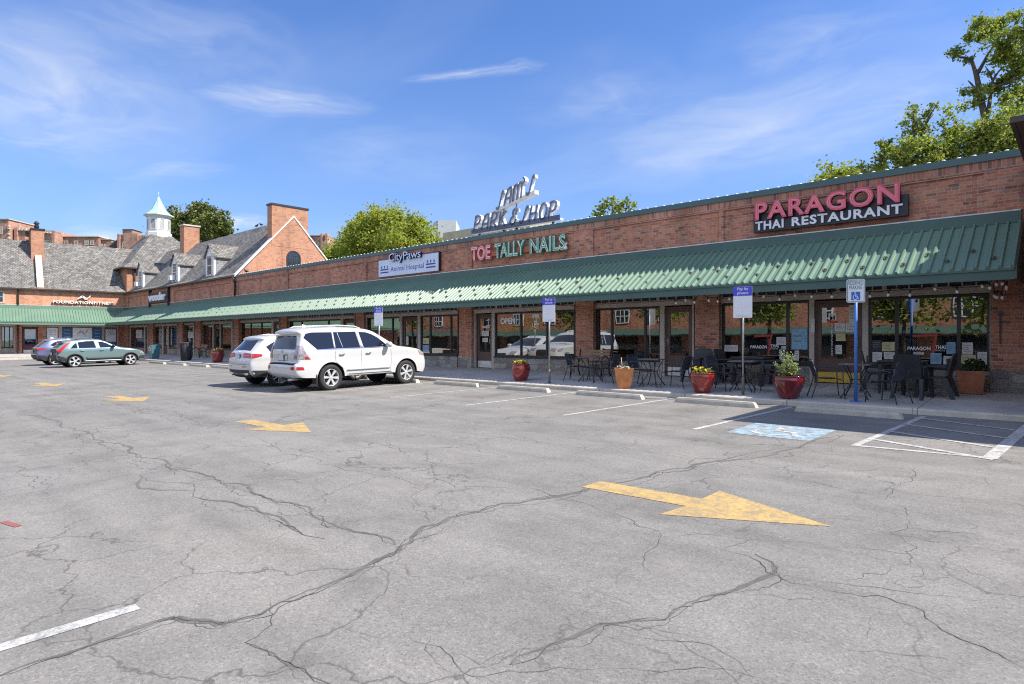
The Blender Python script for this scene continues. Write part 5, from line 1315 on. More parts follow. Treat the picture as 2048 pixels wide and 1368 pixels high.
# ------------------------------------------------------------------ parking signs
def rrect(w, h, r, n=4):
    pts = []
    for cx, cz, a0 in ((w / 2 - r, h / 2 - r, 0), (-w / 2 + r, h / 2 - r, 90), (-w / 2 + r, -h / 2 + r, 180), (w / 2 - r, -h / 2 + r, 270)):
        for k in range(n + 1): a = R(a0 + 90 * k / n); pts.append((cx + r * math.cos(a), cz + r * math.sin(a)))
    return pts
def pay_sign(px, py, ptop, pbot, lab, wood):
    x, y, z = walk(px, py); zt = fz(px, ptop, y); zb = fz(px, pbot, y)
    s = thing('pay_sign', lab, 'parking sign', (x, y, z), R(8), 'pay by phone signs on posts')
    M = Matrix.Translation((x, y, 0)) @ Matrix.Rotation(R(8), 4, 'Z')
    f = MB().tr(M); f.tube([(0, .03, z - .02), (0, .03, z + .42)], .034, 10); part(f, 'post_foot', 'brown_post', s)
    f = MB().tr(M); f.tube([(0, .03, z + .40), (0, .03, zt - .05)], .024, 10); part(f, 'post', 'steel_post', s)
    w = .43; h = zt - zb; o = rrect(w, h, .012); c = (zt + zb) / 2; zd = zt - h * .30
    f = MB().tr(M); f.prism([(u, 0, c + v) for u, v in o], [(u, -.006, c + v) for u, v in o]); pl = part(f, 'sign_panel', 'sign_white', s)
    f = MB().tr(M); f.poly([(-w / 2, -.009, zd), (w / 2, -.009, zd), (w / 2, -.009, zt - .004), (-w / 2, -.009, zt - .004)]); part(f, 'blue_header', 'sign_blue', pl)
    A = M.to_3x3() @ Vector((1, 0, 0))
    text('lettering', 'Pay by', 'letter_white', M @ Vector((-.12, -.010, zd + h * .155)), A, ZP, .25, .085, pl, True, offset=.012)
    text('lettering', 'phone', 'letter_white', M @ Vector((-.12, -.010, zd + h * .025)), A, ZP, .25, .085, pl, True, offset=.012)
    for k, wd in enumerate((.30, .22)): text('lettering', 'Payment is required at all times', 'ink_grey', M @ Vector((-wd / 2, -.008, zb + .05 - k * .028)), A, ZP, wd, .014, pl, True)
    f = MB().tr(M)
    for zz_ in (zt - .035, zb + .02): f.lathe([(0, -.004), (.008, -.002), (.008, 0)], 8, 0, (0, -.012, zz_), 'y')
    part(f, 'bolt', 'steel_post', pl)
pay_sign(1485.4, 789.5, 573, 635.5, 'tall pay by phone sign on a bare post between red flower pots', 1)
pay_sign(1097.7, 766.8, 595.5, 643.5, 'pay by phone sign in front of the nail shop window', 0)
pay_sign(757, 757.5, 614, 651.8, 'pay by phone sign rising behind the large white car', 0)
x, y, z = walk(1711.5, 803.5); zt, zb = fz(1711, 558.5, y), fz(1711, 605, y); M = Matrix.Translation((x, y, 0)) @ Matrix.Rotation(R(14), 4, 'Z')
s = thing('accessible_parking_sign', 'white reserved parking sign with wheelchair symbol on a blue post', 'parking sign', (x, y, z), R(14))
f = MB().tr(M); f.tube([(0, .035, z), (0, .035, zt - .06)], .034, 10); f.box(-.11, .11, -.07, .14, z, z + .014); part(f, 'post', 'blue_post', s)
w, h, c = .34, zt - zb, (zt + zb) / 2
f = MB().tr(M); o = rrect(w, h, .04); f.prism([(u, 0, c + v) for u, v in o], [(u, -.005, c + v) for u, v in o]); pl = part(f, 'sign_panel', 'sign_white', s)
f = MB().tr(M); mf = lambda u, v, d: (u, -.006 - d, c + v); f.ribbon(rrect(w - .035, h - .035, .03), .010, mf, 0, .001, closed=True); part(f, 'border', 'sign_green', pl)
A = M.to_3x3() @ Vector((1, 0, 0))
text('lettering', 'RESERVED', 'sign_green', M @ Vector((-.135, -.007, c + h * .26)), A, ZP, .27, .085, pl, True, offset=.004)
text('lettering', 'PARKING', 'sign_green', M @ Vector((-.12, -.007, c + h * .06)), A, ZP, .24, .085, pl, True, offset=.004)
f = MB().tr(M); f.poly([(-.082, -.007, c - h * .40), (.082, -.007, c - h * .40), (.082, -.007, c - h * .04), (-.082, -.007, c - h * .04)]); part(f, 'blue_field', 'handi_blue', pl)
f = MB().tr(M); wheelchair(f, lambda u, v, d: (-.065 + .13 * u, -.0085 - d, c - h * .385 + h * .33 * v), 0, 0, .10); part(f, 'access_symbol', 'letter_white', pl)

# ------------------------------------------------------------------ planters
def leaves(mb, c, r, n, size, rnd, m=0, up=0.3, flat=1.0):
    for _ in range(n):
        d = Vector((rnd.gauss(0, 1), rnd.gauss(0, 1), rnd.gauss(0, 1) * flat)); d.normalize()
        p = Vector(c) + Vector((d.x * r[0], d.y * r[1], d.z * r[2])) * rnd.uniform(.25, 1) ** .6
        leaf(mb, p, size * rnd.uniform(.6, 1.3), rnd, m, up)
def leaf(mb, p, s, rnd, m=0, up=.3):
    a = Vector((rnd.gauss(0, 1), rnd.gauss(0, 1), rnd.gauss(0, .7))); a.normalize()
    n = Vector((rnd.gauss(0, 1), rnd.gauss(0, 1), rnd.gauss(up, 1))); b = a.cross(n)
    if b.length < 1e-3: return
    b.normalize(); a *= s; b *= s * .42; k = a.cross(b).normalized() * s * .16
    i = mb.av([p - a * .5, p + b * .9 - a * .05 + k, p + a * .55, p - b * .9 - a * .05 + k])
    mb.face((i, i + 1, i + 2), m); mb.face((i, i + 2, i + 3), m)
def flower(mb, p, r, rnd, m=0):
    t = Vector((rnd.uniform(-.5, .5), rnd.uniform(-.9, .1), 1)).normalized(); u = t.orthogonal().normalized(); v = t.cross(u)
    b = mb.av([p + (u * math.cos(a) + v * math.sin(a)) * r * (1 if k % 2 == 0 else .72) + t * (.25 * r) for k, a in enumerate([q * math.pi / 5 for q in range(10)])] + [p])
    for k in range(10): mb.face((b + k, b + (k + 1) % 10, b + 10), m)
ROUND = [(.0, .0), (.60, .0), (.64, .03), (.78, .22), (.94, .48), (1.0, .68), (.98, .82), (.90, .92), (.93, .96), (.97, .985), (.95, 1.0), (.86, 1.0), (.84, .95), (.84, .88)]
BOWL = [(.0, .0), (.54, .0), (.57, .03), (.72, .25), (.90, .55), (1.0, .80), (.99, .90), (.94, .955), (1.0, .985), (.98, 1.0), (.90, 1.0), (.88, .95), (.88, .88)]
def pot(px, py, wpx, hpx, lab, mat, prof, kind, seed):
    x, y, z = walk(px, py); d = ray(px); t = y / d[1]; r_ = wpx / 2 * t / F_PX; h = hpx * t / F_PX; y += r_ * .5; x += d[0] / d[1] * r_ * .5; z = sz(y)
    rnd = random.Random(seed)
    s = thing('flower_pot', lab, 'flower pot', (x, y, z), 0, 'flower pots along the sidewalk')
    part(MB().lathe([(a * r_, b * h) for a, b in prof], 40, 0, (x, y, z)), 'pot', mat, s)
    part(MB().lathe([(r_ * .87, h * .88), (r_ * .5, h * .93), (0, h * .95)], 20, 0, (x, y, z)), 'soil', 'soil', s)
    g = MB(); q = MB()
    if kind == 'flowers':
        for k in range(70):
            a, rr = rnd.uniform(0, 6.28), r_ * .8 * math.sqrt(rnd.random()); p = Vector((x + rr * math.cos(a), y + rr * math.sin(a), z + h * .95 + rnd.uniform(.0, .09)))
            leaf(g, p, .07, rnd)
            if rnd.random() < .62: flower(q, p + Vector((0, 0, rnd.uniform(.02, .08))), rnd.uniform(.026, .042), rnd)
        part(g, 'leaves', 'leaf_mid', s); part(q, 'blossom', 'petal_yellow', s)
    elif kind == 'shrub':
        for k in range(26):
            a = rnd.uniform(0, 6.28); tilt = rnd.uniform(.05, .75) ; L = rnd.uniform(.26, .50) * (1.15 - tilt * .4); b0 = Vector((x + .06 * math.cos(a), y + .06 * math.sin(a), z + h * .92))
            if k < 3: L, tilt, a = (.56, .12, 3.3) if k == 0 else ((.52, .30, .1) if k == 1 else (.54, .2, 2.6)); 
            dv = Vector((math.cos(a) * math.sin(tilt), math.sin(a) * math.sin(tilt), math.cos(tilt)))
            q.tube([b0, b0 + dv * L * .5, b0 + dv * L], [.006, .004, .002], 5)
            for i in range(34):
                leaf(g, b0 + dv * L * rnd.uniform(.15, 1.03) + Vector((rnd.gauss(0, .025), rnd.gauss(0, .025), rnd.gauss(0, .02))), rnd.uniform(.035, .06), rnd)
        part(q, 'stem', 'leaf_sage', s); part(g, 'leaves', 'leaf_sage', s)
        q = MB()
        for k in range(16): a = rnd.uniform(0, 6.28); flower(q, Vector((x + r_ * .6 * math.cos(a), y + r_ * .6 * math.sin(a), z + h + rnd.uniform(.0, .10))), .024, rnd)
        part(q, 'blossom', 'petal_yellow', s)
    return s
pot(1041.5, 762.5, 39, 34, 'round glossy red pot of yellow flowers below the OPEN window', 'red_glaze', ROUND, 'flowers', 3)
pot(1404.5, 787, 52, 40, 'wide bright red glazed bowl of yellow flowers beside the tall pay sign', 'red_glaze', BOWL, 'flowers', 4)
pot(1577, 798.5, 62, 45, 'dark red glazed bowl with a pale leafy shrub', 'dark_red_glaze', BOWL, 'shrub', 5)
pot(435, 725.5, 26.5, 24, 'small round red pot of yellow flowers near the far bench', 'red_glaze', ROUND, 'flowers', 6)
def square_pot(px, py, wpx, hpx, rot, lab, mat, wtop, wbot, kind, seed):
    x, y, z = walk(px, py); d = ray(px); t = y / d[1]; h = hpx * t / F_PX; y += wbot * .5; x += d[0] / d[1] * wbot * .5; z = sz(y); rnd = random.Random(seed)
    s = thing('square_planter', lab, 'planter', (x, y, z), R(rot), 'planters along the sidewalk'); M = Matrix.Translation((x, y, z)) @ Matrix.Rotation(R(rot), 4, 'Z')
    f = MB().tr(M); lv = [(wbot, 0), (wbot * 1.02, .02), (wbot + (wtop - wbot) * .52, h * .42), (wtop * .96, h * .80), (wtop, h * .96), (wtop, h), (wtop * .86, h), (wtop * .85, h * .9)]
    for (a, z0), (b, z1) in zip(lv, lv[1:]):
        for i in range(4):
            p, q = sq[i], sq[(i + 1) % 4]
            f.poly([(p[0] * a / 2, p[1] * a / 2, z0), (q[0] * a / 2, q[1] * a / 2, z0), (q[0] * b / 2, q[1] * b / 2, z1), (p[0] * b / 2, p[1] * b / 2, z1)])
    part(f, 'pot', mat, s); k = wtop * .43; part(MB().tr(M).poly([(-k, -k, h * .92), (k, -k, h * .92), (k, k, h * .92), (-k, k, h * .92)]), 'soil', 'soil', s)
    g, q = MB(), MB()
    if kind == 'sparse':
        for i in range(34):
            p = Vector((x + rnd.uniform(-.18, .18), y + rnd.uniform(-.18, .18), z + h * .93 + rnd.uniform(0, .06)))
            leaf(g, p, .06, rnd); flower(q, p + Vector((0, 0, .03)), rnd.uniform(.018, .034), rnd)
        q.tube([(x - .05, y, z + h * .9), (x - .09, y, z + h + .28)], [.012, .010], 6)
        part(g, 'leaves', 'leaf_pot', s); part(q, 'blossom', 'petal_pale', s)
    else:
        for cx_, cz, rr in ((-.08, .14, .13), (.08, .12, .13), (.02, .22, .11), (.17, .22, .08), (.24, .12, .07), (-.02, .08, .17)): leaves(g, (x + cx_, y, z + h + cz - .05), (rr, rr, rr), 90, .06, rnd)
        part(g, 'leaves', 'leaf_pot', s)
square_pot(1248, 777.5, 50, 40, 33, 'orange glazed square planter at the kerb with sparse blossom', 'orange_glaze', .50, .33, 'sparse', 1)
square_pot(1941, 789, 50, 46, 8, 'terracotta square planter with green plant against the restaurant window', 'terracotta', .50, .40, 'green', 2)

# ------------------------------------------------------------------ street furniture
def bent(pts, r, n=4):
    """polyline with rounded corners"""
    P_ = [Vector(p) for p in pts]; out = [P_[0]]
    for i in range(1, len(P_) - 1):
        a, b, c_ = P_[i - 1], P_[i], P_[i + 1]; d0 = (a - b); d1 = (c_ - b); k = min(r, d0.length * .45, d1.length * .45)
        p0 = b + d0.normalized() * k; p1 = b + d1.normalized() * k
        for q in range(n + 1):
            t = q / n; out.append(p0 * (1 - t) ** 2 + b * 2 * t * (1 - t) + p1 * t * t)
    out.append(P_[-1]); return out
def metal_chair():
    t = thing('metal_armchair', 'metal chair', 'chair')
    r = .0115
    for s in (-1, 1):
        # front leg rises into the arm and sweeps into the back
        part(MB().tube(bent([(.26 * s, .30, 0), (.265 * s, .26, .40), (.27 * s, .25, .655)], .06), r, 8), 'leg', 'chair_metal', t)
        part(MB().tube(bent([(.27 * s, .25, .60), (.27 * s, .23, .665), (.27 * s, -.16, .655), (.235 * s, -.235, .62)], .07), r, 8), 'armrest', 'chair_metal', t)
        part(MB().tube(bent([(.25 * s, -.36, 0), (.225 * s, -.22, .44), (.215 * s, -.31, .70)], .10), r, 8), 'leg', 'chair_metal', t)
    part(MB().tube(bent([(-.215, -.305, .68), (-.20, -.345, .84), (.20, -.345, .84), (.215, -.305, .68)], .09, 6), r, 8), 'back_frame', 'chair_metal', t)
    g = MB(); N = 9
    for i in range(N):
        u0, u1 = i / N, (i + 1) / N
        for j in range(6):
            v0, v1 = j / 6, (j + 1) / 6
            def bp(u, v): return (-.205 + .41 * u, -.245 - .10 * v - .03 * (1 - (2 * u - 1) ** 2), .47 + .35 * v - .02 * ((2 * u - 1) ** 4) * v)
            g.poly([bp(u0, v0), bp(u1, v0), bp(u1, v1), bp(u0, v1)], smooth=True)
    part(g, 'backrest', 'chair_metal', t, )
    g = MB()
    for i in range(8):
        for j in range(8):
            def spt(u, v): return (-.235 + .47 * u, .235 - .47 * v, .445 - .022 * math.sin(math.pi * u) * math.sin(math.pi * v) - (.02 if v < .08 else 0))
            u0, u1, v0, v1 = i / 8, (i + 1) / 8, j / 8, (j + 1) / 8
            g.poly([spt(u0, v0), spt(u0, v1), spt(u1, v1), spt(u1, v0)], smooth=True); g.poly([tuple(Vector(p) - Vector((0, 0, .012))) for p in (spt(u0, v0), spt(u1, v0), spt(u1, v1), spt(u0, v1))], smooth=True)
    part(g, 'seat', 'chair_metal', t)
    part(MB().tube([(-.25, .26, .40), (.25, .26, .40)], .009, 6), 'stretcher', 'chair_metal', t)
    return t
def resin_chair():
    t = thing('resin_armchair', 'resin chair', 'chair')
    for s in (-1, 1):
        part(MB().prism([(.20 * s, .24, .42), (.29 * s, .26, .42), (.29 * s, .16, .42), (.20 * s, .15, .42)], [(.25 * s, .30, 0), (.30 * s, .31, 0), (.30 * s, .24, 0), (.25 * s, .24, 0)]), 'leg', 'resin', t)
        part(MB().prism([(.20 * s, -.18, .42), (.29 * s, -.16, .42), (.28 * s, -.28, .42), (.20 * s, -.27, .42)], [(.25 * s, -.34, 0), (.30 * s, -.33, 0), (.30 * s, -.41, 0), (.25 * s, -.41, 0)]), 'leg', 'resin', t)
        g = MB(); g.prism([(.245 * s, .24, .40), (.30 * s, .25, .40), (.30 * s, .17, .40), (.245 * s, .17, .40)], [(.25 * s, .22, .64), (.31 * s, .23, .64), (.31 * s, .14, .64), (.25 * s, .14, .64)])
        g.box(.24 * s, .32 * s, -.27, .25, .64, .668); part(g, 'armrest', 'resin', t)
    part(MB().box(-.25, .25, -.24, .26, .40, .44), 'seat', 'resin', t)
    g = MB(); o = rrect(.50, .52, .07, 5)
    def mp_(u, v, d): return (u, -.235 - .12 * (v + .26) / .52 - .02 * math.cos(u * 4) - d, .40 + .27 + v)
    a = [mp_(u, v, 0) for u, v in o]; b = [mp_(u, v, .025) for u, v in o]; g.prism(a, b)
    for k in range(-3, 4): g.box(k * .062 - .004, k * .062 + .004, -.262, -.25, .5, .82)
    part(g, 'backrest', 'resin', t)
    return t
def bistro_table(wd=.62):
    t = thing('bistro_table', 'table', 'table')
    o = rrect(wd, wd, .05, 4); g = MB(); g.prism([(u, v, .715) for u, v in o], [(u, v, .738) for u, v in o]); part(g, 'tabletop', 'table_top', t)
    for a in (45, 135, 225, 315):
        c_, s_ = math.cos(R(a)), math.sin(R(a))
        part(MB().tube(bent([(c_ * .30, s_ * .30, .71), (c_ * .22, s_ * .22, .58), (c_ * .10, s_ * .10, .36), (c_ * .36, s_ * .36, .01)], .2, 6), .0125, 8), 'leg', 'chair_metal', t)
        part(MB().lathe([(0, 0), (.024, .0), (.020, .02), (0, .022)], 8, 0, (c_ * .36, s_ * .36, 0)), 'foot', 'rubber', t)
    part(MB().tube([(.12 * math.cos(k * math.pi / 6), .12 * math.sin(k * math.pi / 6), .40) for k in range(12)], .008, 6, closed=True), 'leg_ring', 'chair_metal', t)
    return t
def resin_table():
    t = thing('resin_table', 'table', 'table'); o = rrect(.90, .90, .06, 4)
    g = MB(); g.prism([(u, v, .69) for u, v in o], [(u, v, .725) for u, v in o]); g.box(-.38, .38, -.38, .38, .63, .69); part(g, 'tabletop', 'resin', t)
    for a, b in sq: part(MB().prism([(a * .38 + i * .035, b * .38 + j * .035, .65) for i, j in sq], [(a * .40 + i * .022, b * .40 + j * .022, 0) for i, j in sq]), 'leg', 'resin', t)
    return t
def put(proto, used, x, y, rz, lab, grp):
    o = proto if not used else dup(proto, (0, 0, 0), 0, lab, grp)
    o.location = (x, y, sz(y)); o.rotation_euler = (R(-3.4) * math.cos(R(rz)) * -1 * 0, 0, R(rz)); o['label'] = lab; o['group'] = grp
    return o
def spot(px, dy): y = YC + dy; return fx(px, y), y
mc = metal_chair(); bpy.context.view_layer.update()
GM = 'black metal armchairs on the sidewalk'
CH = [(1155, 1.25, -75, 'black metal armchair in front of the wooden bench, left of the small table'), (1214, 1.05, 95, 'black metal armchair right of the small table by the bench'), (1282, 1.0, -100, 'black metal armchair directly behind the orange planter'), (1352, .95, 90, 'black metal armchair with rounded arms left of the bright red bowl'),
      (1443, .95, -100, 'metal armchair with blue-grey back just left of the tall pay sign'), (1541, 1.0, 95, 'black metal armchair half behind the dark red bowl with shrub'), (1654, .75, -62, 'black metal armchair between the shrub bowl and the blue post'), (1775, .55, 68, 'black metal armchair nearest the kerb, right of the blue post')]
for k, (px, dy, rz, lb) in enumerate(CH): x, y = spot(px, dy); put(mc, k, x, y, rz, lb, GM)
bt = bistro_table(); GT = 'small square bistro tables'
for k, (px, dy, rz, lb) in enumerate([(1181, 1.25, 8, 'small square metal table in front of the wooden bench'), (1305, 1.0, 4, 'small square metal table between the orange planter and red bowl'), (1486, 1.05, 10, 'small square metal table behind the tall pay sign'), (1712, .95, 5, 'small square metal table behind the blue post')]):
    x, y = spot(px, dy); put(bt, k, x, y, rz, lb, GT)
rc = resin_chair(); GR = 'black resin chairs by the restaurant wall'
for k, (px, dy, rz, lb) in enumerate([(1392, 2.35, 170, 'black resin chair against the brick pier left of the restaurant window'), (1409, 1.95, -150, 'black resin chair behind the bright red bowl'), (1462, 2.3, -95, 'black resin chair left of the resin table under the restaurant window'), (1551, 2.2, 85, 'black resin chair under the window, right of the resin table'), (1760, 2.2, -80, 'black resin chair at the wall left of the large resin table'), (1826, 1.45, -8, 'black resin chair with its back to the kerb at the large resin table'), (1868, 1.75, 88, 'black resin chair seen from the side, nearest the terracotta planter')]):
    x, y = spot(px, dy); put(rc, k, x, y, rz, lb, GR)
rt = resin_table(); GQ = 'black resin tables by the restaurant wall'
for k, (px, dy, lb) in enumerate([(1505, 2.3, 'black resin table under the restaurant window left of the door'), (1806, 2.15, 'black resin table under the restaurant window right of the door')]):
    x, y = spot(px, dy); put(rt, k, x, y, 3, lb, GQ)
def bench(x, y, lab):
    z = sz(y); t = thing('park_bench', lab, 'bench', (x, y, z), 0, 'wooden slat benches'); L = 1.25
    M = Matrix.Translation((x, y, z))
    g = MB().tr(M)
    for k in range(4): g.box(-L / 2, L / 2, -.22 + k * .11, -.13 + k * .11, .42, .445)
    part(g, 'seat', 'bench_wood', t); g = MB().tr(M)
    for k in range(4): g.box(-L / 2, L / 2, .24 + k * .02, .262 + k * .02, .50 + k * .09, .58 + k * .09)
    part(g, 'backrest', 'bench_wood', t)
    for s in (-1, 1):
        f = MB().tr(M); X = s * (L / 2 - .03)
        f.tube(bent([(X, -.25, 0), (X, -.20, .42), (X, .2, .42), (X, .32, .88)], .08), .024, 7); f.tube(bent([(X, .28, 0), (X, .16, .25), (X, .2, .42)], .08), .024, 7)
        f.tube([(X, -.02 + .22 * math.cos(a * math.pi / 8), .44 + .21 * math.sin(a * math.pi / 8)) for a in range(0, 9)], .022, 7)
        part(f, 'leg_frame', 'dark_metal', t)
bench(fx(1180, YW - .75), YW - .75, 'wooden slat bench with black iron ends under the car reflection window')
bench(fx(399, YW - .8), YW - .8, 'far wooden slat bench between the trash can and the red pot')
# trash can
x, y, z = walk(362, 721.8); y += .3; z = sz(y); s = thing('trash_can', 'dark slatted street trash can with a flared rim', 'trash can', (x, y, z))
f = MB(); f.lathe([(.27, .04), (.29, .5), (.33, .98), (.36, 1.04), (.30, 1.04), (.27, .9)], 28, 0, (x, y, z))
for k in range(28):
    a = 2 * math.pi * k / 28; c_, s_ = math.cos(a), math.sin(a); f.tube([(x + .285 * c_, y + .285 * s_, z + .06), (x + .31 * c_, y + .31 * s_, z + .55), (x + .36 * c_, y + .36 * s_, z + 1.06)], .014, 4)
part(f, 'body', 'trash_grey', s); part(MB().lathe([(.36, 1.03), (.385, 1.06), (.37, 1.10), (.22, 1.12), (.20, 1.06)], 28, 0, (x, y, z)), 'rim', 'trash_grey', s); part(MB().lathe([(0, 0), (.28, 0), (.28, .06), (.25, .08)], 24, 0, (x, y, z)), 'base', 'dark_metal', s)
# street box by the far pier
x, y, z = walk(288.5, 719); y += .6; z = sz(y); s = thing('street_box', 'teal street box with a slanted display top behind the teal car', 'street box', (x, y, z))
f = MB(); f.prism([(x - .30, y - .22, z), (x + .30, y - .22, z), (x + .30, y + .22, z), (x - .30, y + .22, z)], [(x - .32, y - .27, z + .85), (x + .32, y - .27, z + .85), (x + .32, y + .27, z + 1.0), (x - .32, y + .27, z + 1.0)]); part(f, 'body', 'teal_box', s)
f = MB(); f.poly([(x - .26, y - .262, z + .55), (x + .26, y - .262, z + .55), (x + .27, y - .272, z + .8), (x - .27, y - .272, z + .8)]); part(f, 'display', 'paper', s)
f = MB()
for q in (-1, 1): f.tube(bent([(x + q * .22, y - .27, z + .82), (x + q * .1, y - .28, z + .68), (x + q * .02, y - .28, z + .6)], .1), .018, 6)
part(f, 'graphic', 'red_text', s)
# string lights under the canopy of the restaurant
def string_light(pts, sag, lab, nb, seed):
    rnd = random.Random(seed); s = thing('string_light', lab, 'string light', pts[0], 0, 'string lights under the awning'); P_ = []
    for a, b in zip(pts, pts[1:]):
        a, b = Vector(a), Vector(b); k = 8
        for i in range(k): t = i / k; P_.append(a.lerp(b, t) - Vector((0, 0, sag * 4 * t * (1 - t))))
    P_.append(Vector(pts[-1])); part(MB().tube(P_, .009, 5), 'cable', 'black_frame', s)
    for k in range(nb):
        t = (k + .5) / nb * (len(P_) - 1.001); i = int(t); p = P_[i].lerp(P_[i + 1], t - i); q = Vector((rnd.gauss(0, .2), rnd.gauss(0, .2), -1)).normalized()
        f = MB(); f.tube([p, p + q * .075], .017, 6); sk = part(f, 'socket', 'black_frame', s)
        u = p + q * .075; f = MB(); f.tube([u, u + q * .025, u + q * .055, u + q * .08], [.014, .030, .030, .006], 8); part(f, 'bulb', 'bulb_glass', sk)
YL = 15.75
def sl_(pxs, z0): return [(fx(p, YL), YL, z0 + dz) for p, dz in pxs]
string_light(sl_([(1338, .05), (1372, 0), (1400, .05)], 2.62), .12, 'short string of bulbs over the door left of the brick pier', 3, 1)
string_light(sl_([(1405, .04), (1450, .04), (1530, .02), (1600, .05), (1680, .0)], 2.60), .10, 'string of bulbs above the left restaurant window', 9, 2)
string_light(sl_([(1720, .02), (1790, .0), (1870, .05), (1960, .06), (1990, .12), (2016, .16)], 2.58), .10, 'string of bulbs above the right restaurant window', 9, 3)
string_light([(fx(1986, YL + .8), YL + .8, 2.6), (fx(1996, YL + .6), YL + .6, 2.45), (fx(2008, YL + .3), YL + .3, 2.6), (fx(2015, YL + .2), YL + .2, 2.75)], .12, 'bunched end of the bulb string by the end brick pier', 5, 4)
# pigeons
def pigeon(x, y, z, rz, lab):
    M = Matrix.Translation((x, y, z)) @ Matrix.Rotation(rz, 4, 'Z'); f = MB().tr(M)
    P_ = [(-.20, 0, .10), (-.13, 0, .115), (-.04, 0, .13), (.05, 0, .15), (.10, 0, .19), (.125, 0, .235), (.15, 0, .25), (.19, 0, .243)]
    f.tube(P_, [.012, .04, .07, .072, .05, .034, .034, .006], 10)
    for s in (-1, 1): f.tube([(.0, .02 * s, .09), (.0, .025 * s, .0)], .007, 5)
    tag(f.obj('pigeon', 'bird_grey'), lab, 'bird')
pigeon(fx(492.5, YW), YW + .0, 5.49, R(200), 'dark pigeon standing on the parapet below the gable')
for px_, d_ in ((512, 20), (521, 200)): pigeon(fx(px_, 20.9), YW + YR, ZR + .02, R(d_), 'dark pigeon on the slate ridge left of the wide chimney' if d_ == 20 else 'dark pigeon on the slate ridge closest to the wide chimney')
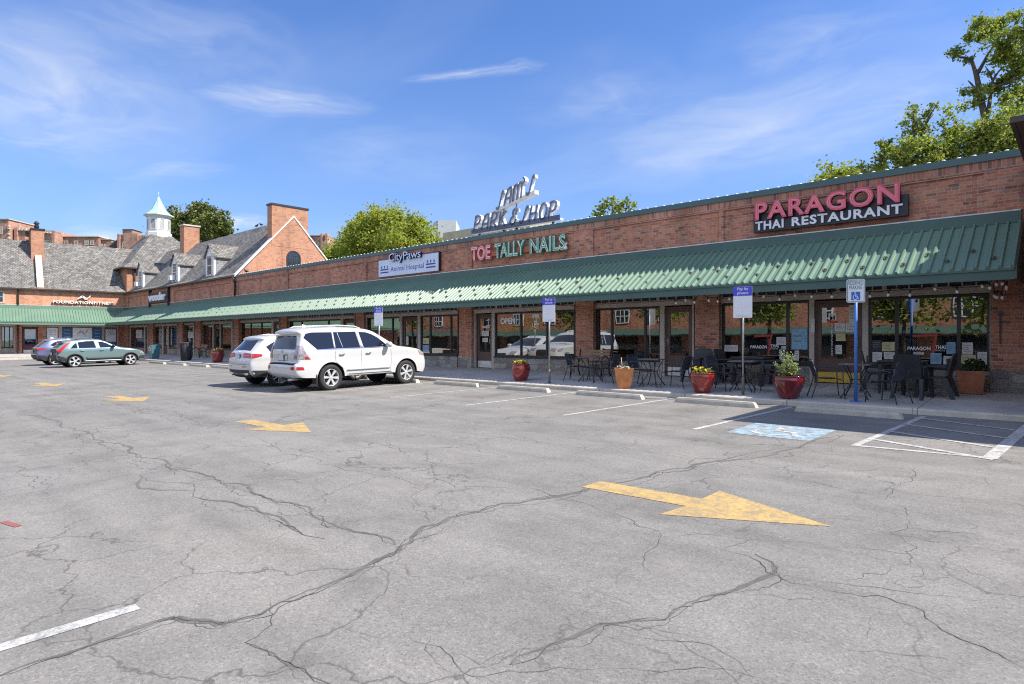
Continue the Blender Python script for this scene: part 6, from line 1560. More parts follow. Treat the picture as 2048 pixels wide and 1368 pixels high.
# ------------------------------------------------------------------ cars
def chaikin(p, it=2):
    p = [Vector(q) for q in p]
    for _ in range(it):
        o = [p[0]]
        for a, b in zip(p, p[1:]): o += [a.lerp(b, .25), a.lerp(b, .75)]
        o.append(p[-1]); p = o
    return p
def pip(x, y, poly):
    c = False; j = len(poly) - 1
    for i in range(len(poly)):
        xi, yi = poly[i][0], poly[i][1]; xj, yj = poly[j][0], poly[j][1]
        if (yi > y) != (yj > y) and x < (xj - xi) * (y - yi) / (yj - yi + 1e-12) + xi: c = not c
        j = i
    return c
def segd(p, a, b):
    ab = b - a; t = max(0, min(1, (p - a).dot(ab) / max(ab.length_squared, 1e-12))); return (p - a - ab * t).length
class Car:
    def __init__(c, root, out, wb, wr, w0, belt, kt, zb=.26, ra=.07, rnd=.085, xr=.0, xf=0, pr=.10, pf=.16, crown=.045, loc=(0, 0), lean=0.0):
        c.root = root; c.o = chaikin(out, 2); c.wb, c.wr, c.w0, c.belt, c.kt, c.zb, c.rnd = wb, wr, w0, belt, kt, zb, rnd
        c.ra = wr + ra; c.x0 = min(p.x for p in c.o); c.x1 = max(p.x for p in c.o); c.xr, c.xf, c.pr, c.pf, c.crown = xr, xf, pr, pf, crown
        c.T = root.matrix_basis.copy()
        c.n = []
        for i in range(len(c.o)):
            d = (c.o[min(i + 1, len(c.o) - 1)] - c.o[max(i - 1, 0)]).normalized(); c.n.append(Vector((-d.y, d.x)))
        c.s = [0]
        for a, b in zip(c.o, c.o[1:]): c.s.append(c.s[-1] + (b - a).length)
    def W(c, x, z, d=None):
        w = c.w0
        if x < c.xr: w *= 1 - c.pr * ((c.xr - x) / (c.xr - c.x0)) ** 2.4
        if x > c.xf: w *= 1 - c.pf * ((x - c.xf) / (c.x1 - c.xf)) ** 2.6
        if z < .62: w -= .05 * ((.62 - z) / .4) ** 2
        sh = c.belt - .08
        if z > sh - .3: w -= .025 * max(0, min(1, (z - sh + .3) / .3)) ** 2 * 0
        if z > c.belt - .06:
            q = z - (c.belt - .06); w -= c.kt * (q if q > .12 else q * q / .24 + q * .5 * q / .12 * 0 + 0) if q <= .12 else c.kt * (q - .06)
        w += .014 * math.exp(-((z - sh) / .07) ** 2) + .008 * math.exp(-((z - .70) / .10) ** 2)
        if d is None:
            p = Vector((x, z)); d = min(segd(p, a, b) for a, b in zip(c.o, c.o[1:]))
        if d < c.rnd: w -= c.rnd * (1 - math.sqrt(max(0, 1 - (1 - d / c.rnd) ** 2))) * .75
        return w
    def arch(c, xc, fw):
        pts = []; r = c.ra; a0 = math.asin(max(-1, min(1, (c.zb - c.wr) / r)))
        for k in range(19):
            a = (a0 + (math.pi - 2 * a0) * k / 18); pts.append((xc + r * math.cos(a), c.wr + r * math.sin(a)))
        return pts
    def fill(c, poly, sp=.09, ins=None, rings=False):
        P_ = []
        for a, b in zip(poly, poly[1:] + poly[:1]):
            a, b = Vector(a), Vector(b); k = max(1, int((b - a).length / sp))
            P_ += [a.lerp(b, i / k) for i in range(k)]
        nb = len(P_); V = list(P_); xs = [p.x for p in P_]; ys = [p.y for p in P_]
        seg = list(zip(P_, P_[1:] + P_[:1]))
        if rings:
            for i in range(1, len(c.o) - 1):
                for q in (.12, .32, .6, 1.0):
                    p = c.o[i] - c.n[i] * c.rnd * q
                    if pip(p.x, p.y, P_) and min(segd(p, a, b) for a, b in seg) > .006: V.append(p)
        x = min(xs)
        while x < max(xs):
            y = min(ys)
            while y < max(ys):
                if pip(x, y, P_):
                    m = min(segd(Vector((x, y)), a, b) for a, b in seg)
                    if m > (c.rnd * 1.15 if rings else sp * .4): V.append(Vector((x, y)))
                y += sp
            x += sp
        r = delaunay_2d_cdt(V, [], [list(range(nb))], 1, 1e-6)
        return r[0], r[2]
    def side(c, name, poly, mat, off=.004, par=None, sides=(-1, 1), sp=.09, rings=False, mb=None):
        V, Fc = c.fill(poly, sp, rings=rings); ret = []
        for s in sides:
            g = mb or MB().tr(c.T)
            b = g.av([(p[0], s * (c.W(p[0], p[1]) + off), p[1]) for p in V])
            for f in Fc:
                ar = sum(V[f[i]][0] * V[f[(i + 1) % 3]][1] - V[f[(i + 1) % 3]][0] * V[f[i]][1] for i in range(len(f))) if len(f) == 3 else 1
                f = list(f) if (ar > 0) == (s < 0) else list(f)[::-1]
                g.face([b + i for i in f], 0, True)
            if mb is None: ret.append(part(g, name, mat, par or c.root))
        return ret
    def slab(c, name, poly, mat, th=.03, par=None, sides=(-1, 1), base=0.0):
        """raised trim following the body side, with real edges"""
        ret = []
        V, Fc = c.fill(poly, .1)
        nb = 0
        for s in sides:
            g = MB().tr(c.T); b = g.av([(p[0], s * (c.W(p[0], p[1]) + base + th), p[1]) for p in V]); b2 = g.av([(p[0], s * (c.W(p[0], p[1]) + base - .01), p[1]) for p in V])
            ed = {}
            for f in Fc:
                f = list(f); ar = sum(V[f[i]][0] * V[f[(i + 1) % len(f)]][1] - V[f[(i + 1) % len(f)]][0] * V[f[i]][1] for i in range(len(f)))
                if (ar > 0) != (s < 0): f = f[::-1]
                g.face([b + i for i in f], 0, True)
                for i in range(len(f)):
                    k = (f[i], f[(i + 1) % len(f)]); ed[k] = 1
            for (i, j) in ed:
                if (j, i) not in ed: g.face((b + j, b + i, b2 + i, b2 + j), 0)
            ret.append(part(g, name, mat, par or c.root))
        return ret
    def line(c, pts, w=.009, sides=(-1, 1), mat='seam', name='door_gap', off=.0025, par=None):
        for s in sides:
            g = MB().tr(c.T); P_ = []
            for a, b in zip(pts, pts[1:]):
                a, b = Vector(a), Vector(b); k = max(1, int((b - a).length / .08)); P_ += [a.lerp(b, i / k) for i in range(k)]
            P_.append(Vector(pts[-1]))
            g.ribbon(P_, w, lambda x, z, d: (x, s * (c.W(x, z) + off), z), 0, 0)
            part(g, name, mat, par or c.root)
    def par_of(c, x, z):
        p = Vector((x, z)); best = (9, 0)
        for i in range(len(c.o) - 1):
            a, b = c.o[i], c.o[i + 1]; ab = b - a; t = max(0, min(1, (p - a).dot(ab) / max(ab.length_squared, 1e-12))); d = (p - a - ab * t).length
            if d < best[0]: best = (d, c.s[i] + (c.s[i + 1] - c.s[i]) * t)
        return best[1]
    def T3(c, s, f, off=0.0):
        i = 0
        while i < len(c.s) - 2 and c.s[i + 1] < s: i += 1
        t = max(0, min(1, (s - c.s[i]) / max(1e-9, c.s[i + 1] - c.s[i]))); p = c.o[i].lerp(c.o[i + 1], t); n = (c.n[i].lerp(c.n[i + 1], t)).normalized()
        ye = c.W(p.x, p.y, 0.0); k = c.crown * (1 - abs(f) ** 2.4) + off; q = p + n * k
        return (q.x, f * ye, q.y)
    def strip(c, name, p0, p1, f0, f1, mat, off=.004, par=None, nu=10, nv=8, mb=None, frac=None):
        """patch on the top/rear surface between outline points p0 and p1; f0, f1 = (left, right) width fractions"""
        s0, s1 = c.par_of(*p0), c.par_of(*p1); g = mb or MB().tr(c.T); idx = []
        for j in range(nv + 1):
            v = j / nv; row = []
            a = f0[0] + (f1[0] - f0[0]) * v; b = f0[1] + (f1[1] - f0[1]) * v
            row = g.av([c.T3(s0 + (s1 - s0) * v, a + (b - a) * i / nu, off) for i in range(nu + 1)]); idx.append(row)
        for j in range(nv):
            for i in range(nu): g.face((idx[j] + i, idx[j] + i + 1, idx[j + 1] + i + 1, idx[j + 1] + i)[::-1], 0, True)
        if mb is None: return part(g, name, mat, par or c.root)
    def body(c, mat):
        ol = [(p.x, p.y) for p in c.o]
        fr = c.arch(c.wb, 1); rr = c.arch(0, 0)
        poly = ol + fr + [(c.wb - c.ra - .03, c.zb), (c.ra + .03, c.zb)] + rr
        # outline runs rear-bottom -> roof -> front-bottom (clockwise); remainder closes underneath
        g = MB().tr(c.T); c.side('body', poly, mat, 0.0, sp=.085, rings=True, mb=g)
        N = 12
        rows = []
        for i, p in enumerate(c.o):
            ye = c.W(p.x, p.y, 0.0); row = []
            for k in range(N + 1):
                f = -math.cos(math.pi * k / N) if False else (2 * k / N - 1)
                h = c.crown * (1 - abs(f) ** 2.4); q = p + c.n[i] * h; row.append((q.x, f * ye, q.y))
            rows.append(g.av(row))
        for i in range(len(rows) - 1):
            for k in range(N): g.face((rows[i] + k, rows[i] + k + 1, rows[i + 1] + k + 1, rows[i + 1] + k)[::-1], 0, True)
        me = g.data('body', [mat]); bm = bmesh.new(); bm.from_mesh(me); bmesh.ops.remove_doubles(bm, verts=bm.verts, dist=.0015); bm.to_mesh(me); bm.free()
        b = link('body', me, c.root, True); c.b = b
        f = MB().tr(c.T); f.box(c.x0 + .25, c.x1 - .25, -(c.w0 - .24), c.w0 - .24, c.zb - .02, c.belt - .22)
        f.box(c.ra + .02, c.wb - c.ra - .02, -(c.w0 - .07), c.w0 - .07, c.zb, c.belt - .25); f.box(c.x0 + .12, c.x0 + .4, -(c.w0 - .18), c.w0 - .18, c.zb + .06, .55)
        part(f, 'underbody', 'under_black', c.root)
        for xc in (0, c.wb):
            for s in (-1, 1):
                g = MB().tr(c.T); A = c.arch(xc, 0)
                o = [(x, s * (c.W(x, z) - .005), z) for x, z in A]; i_ = [(x, s * (c.w0 - .26), z) for x, z in A]
                b0 = g.av(o); b1 = g.av(i_)
                for k in range(len(A) - 1): g.face((b0 + k, b0 + k + 1, b1 + k + 1, b1 + k), 0, True)
                part(g, 'arch_liner', 'under_black', c.root)
        return b
    def wheels(c, n=6, wid=.24, style='split', tr=.72, rimmat='alloy', dark=None):
        me = None
        for xc in (0, c.wb):
            for s in (-1, 1):
                yo = s * (c.w0 - .012); r = c.wr; M = c.T @ Matrix.Translation((xc, yo, r)) @ Matrix.Rotation(R(180) if s > 0 else 0, 4, 'Z') @ Matrix.Rotation(random.uniform(0, 6), 4, 'Y')
                # local: outer face towards -y
                ri = r * tr
                f = MB().tr(M); f.lathe([(ri * .98, .02), (ri * 1.02, .0), (r * .90, -.012 + .012), (r * .965, .012), (r, .04), (r, wid - .04), (r * .96, wid - .01), (ri, wid), (ri * .9, wid - .03)], 44, 0, (0, 0, 0), 'y')
                for q in range(44):
                    a = 2 * math.pi * q / 44; f.tr(M @ Matrix.Rotation(a, 4, 'Y')); f.box(-.010, .004, .03, wid - .03, r - .002, r + .006)
                ty = part(f, 'wheel', 'rubber', c.root)
                f = MB().tr(M); f.lathe([(ri * .985, .015), (ri * .99, .0), (ri * .955, .004), (ri * .93, .03), (ri * .90, .12), (ri * .88, wid - .04)], 40, 0, (0, 0, 0), 'y')
                f.lathe([(0, .012), (ri * .12, .012), (ri * .17, .02), (ri * .2, .05)], 20, 0, (0, 0, 0), 'y')
                for q in range(n):
                    a = 2 * math.pi * q / n; Mq = M @ Matrix.Rotation(a, 4, 'Y'); f.tr(Mq)
                    def sp_(w0_, w1_, y0, y1, x0=0, x1=0):
                        A = [(x0 - w0_, y0, ri * .14), (x0 + w0_, y0, ri * .14), (x1 + w1_, y1, ri * .94), (x1 - w1_, y1, ri * .94)]
                        f.prism(A, [(u * 1.0, v + .04, t) for u, v, t in A])
                    if style == 'split': sp_(ri * .085, ri * .155, .018, .006)
                    elif style == 'twin': sp_(ri * .05, ri * .055, .02, .006, ri * .05, ri * .2); sp_(ri * .05, ri * .055, .02, .006, -ri * .05, -ri * .2)
                    elif style == 'block':
                        sp_(ri * .10, ri * .12, .016, .004)
                        f.prism([(-ri * .34, .004, ri * .86), (ri * .34, .004, ri * .86), (ri * .12, .006, ri * .62), (-ri * .12, .006, ri * .62)], [(-ri * .34, .03, ri * .86), (ri * .34, .03, ri * .86), (ri * .12, .03, ri * .62), (-ri * .12, .03, ri * .62)])
                f.tr(M); part(f, 'rim', rimmat, ty)
                f = MB().tr(M); f.lathe([(0, .10), (ri * .62, .10), (ri * .62, .13)], 28, 0, (0, 0, 0), 'y'); f.lathe([(ri * .9, .16), (0, .17)], 28, 0, (0, 0, 0), 'y'); part(f, 'brake_disc', 'alloy_dark', ty)
    def mirror(c, x, z, mat, sides=(-1, 1)):
        for s in sides:
            y = c.W(x, z); f = MB().tr(c.T @ Matrix.Translation((x, s * y, z)) @ Matrix.Scale(s, 4, (0, 1, 0)))
            f.tube([(0, .0, -.01), (-.01, .09, .02)], .03, 8)
            f.lathe([(0, -.02), (.075, 0), (.092, .05), (.088, .16), (.05, .205), (0, .215)], 14, 0, (-.02, .05, .06), 'y'); part(f, 'mirror', mat, c.root)
    def handle(c, x, z, mat, L=.2):
        for s in (-1, 1):
            y = c.W(x, z); f = MB().tr(c.T); P_ = [(x - L / 2, s * (y - .01), z), (x - L / 2 + .03, s * (y + .035), z + .004), (x + L / 2 - .03, s * (y + .035), z + .008), (x + L / 2, s * (y - .01), z + .01)]
            f.tube(bent(P_, .03, 3), .016, 7); part(f, 'door_handle', mat, c.root)
    def plate(c, x, z, w=.31, h=.155):
        s = c.par_of(x, z); a = Vector(c.T3(s, 0, .012)); f = MB().tr(c.T); f.box(a.x - .02, a.x + .008, -w / 2 - .012, w / 2 + .012, a.z - h / 2 - .012, a.z + h / 2 + .012); o = part(f, 'number_plate', 'car_plastic', c.root)
        f = MB().tr(c.T); f.poly([(a.x - .022, w / 2, a.z - h / 2), (a.x - .022, -w / 2, a.z - h / 2), (a.x - .022, -w / 2, a.z + h / 2), (a.x - .022, w / 2, a.z + h / 2)]); part(f, 'plate_face', 'plate', o)

def inset(poly, d=.0):
    return poly
def place_car(name, label, x, y, rot=90):
    zr_ = gz(y); t = thing(name, label, 'car', (x, y, zr_), R(rot)); t.rotation_euler = (0, -R(1.15), R(rot)); t['group'] = 'cars parked nose to the kerb'
    bpy.context.view_layer.update(); return t
# ---- large white off-roader ------------------------------------------------
t = place_car('parked_car', 'large boxy white off-road car with clear tail lamps, parked nearest the camera', -17.5, 10.05)
O = [(-.98, .43), (-1.06, .47), (-1.115, .56), (-1.125, .70), (-1.10, .80), (-1.035, .84), (-1.03, 1.02), (-1.01, 1.2), (-.86, 1.66), (-.95, 1.72), (-.93, 1.785), (-.70, 1.83), (-.25, 1.865), (.45, 1.875), (1.1, 1.85), (1.5, 1.79), (1.72, 1.69), (2.36, 1.30), (2.5, 1.245), (3.0, 1.20), (3.4, 1.12), (3.60, 1.02), (3.68, .90), (3.73, .62), (3.70, .45), (3.62, .34)]
L = Car(t, O, 2.79, .385, .925, 1.22, .30, zb=.40, ra=.075, xr=-.35, xf=2.7, pr=.085, pf=.17, crown=.05)
L.body('car_white'); L.wheels(6, .25, 'split', .66)
gl = [[(-.74, 1.70), (-.82, 1.58), (-.46, 1.235), (.10, 1.245), (.10, 1.735), (-.55, 1.735)], [(.16, 1.735), (.16, 1.245), (1.02, 1.25), (.93, 1.745)], [(1.05, 1.735), (1.14, 1.25), (2.06, 1.27), (1.72, 1.545), (1.50, 1.66), (1.3, 1.72)]]
L.side('window_trim', [(-.78, 1.74), (-.87, 1.58), (-.48, 1.205), (2.2, 1.235), (1.75, 1.575), (1.5, 1.705), (1.28, 1.765), (.6, 1.775)], 'car_white', .0015)
for q in gl: L.side('side_window', q, 'car_glass', .006)
L.slab('window_bar', [(.105, 1.74), (.105, 1.24), (.155, 1.24), (.155, 1.74)], 'alloy', .006); L.slab('window_bar', [(.94, 1.75), (1.03, 1.245), (1.12, 1.245), (1.04, 1.75)], 'alloy', .004)
L.slab('window_bar', [(.28, 1.735), (.40, 1.245), (.415, 1.245), (.295, 1.735)], 'alloy', .008); L.line([(-.48, 1.222), (.6, 1.228), (2.1, 1.25)], .02, mat='chrome', name='belt_trim', off=.006)
L.line([(.13, 1.24), (.15, .85), (.43, .62)]); L.line([(1.04, 1.24), (1.06, .6), (1.06, .44)]); L.line([(2.12, 1.24), (2.20, .95), (2.12, .46)]); L.line([(.43, .46), (2.12, .46)])
L.handle(.36, 1.06, 'chrome'); L.handle(1.30, 1.07, 'chrome'); L.mirror(2.02, 1.26, 'car_white')
L.slab('side_moulding', [(.50, .56), (2.10, .56), (2.10, .64), (.56, .64)], 'car_white', .022)
L.strip('rear_window', (-.985, 1.235), (-.875, 1.64), (-.88, .88), (-.80, .80), 'car_glass', .005)
L.strip('windscreen', (1.78, 1.66), (2.34, 1.32), (-.92, .92), (-.97, .97), 'car_glass', .005)
L.strip('tailgate_gap', (-1.105, .79), (-1.075, .818), (-.95, .95), (-.95, .95), 'under_black', .004, nv=2)
L.strip('bumper_step', (-1.06, .83), (-1.035, .845), (-.95, .95), (-.95, .95), 'car_plastic', .006, nv=2)
L.side('tail_lamp', [(-1.02, .965), (-.66, .955), (-.74, 1.04), (-.82, 1.14), (-.88, 1.36), (-.96, 1.36), (-1.0, 1.19)], 'lamp_clear', .012, sp=.06)
for s in (-1, 1):
    L.strip('tail_lamp', (-1.032, .97), (-.955, 1.36), (.80 * s, 1.0 * s) if s > 0 else (-1.0, -.80), (.88 * s, 1.0 * s) if s > 0 else (-1.0, -.88), 'lamp_clear', .012, nu=4)
    L.strip('reflector', (-1.125, .66), (-1.118, .75), (.80, .99) if s > 0 else (-.99, -.80), (.80, .99) if s > 0 else (-.99, -.80), 'lamp_red', .008, nu=3, nv=2)
L.side('tail_lamp_red', [(-.70, .965), (-.84, .965), (-.86, 1.03), (-.76, 1.03)], 'lamp_red', .015, sp=.06)  # red lower section of the lamp lens, not emissive
L.side('reflector', [(-1.09, .66), (-.86, .655), (-.90, .74), (-1.08, .75)], 'lamp_red', .008, sp=.05)
L.strip('plate_recess', (-1.035, .92), (-1.03, 1.08), (-.42, .42), (-.42, .42), 'seam', .004, nu=6, nv=3); L.strip('plate_surround', (-1.035, .93), (-1.03, 1.07), (-.41, .41), (-.41, .41), 'car_white', .0065, nu=6, nv=3)
L.strip('chrome_bar', (-1.028, 1.085), (-1.025, 1.105), (-.44, .44), (-.44, .44), 'chrome', .02, nu=6, nv=2); L.plate(-1.034, 1.0)
g = MB().tr(L.T); sx = L.T3(L.par_of(-1.015, 1.165), 0, .016); mf = lambda u, v, d: (sx[0] - d, -u, sx[2] + v)
g.ribbon([(.062 * math.cos(k * math.pi / 10), .044 * math.sin(k * math.pi / 10)) for k in range(20)], .011, mf, 0, .008, closed=True); g.ribbon([(.012, .036), (-.022, -.014), (.034, -.02)], .011, mf, 0, .008); part(g, 'emblem', 'chrome', t)
text('badge', 'GX 460', 'chrome', L.T @ Vector((sx[0] - .0, -.38, sx[2] - .05)), L.T.to_3x3() @ Vector((0, -1, 0)), ZP, .24, .03, t, True, offset=.004, out=.006)
L.slab('running_board', [(.48, .41), (2.3, .41), (2.24, .455), (.54, .455)], 'alloy', .10, base=-.05); L.slab('step_pad', [(.55, .445), (2.15, .445), (2.15, .462), (.55, .462)], 'car_plastic', .105, base=-.05)
for s in (-1, 1):
    f = MB().tr(L.T); f.tube([L.T3(L.par_of(-.55, 1.845), .80 * s, .0), L.T3(L.par_of(-.4, 1.86), .80 * s, .045), L.T3(L.par_of(.45, 1.875), .81 * s, .055), L.T3(L.par_of(1.05, 1.855), .81 * s, .045), L.T3(L.par_of(1.25, 1.83), .81 * s, .0)], .018, 7); part(f, 'roof_rail', 'car_white', t)
    f = MB().tr(L.T); f.box(-.50, -.47, s * .70, s * .93, .22, .50); part(f, 'mud_flap', 'car_plastic', t)
f = MB().tr(L.T); f.prism([(-.42, -.03, 1.91), (-.20, -.015, 1.905), (-.20, .015, 1.905), (-.42, .03, 1.91)], [(-.42, -.008, 1.985), (-.36, -.008, 1.97), (-.36, .008, 1.97), (-.42, .008, 1.985)]); part(f, 'roof_antenna', 'car_white', t)
f = MB().tr(L.T); f.tube([(-1.13, -.45, .36), (-.7, -.45, .37)], .032, 10); part(f, 'exhaust', 'steel_post', t); f = MB().tr(L.T); f.box(-1.12, -.95, -.12, .12, .34, .40); part(f, 'tow_bar', 'car_plastic', t)
f = MB().tr(L.T); f.tube([(-1.02, .0, 1.26), (-1.01, -.3, 1.30), (-.995, -.45, 1.32)], .010, 5); part(f, 'wiper', 'car_plastic', t)
# front end (seen in the shop windows)
for s in (-1, 1): L.strip('headlamp', (3.66, .93), (3.56, 1.05), (.62, .97) if s > 0 else (-.97, -.62), (.55, .97) if s > 0 else (-.97, -.55), 'lamp_clear', .008, nu=4)
L.side('headlamp', [(3.62, .90), (3.60, 1.02), (3.3, 1.10), (3.38, .96)], 'lamp_clear', .008, sp=.06)
L.strip('grille', (3.72, .60), (3.66, .96), (-.30, .30), (-.42, .42), 'car_plastic', .008); L.strip('grille_frame', (3.725, .55), (3.65, .985), (-.36, .36), (-.48, .48), 'chrome', .004)
# ---- white car with red lamps -----------------------------------------------
t = place_car('parked_car', 'white rounded car with long red tail lamps, half hidden by the larger white car', -20.22, 9.82)
O = [(-.78, .36), (-.89, .42), (-.93, .55), (-.945, .72), (-.925, .88), (-.875, .98), (-.86, 1.08), (-.80, 1.14), (-.42, 1.50), (-.50, 1.545), (-.44, 1.585), (-.15, 1.615), (.5, 1.64), (1.0, 1.625), (1.4, 1.555), (2.3, 1.10), (2.45, 1.06), (3.1, .98), (3.45, .86), (3.63, .70), (3.68, .50), (3.6, .30)]
G = Car(t, O, 2.87, .362, .94, 1.05, .40, zb=.32, ra=.05, xr=-.15, xf=2.8, pr=.15, pf=.17, crown=.06)
G.body('car_white'); G.wheels(5, .25, 'twin', .72)
for q in ([(-.42, 1.30), (-.30, 1.12), (.10, 1.10), (.10, 1.47), (-.15, 1.44)], [(.16, 1.475), (.16, 1.10), (.98, 1.09), (.90, 1.50)], [(1.0, 1.495), (1.08, 1.09), (1.98, 1.10), (1.45, 1.40)]): G.side('side_window', q, 'car_glass', .006)
G.line([(-.32, 1.095), (.6, 1.08), (2.05, 1.085)], .018, mat='chrome', name='belt_trim', off=.006)
G.line([(.13, 1.09), (.20, .75), (.45, .55)]); G.line([(1.03, 1.09), (1.05, .4)]); G.mirror(1.95, 1.12, 'car_white'); G.handle(.36, .95, 'car_white'); G.handle(1.28, .95, 'car_white')
G.strip('rear_window', (-.785, 1.155), (-.45, 1.47), (-.78, .78), (-.66, .66), 'car_glass', .005)
for s in (-1, 1):
    G.strip('tail_lamp', (-.90, .94), (-.855, 1.085), (.40, .985) if s > 0 else (-.985, -.40), (.44, .985) if s > 0 else (-.985, -.44), 'lamp_red', .010, nu=6, nv=3)
    G.strip('lamp_bar', (-.878, 1.005), (-.872, 1.03), (.46, .93) if s > 0 else (-.93, -.46), (.46, .93) if s > 0 else (-.93, -.46), 'neon_red', .013, nu=6, nv=2)
    G.strip('reflector', (-.94, .66), (-.943, .685), (.5, .82) if s > 0 else (-.82, -.5), (.5, .82) if s > 0 else (-.82, -.5), 'lamp_red', .006, nu=4, nv=2)
    f = MB().tr(G.T); f.prism([(-.945, s * .42, .40), (-.945, s * .66, .41), (-.945, s * .68, .47), (-.945, s * .44, .48)], [(-.80, s * .42, .40), (-.80, s * .66, .41), (-.80, s * .68, .47), (-.80, s * .44, .48)]); part(f, 'exhaust', 'chrome', t)
G.side('tail_lamp', [(-.905, .945), (-.86, .950), (-.58, 1.01), (-.60, 1.07), (-.82, 1.085), (-.852, 1.085), (-.87, 1.0)], 'lamp_red', .012, sp=.05)
G.strip('bumper_cladding', (-.80, .365), (-.936, .575), (-.97, .97), (-.97, .97), 'car_plastic', .006, nu=10, nv=5); G.strip('diffuser_trim', (-.90, .44), (-.92, .475), (-.75, .75), (-.75, .75), 'chrome', .012, nu=10, nv=2)
G.side('bumper_cladding', [(-.80, .34), (-.92, .56), (-.40, .54), (-.43, .34)], 'car_plastic', .006, sp=.07); G.slab('sill_cladding', [(.46, .34), (2.42, .34), (2.42, .42), (.46, .42)], 'car_plastic', .02)
G.strip('tailgate_gap', (-.943, .735), (-.942, .748), (-.80, .80), (-.80, .80), 'seam', .004, nv=1); G.plate(-.895, .965)
for s in (-1, 1):
    f = MB().tr(G.T); f.tube([G.T3(G.par_of(-.3, 1.60), .84 * s, .0), G.T3(G.par_of(.3, 1.635), .84 * s, .04), G.T3(G.par_of(.95, 1.625), .84 * s, .03), G.T3(G.par_of(1.2, 1.60), .84 * s, .0)], .015, 7); part(f, 'roof_rail', 'alloy', t)
f = MB().tr(G.T); f.tube([(-.80, -.05, 1.20), (-.83, .25, 1.165), (-.82, .34, 1.165)], .012, 5); part(f, 'wiper', 'car_plastic', t)
g = MB().tr(G.T); sx = G.T3(G.par_of(-.855, 1.10), 0, .014); mf = lambda u, v, d: (sx[0] - d, -u, sx[2] + v - .01)
g.ribbon([(.042 * math.cos(k * math.pi / 10), .042 * math.sin(k * math.pi / 10)) for k in range(20)], .008, mf, 0, .006, closed=True)
for k in range(3): g.ribbon([(0, 0), (.04 * math.cos(R(90 + 120 * k)), .04 * math.sin(R(90 + 120 * k)))], .007, mf, 0, .006)
part(g, 'emblem', 'chrome', t)
for s in (-1, 1): G.strip('headlamp', (3.60, .74), (3.40, .89), (.55, .97) if s > 0 else (-.97, -.55), (.62, .97) if s > 0 else (-.97, -.62), 'lamp_clear', .008, nu=4)
G.strip('grille', (3.67, .55), (3.56, .78), (-.42, .42), (-.36, .36), 'car_plastic', .008); G.strip('windscreen', (1.46, 1.52), (2.27, 1.12), (-.88, .88), (-.95, .95), 'car_glass', .005)
# ---- teal crossover ------------------------------------------------------------
t = place_car('parked_car', 'teal-grey crossover with black wheel arches and a red boomerang lamp', -41.9, 8.98)
O = [(-.66, .36), (-.76, .42), (-.81, .55), (-.83, .70), (-.80, .84), (-.79, 1.0), (-.74, 1.06), (-.42, 1.34), (-.56, 1.395), (-.50, 1.425), (-.20, 1.475), (.4, 1.53), (.95, 1.54), (1.3, 1.50), (2.12, 1.08), (2.3, 1.03), (2.95, .94), (3.30, .84), (3.48, .70), (3.55, .52), (3.5, .34)]
K = Car(t, O, 2.72, .332, .905, .98, .36, zb=.28, ra=.045, xr=-.15, xf=2.7, pr=.13, pf=.17, crown=.05)
K.body('car_teal'); K.wheels(5, .22, 'block', .78, 'alloy')
K.side('window_trim', [(-.27, 1.16), (-.34, 1.02), (2.06, 1.05), (1.55, 1.35), (1.2, 1.46), (.7, 1.475), (.1, 1.42)], 'car_teal', .0015)
for q in ([(-.20, 1.04), (.14, 1.05), (.10, 1.36), (-.05, 1.24)], [(.165, 1.38), (.20, 1.05), (1.02, 1.055), (.93, 1.445), (.6, 1.44)], [(1.13, 1.43), (1.20, 1.06), (1.93, 1.075), (1.5, 1.325), (1.32, 1.40)]): K.side('side_window', q, 'car_glass', .006)
K.side('tail_lamp', [(-.80, .88), (-.66, .82), (-.56, .94), (-.40, 1.15), (-.12, 1.40), (-.26, 1.40), (-.50, 1.20), (-.70, 1.03), (-.78, .97)], 'lamp_red', .010, sp=.05)
K.side('rear_quarter', [(-.80, .70), (-.68, .80), (-.78, .88)], 'car_plastic', .006, sp=.05)
K.strip('rear_window', (-.74, 1.07), (-.45, 1.31), (-.86, .86), (-.78, .78), 'car_glass', .005); K.strip('tailgate_panel', (-.815, .80), (-.79, 1.02), (-.94, .94), (-.92, .92), 'car_black', .005, nu=8, nv=4)
K.strip('bumper_cladding', (-.70, .38), (-.825, .74), (-.97, .97), (-.97, .97), 'car_plastic', .006, nv=6); K.side('bumper_cladding', [(-.70, .36), (-.82, .70), (-.62, .62), (-.42, .55), (-.40, .34)], 'car_plastic', .006, sp=.06)
K.strip('spoiler', (-.56, 1.38), (-.47, 1.44), (-.82, .82), (-.82, .82), 'car_black', .02, nv=3); K.plate(-.825, .76)
for xc in (0, 2.72):
    A = K.arch(xc, 0); B = [(xc + (x - xc) * 1.16, .332 + (z - .332) * 1.16) for x, z in A]; K.slab('arch_cladding', A + B[::-1], 'car_plastic', .022)
K.slab('sill_cladding', [(.42, .30), (2.30, .30), (2.30, .36), (.42, .36)], 'car_teal', .015); K.slab('door_cladding', [(.58, .36), (2.24, .36), (2.30, .54), (.50, .54)], 'car_plastic', .012)
K.line([(.18, 1.04), (.24, .75), (.42, .55)]); K.line([(1.10, 1.05), (1.12, .38)]); K.line([(2.02, 1.04), (2.16, .85), (2.14, .4)]); K.handle(.36, .90, 'car_teal'); K.handle(1.28, .91, 'car_teal'); K.mirror(1.86, 1.08, 'car_black')
K.side('headlamp', [(3.46, .64), (3.36, .80), (3.12, .82), (3.22, .66)], 'lamp_clear', .010, sp=.05); K.side('bumper_cladding', [(3.47, .36), (3.52, .55), (3.2, .55), (3.13, .36)], 'car_plastic', .006, sp=.05)
K.strip('windscreen', (1.36, 1.48), (2.1, 1.10), (-.9, .9), (-.95, .95), 'car_glass', .005)
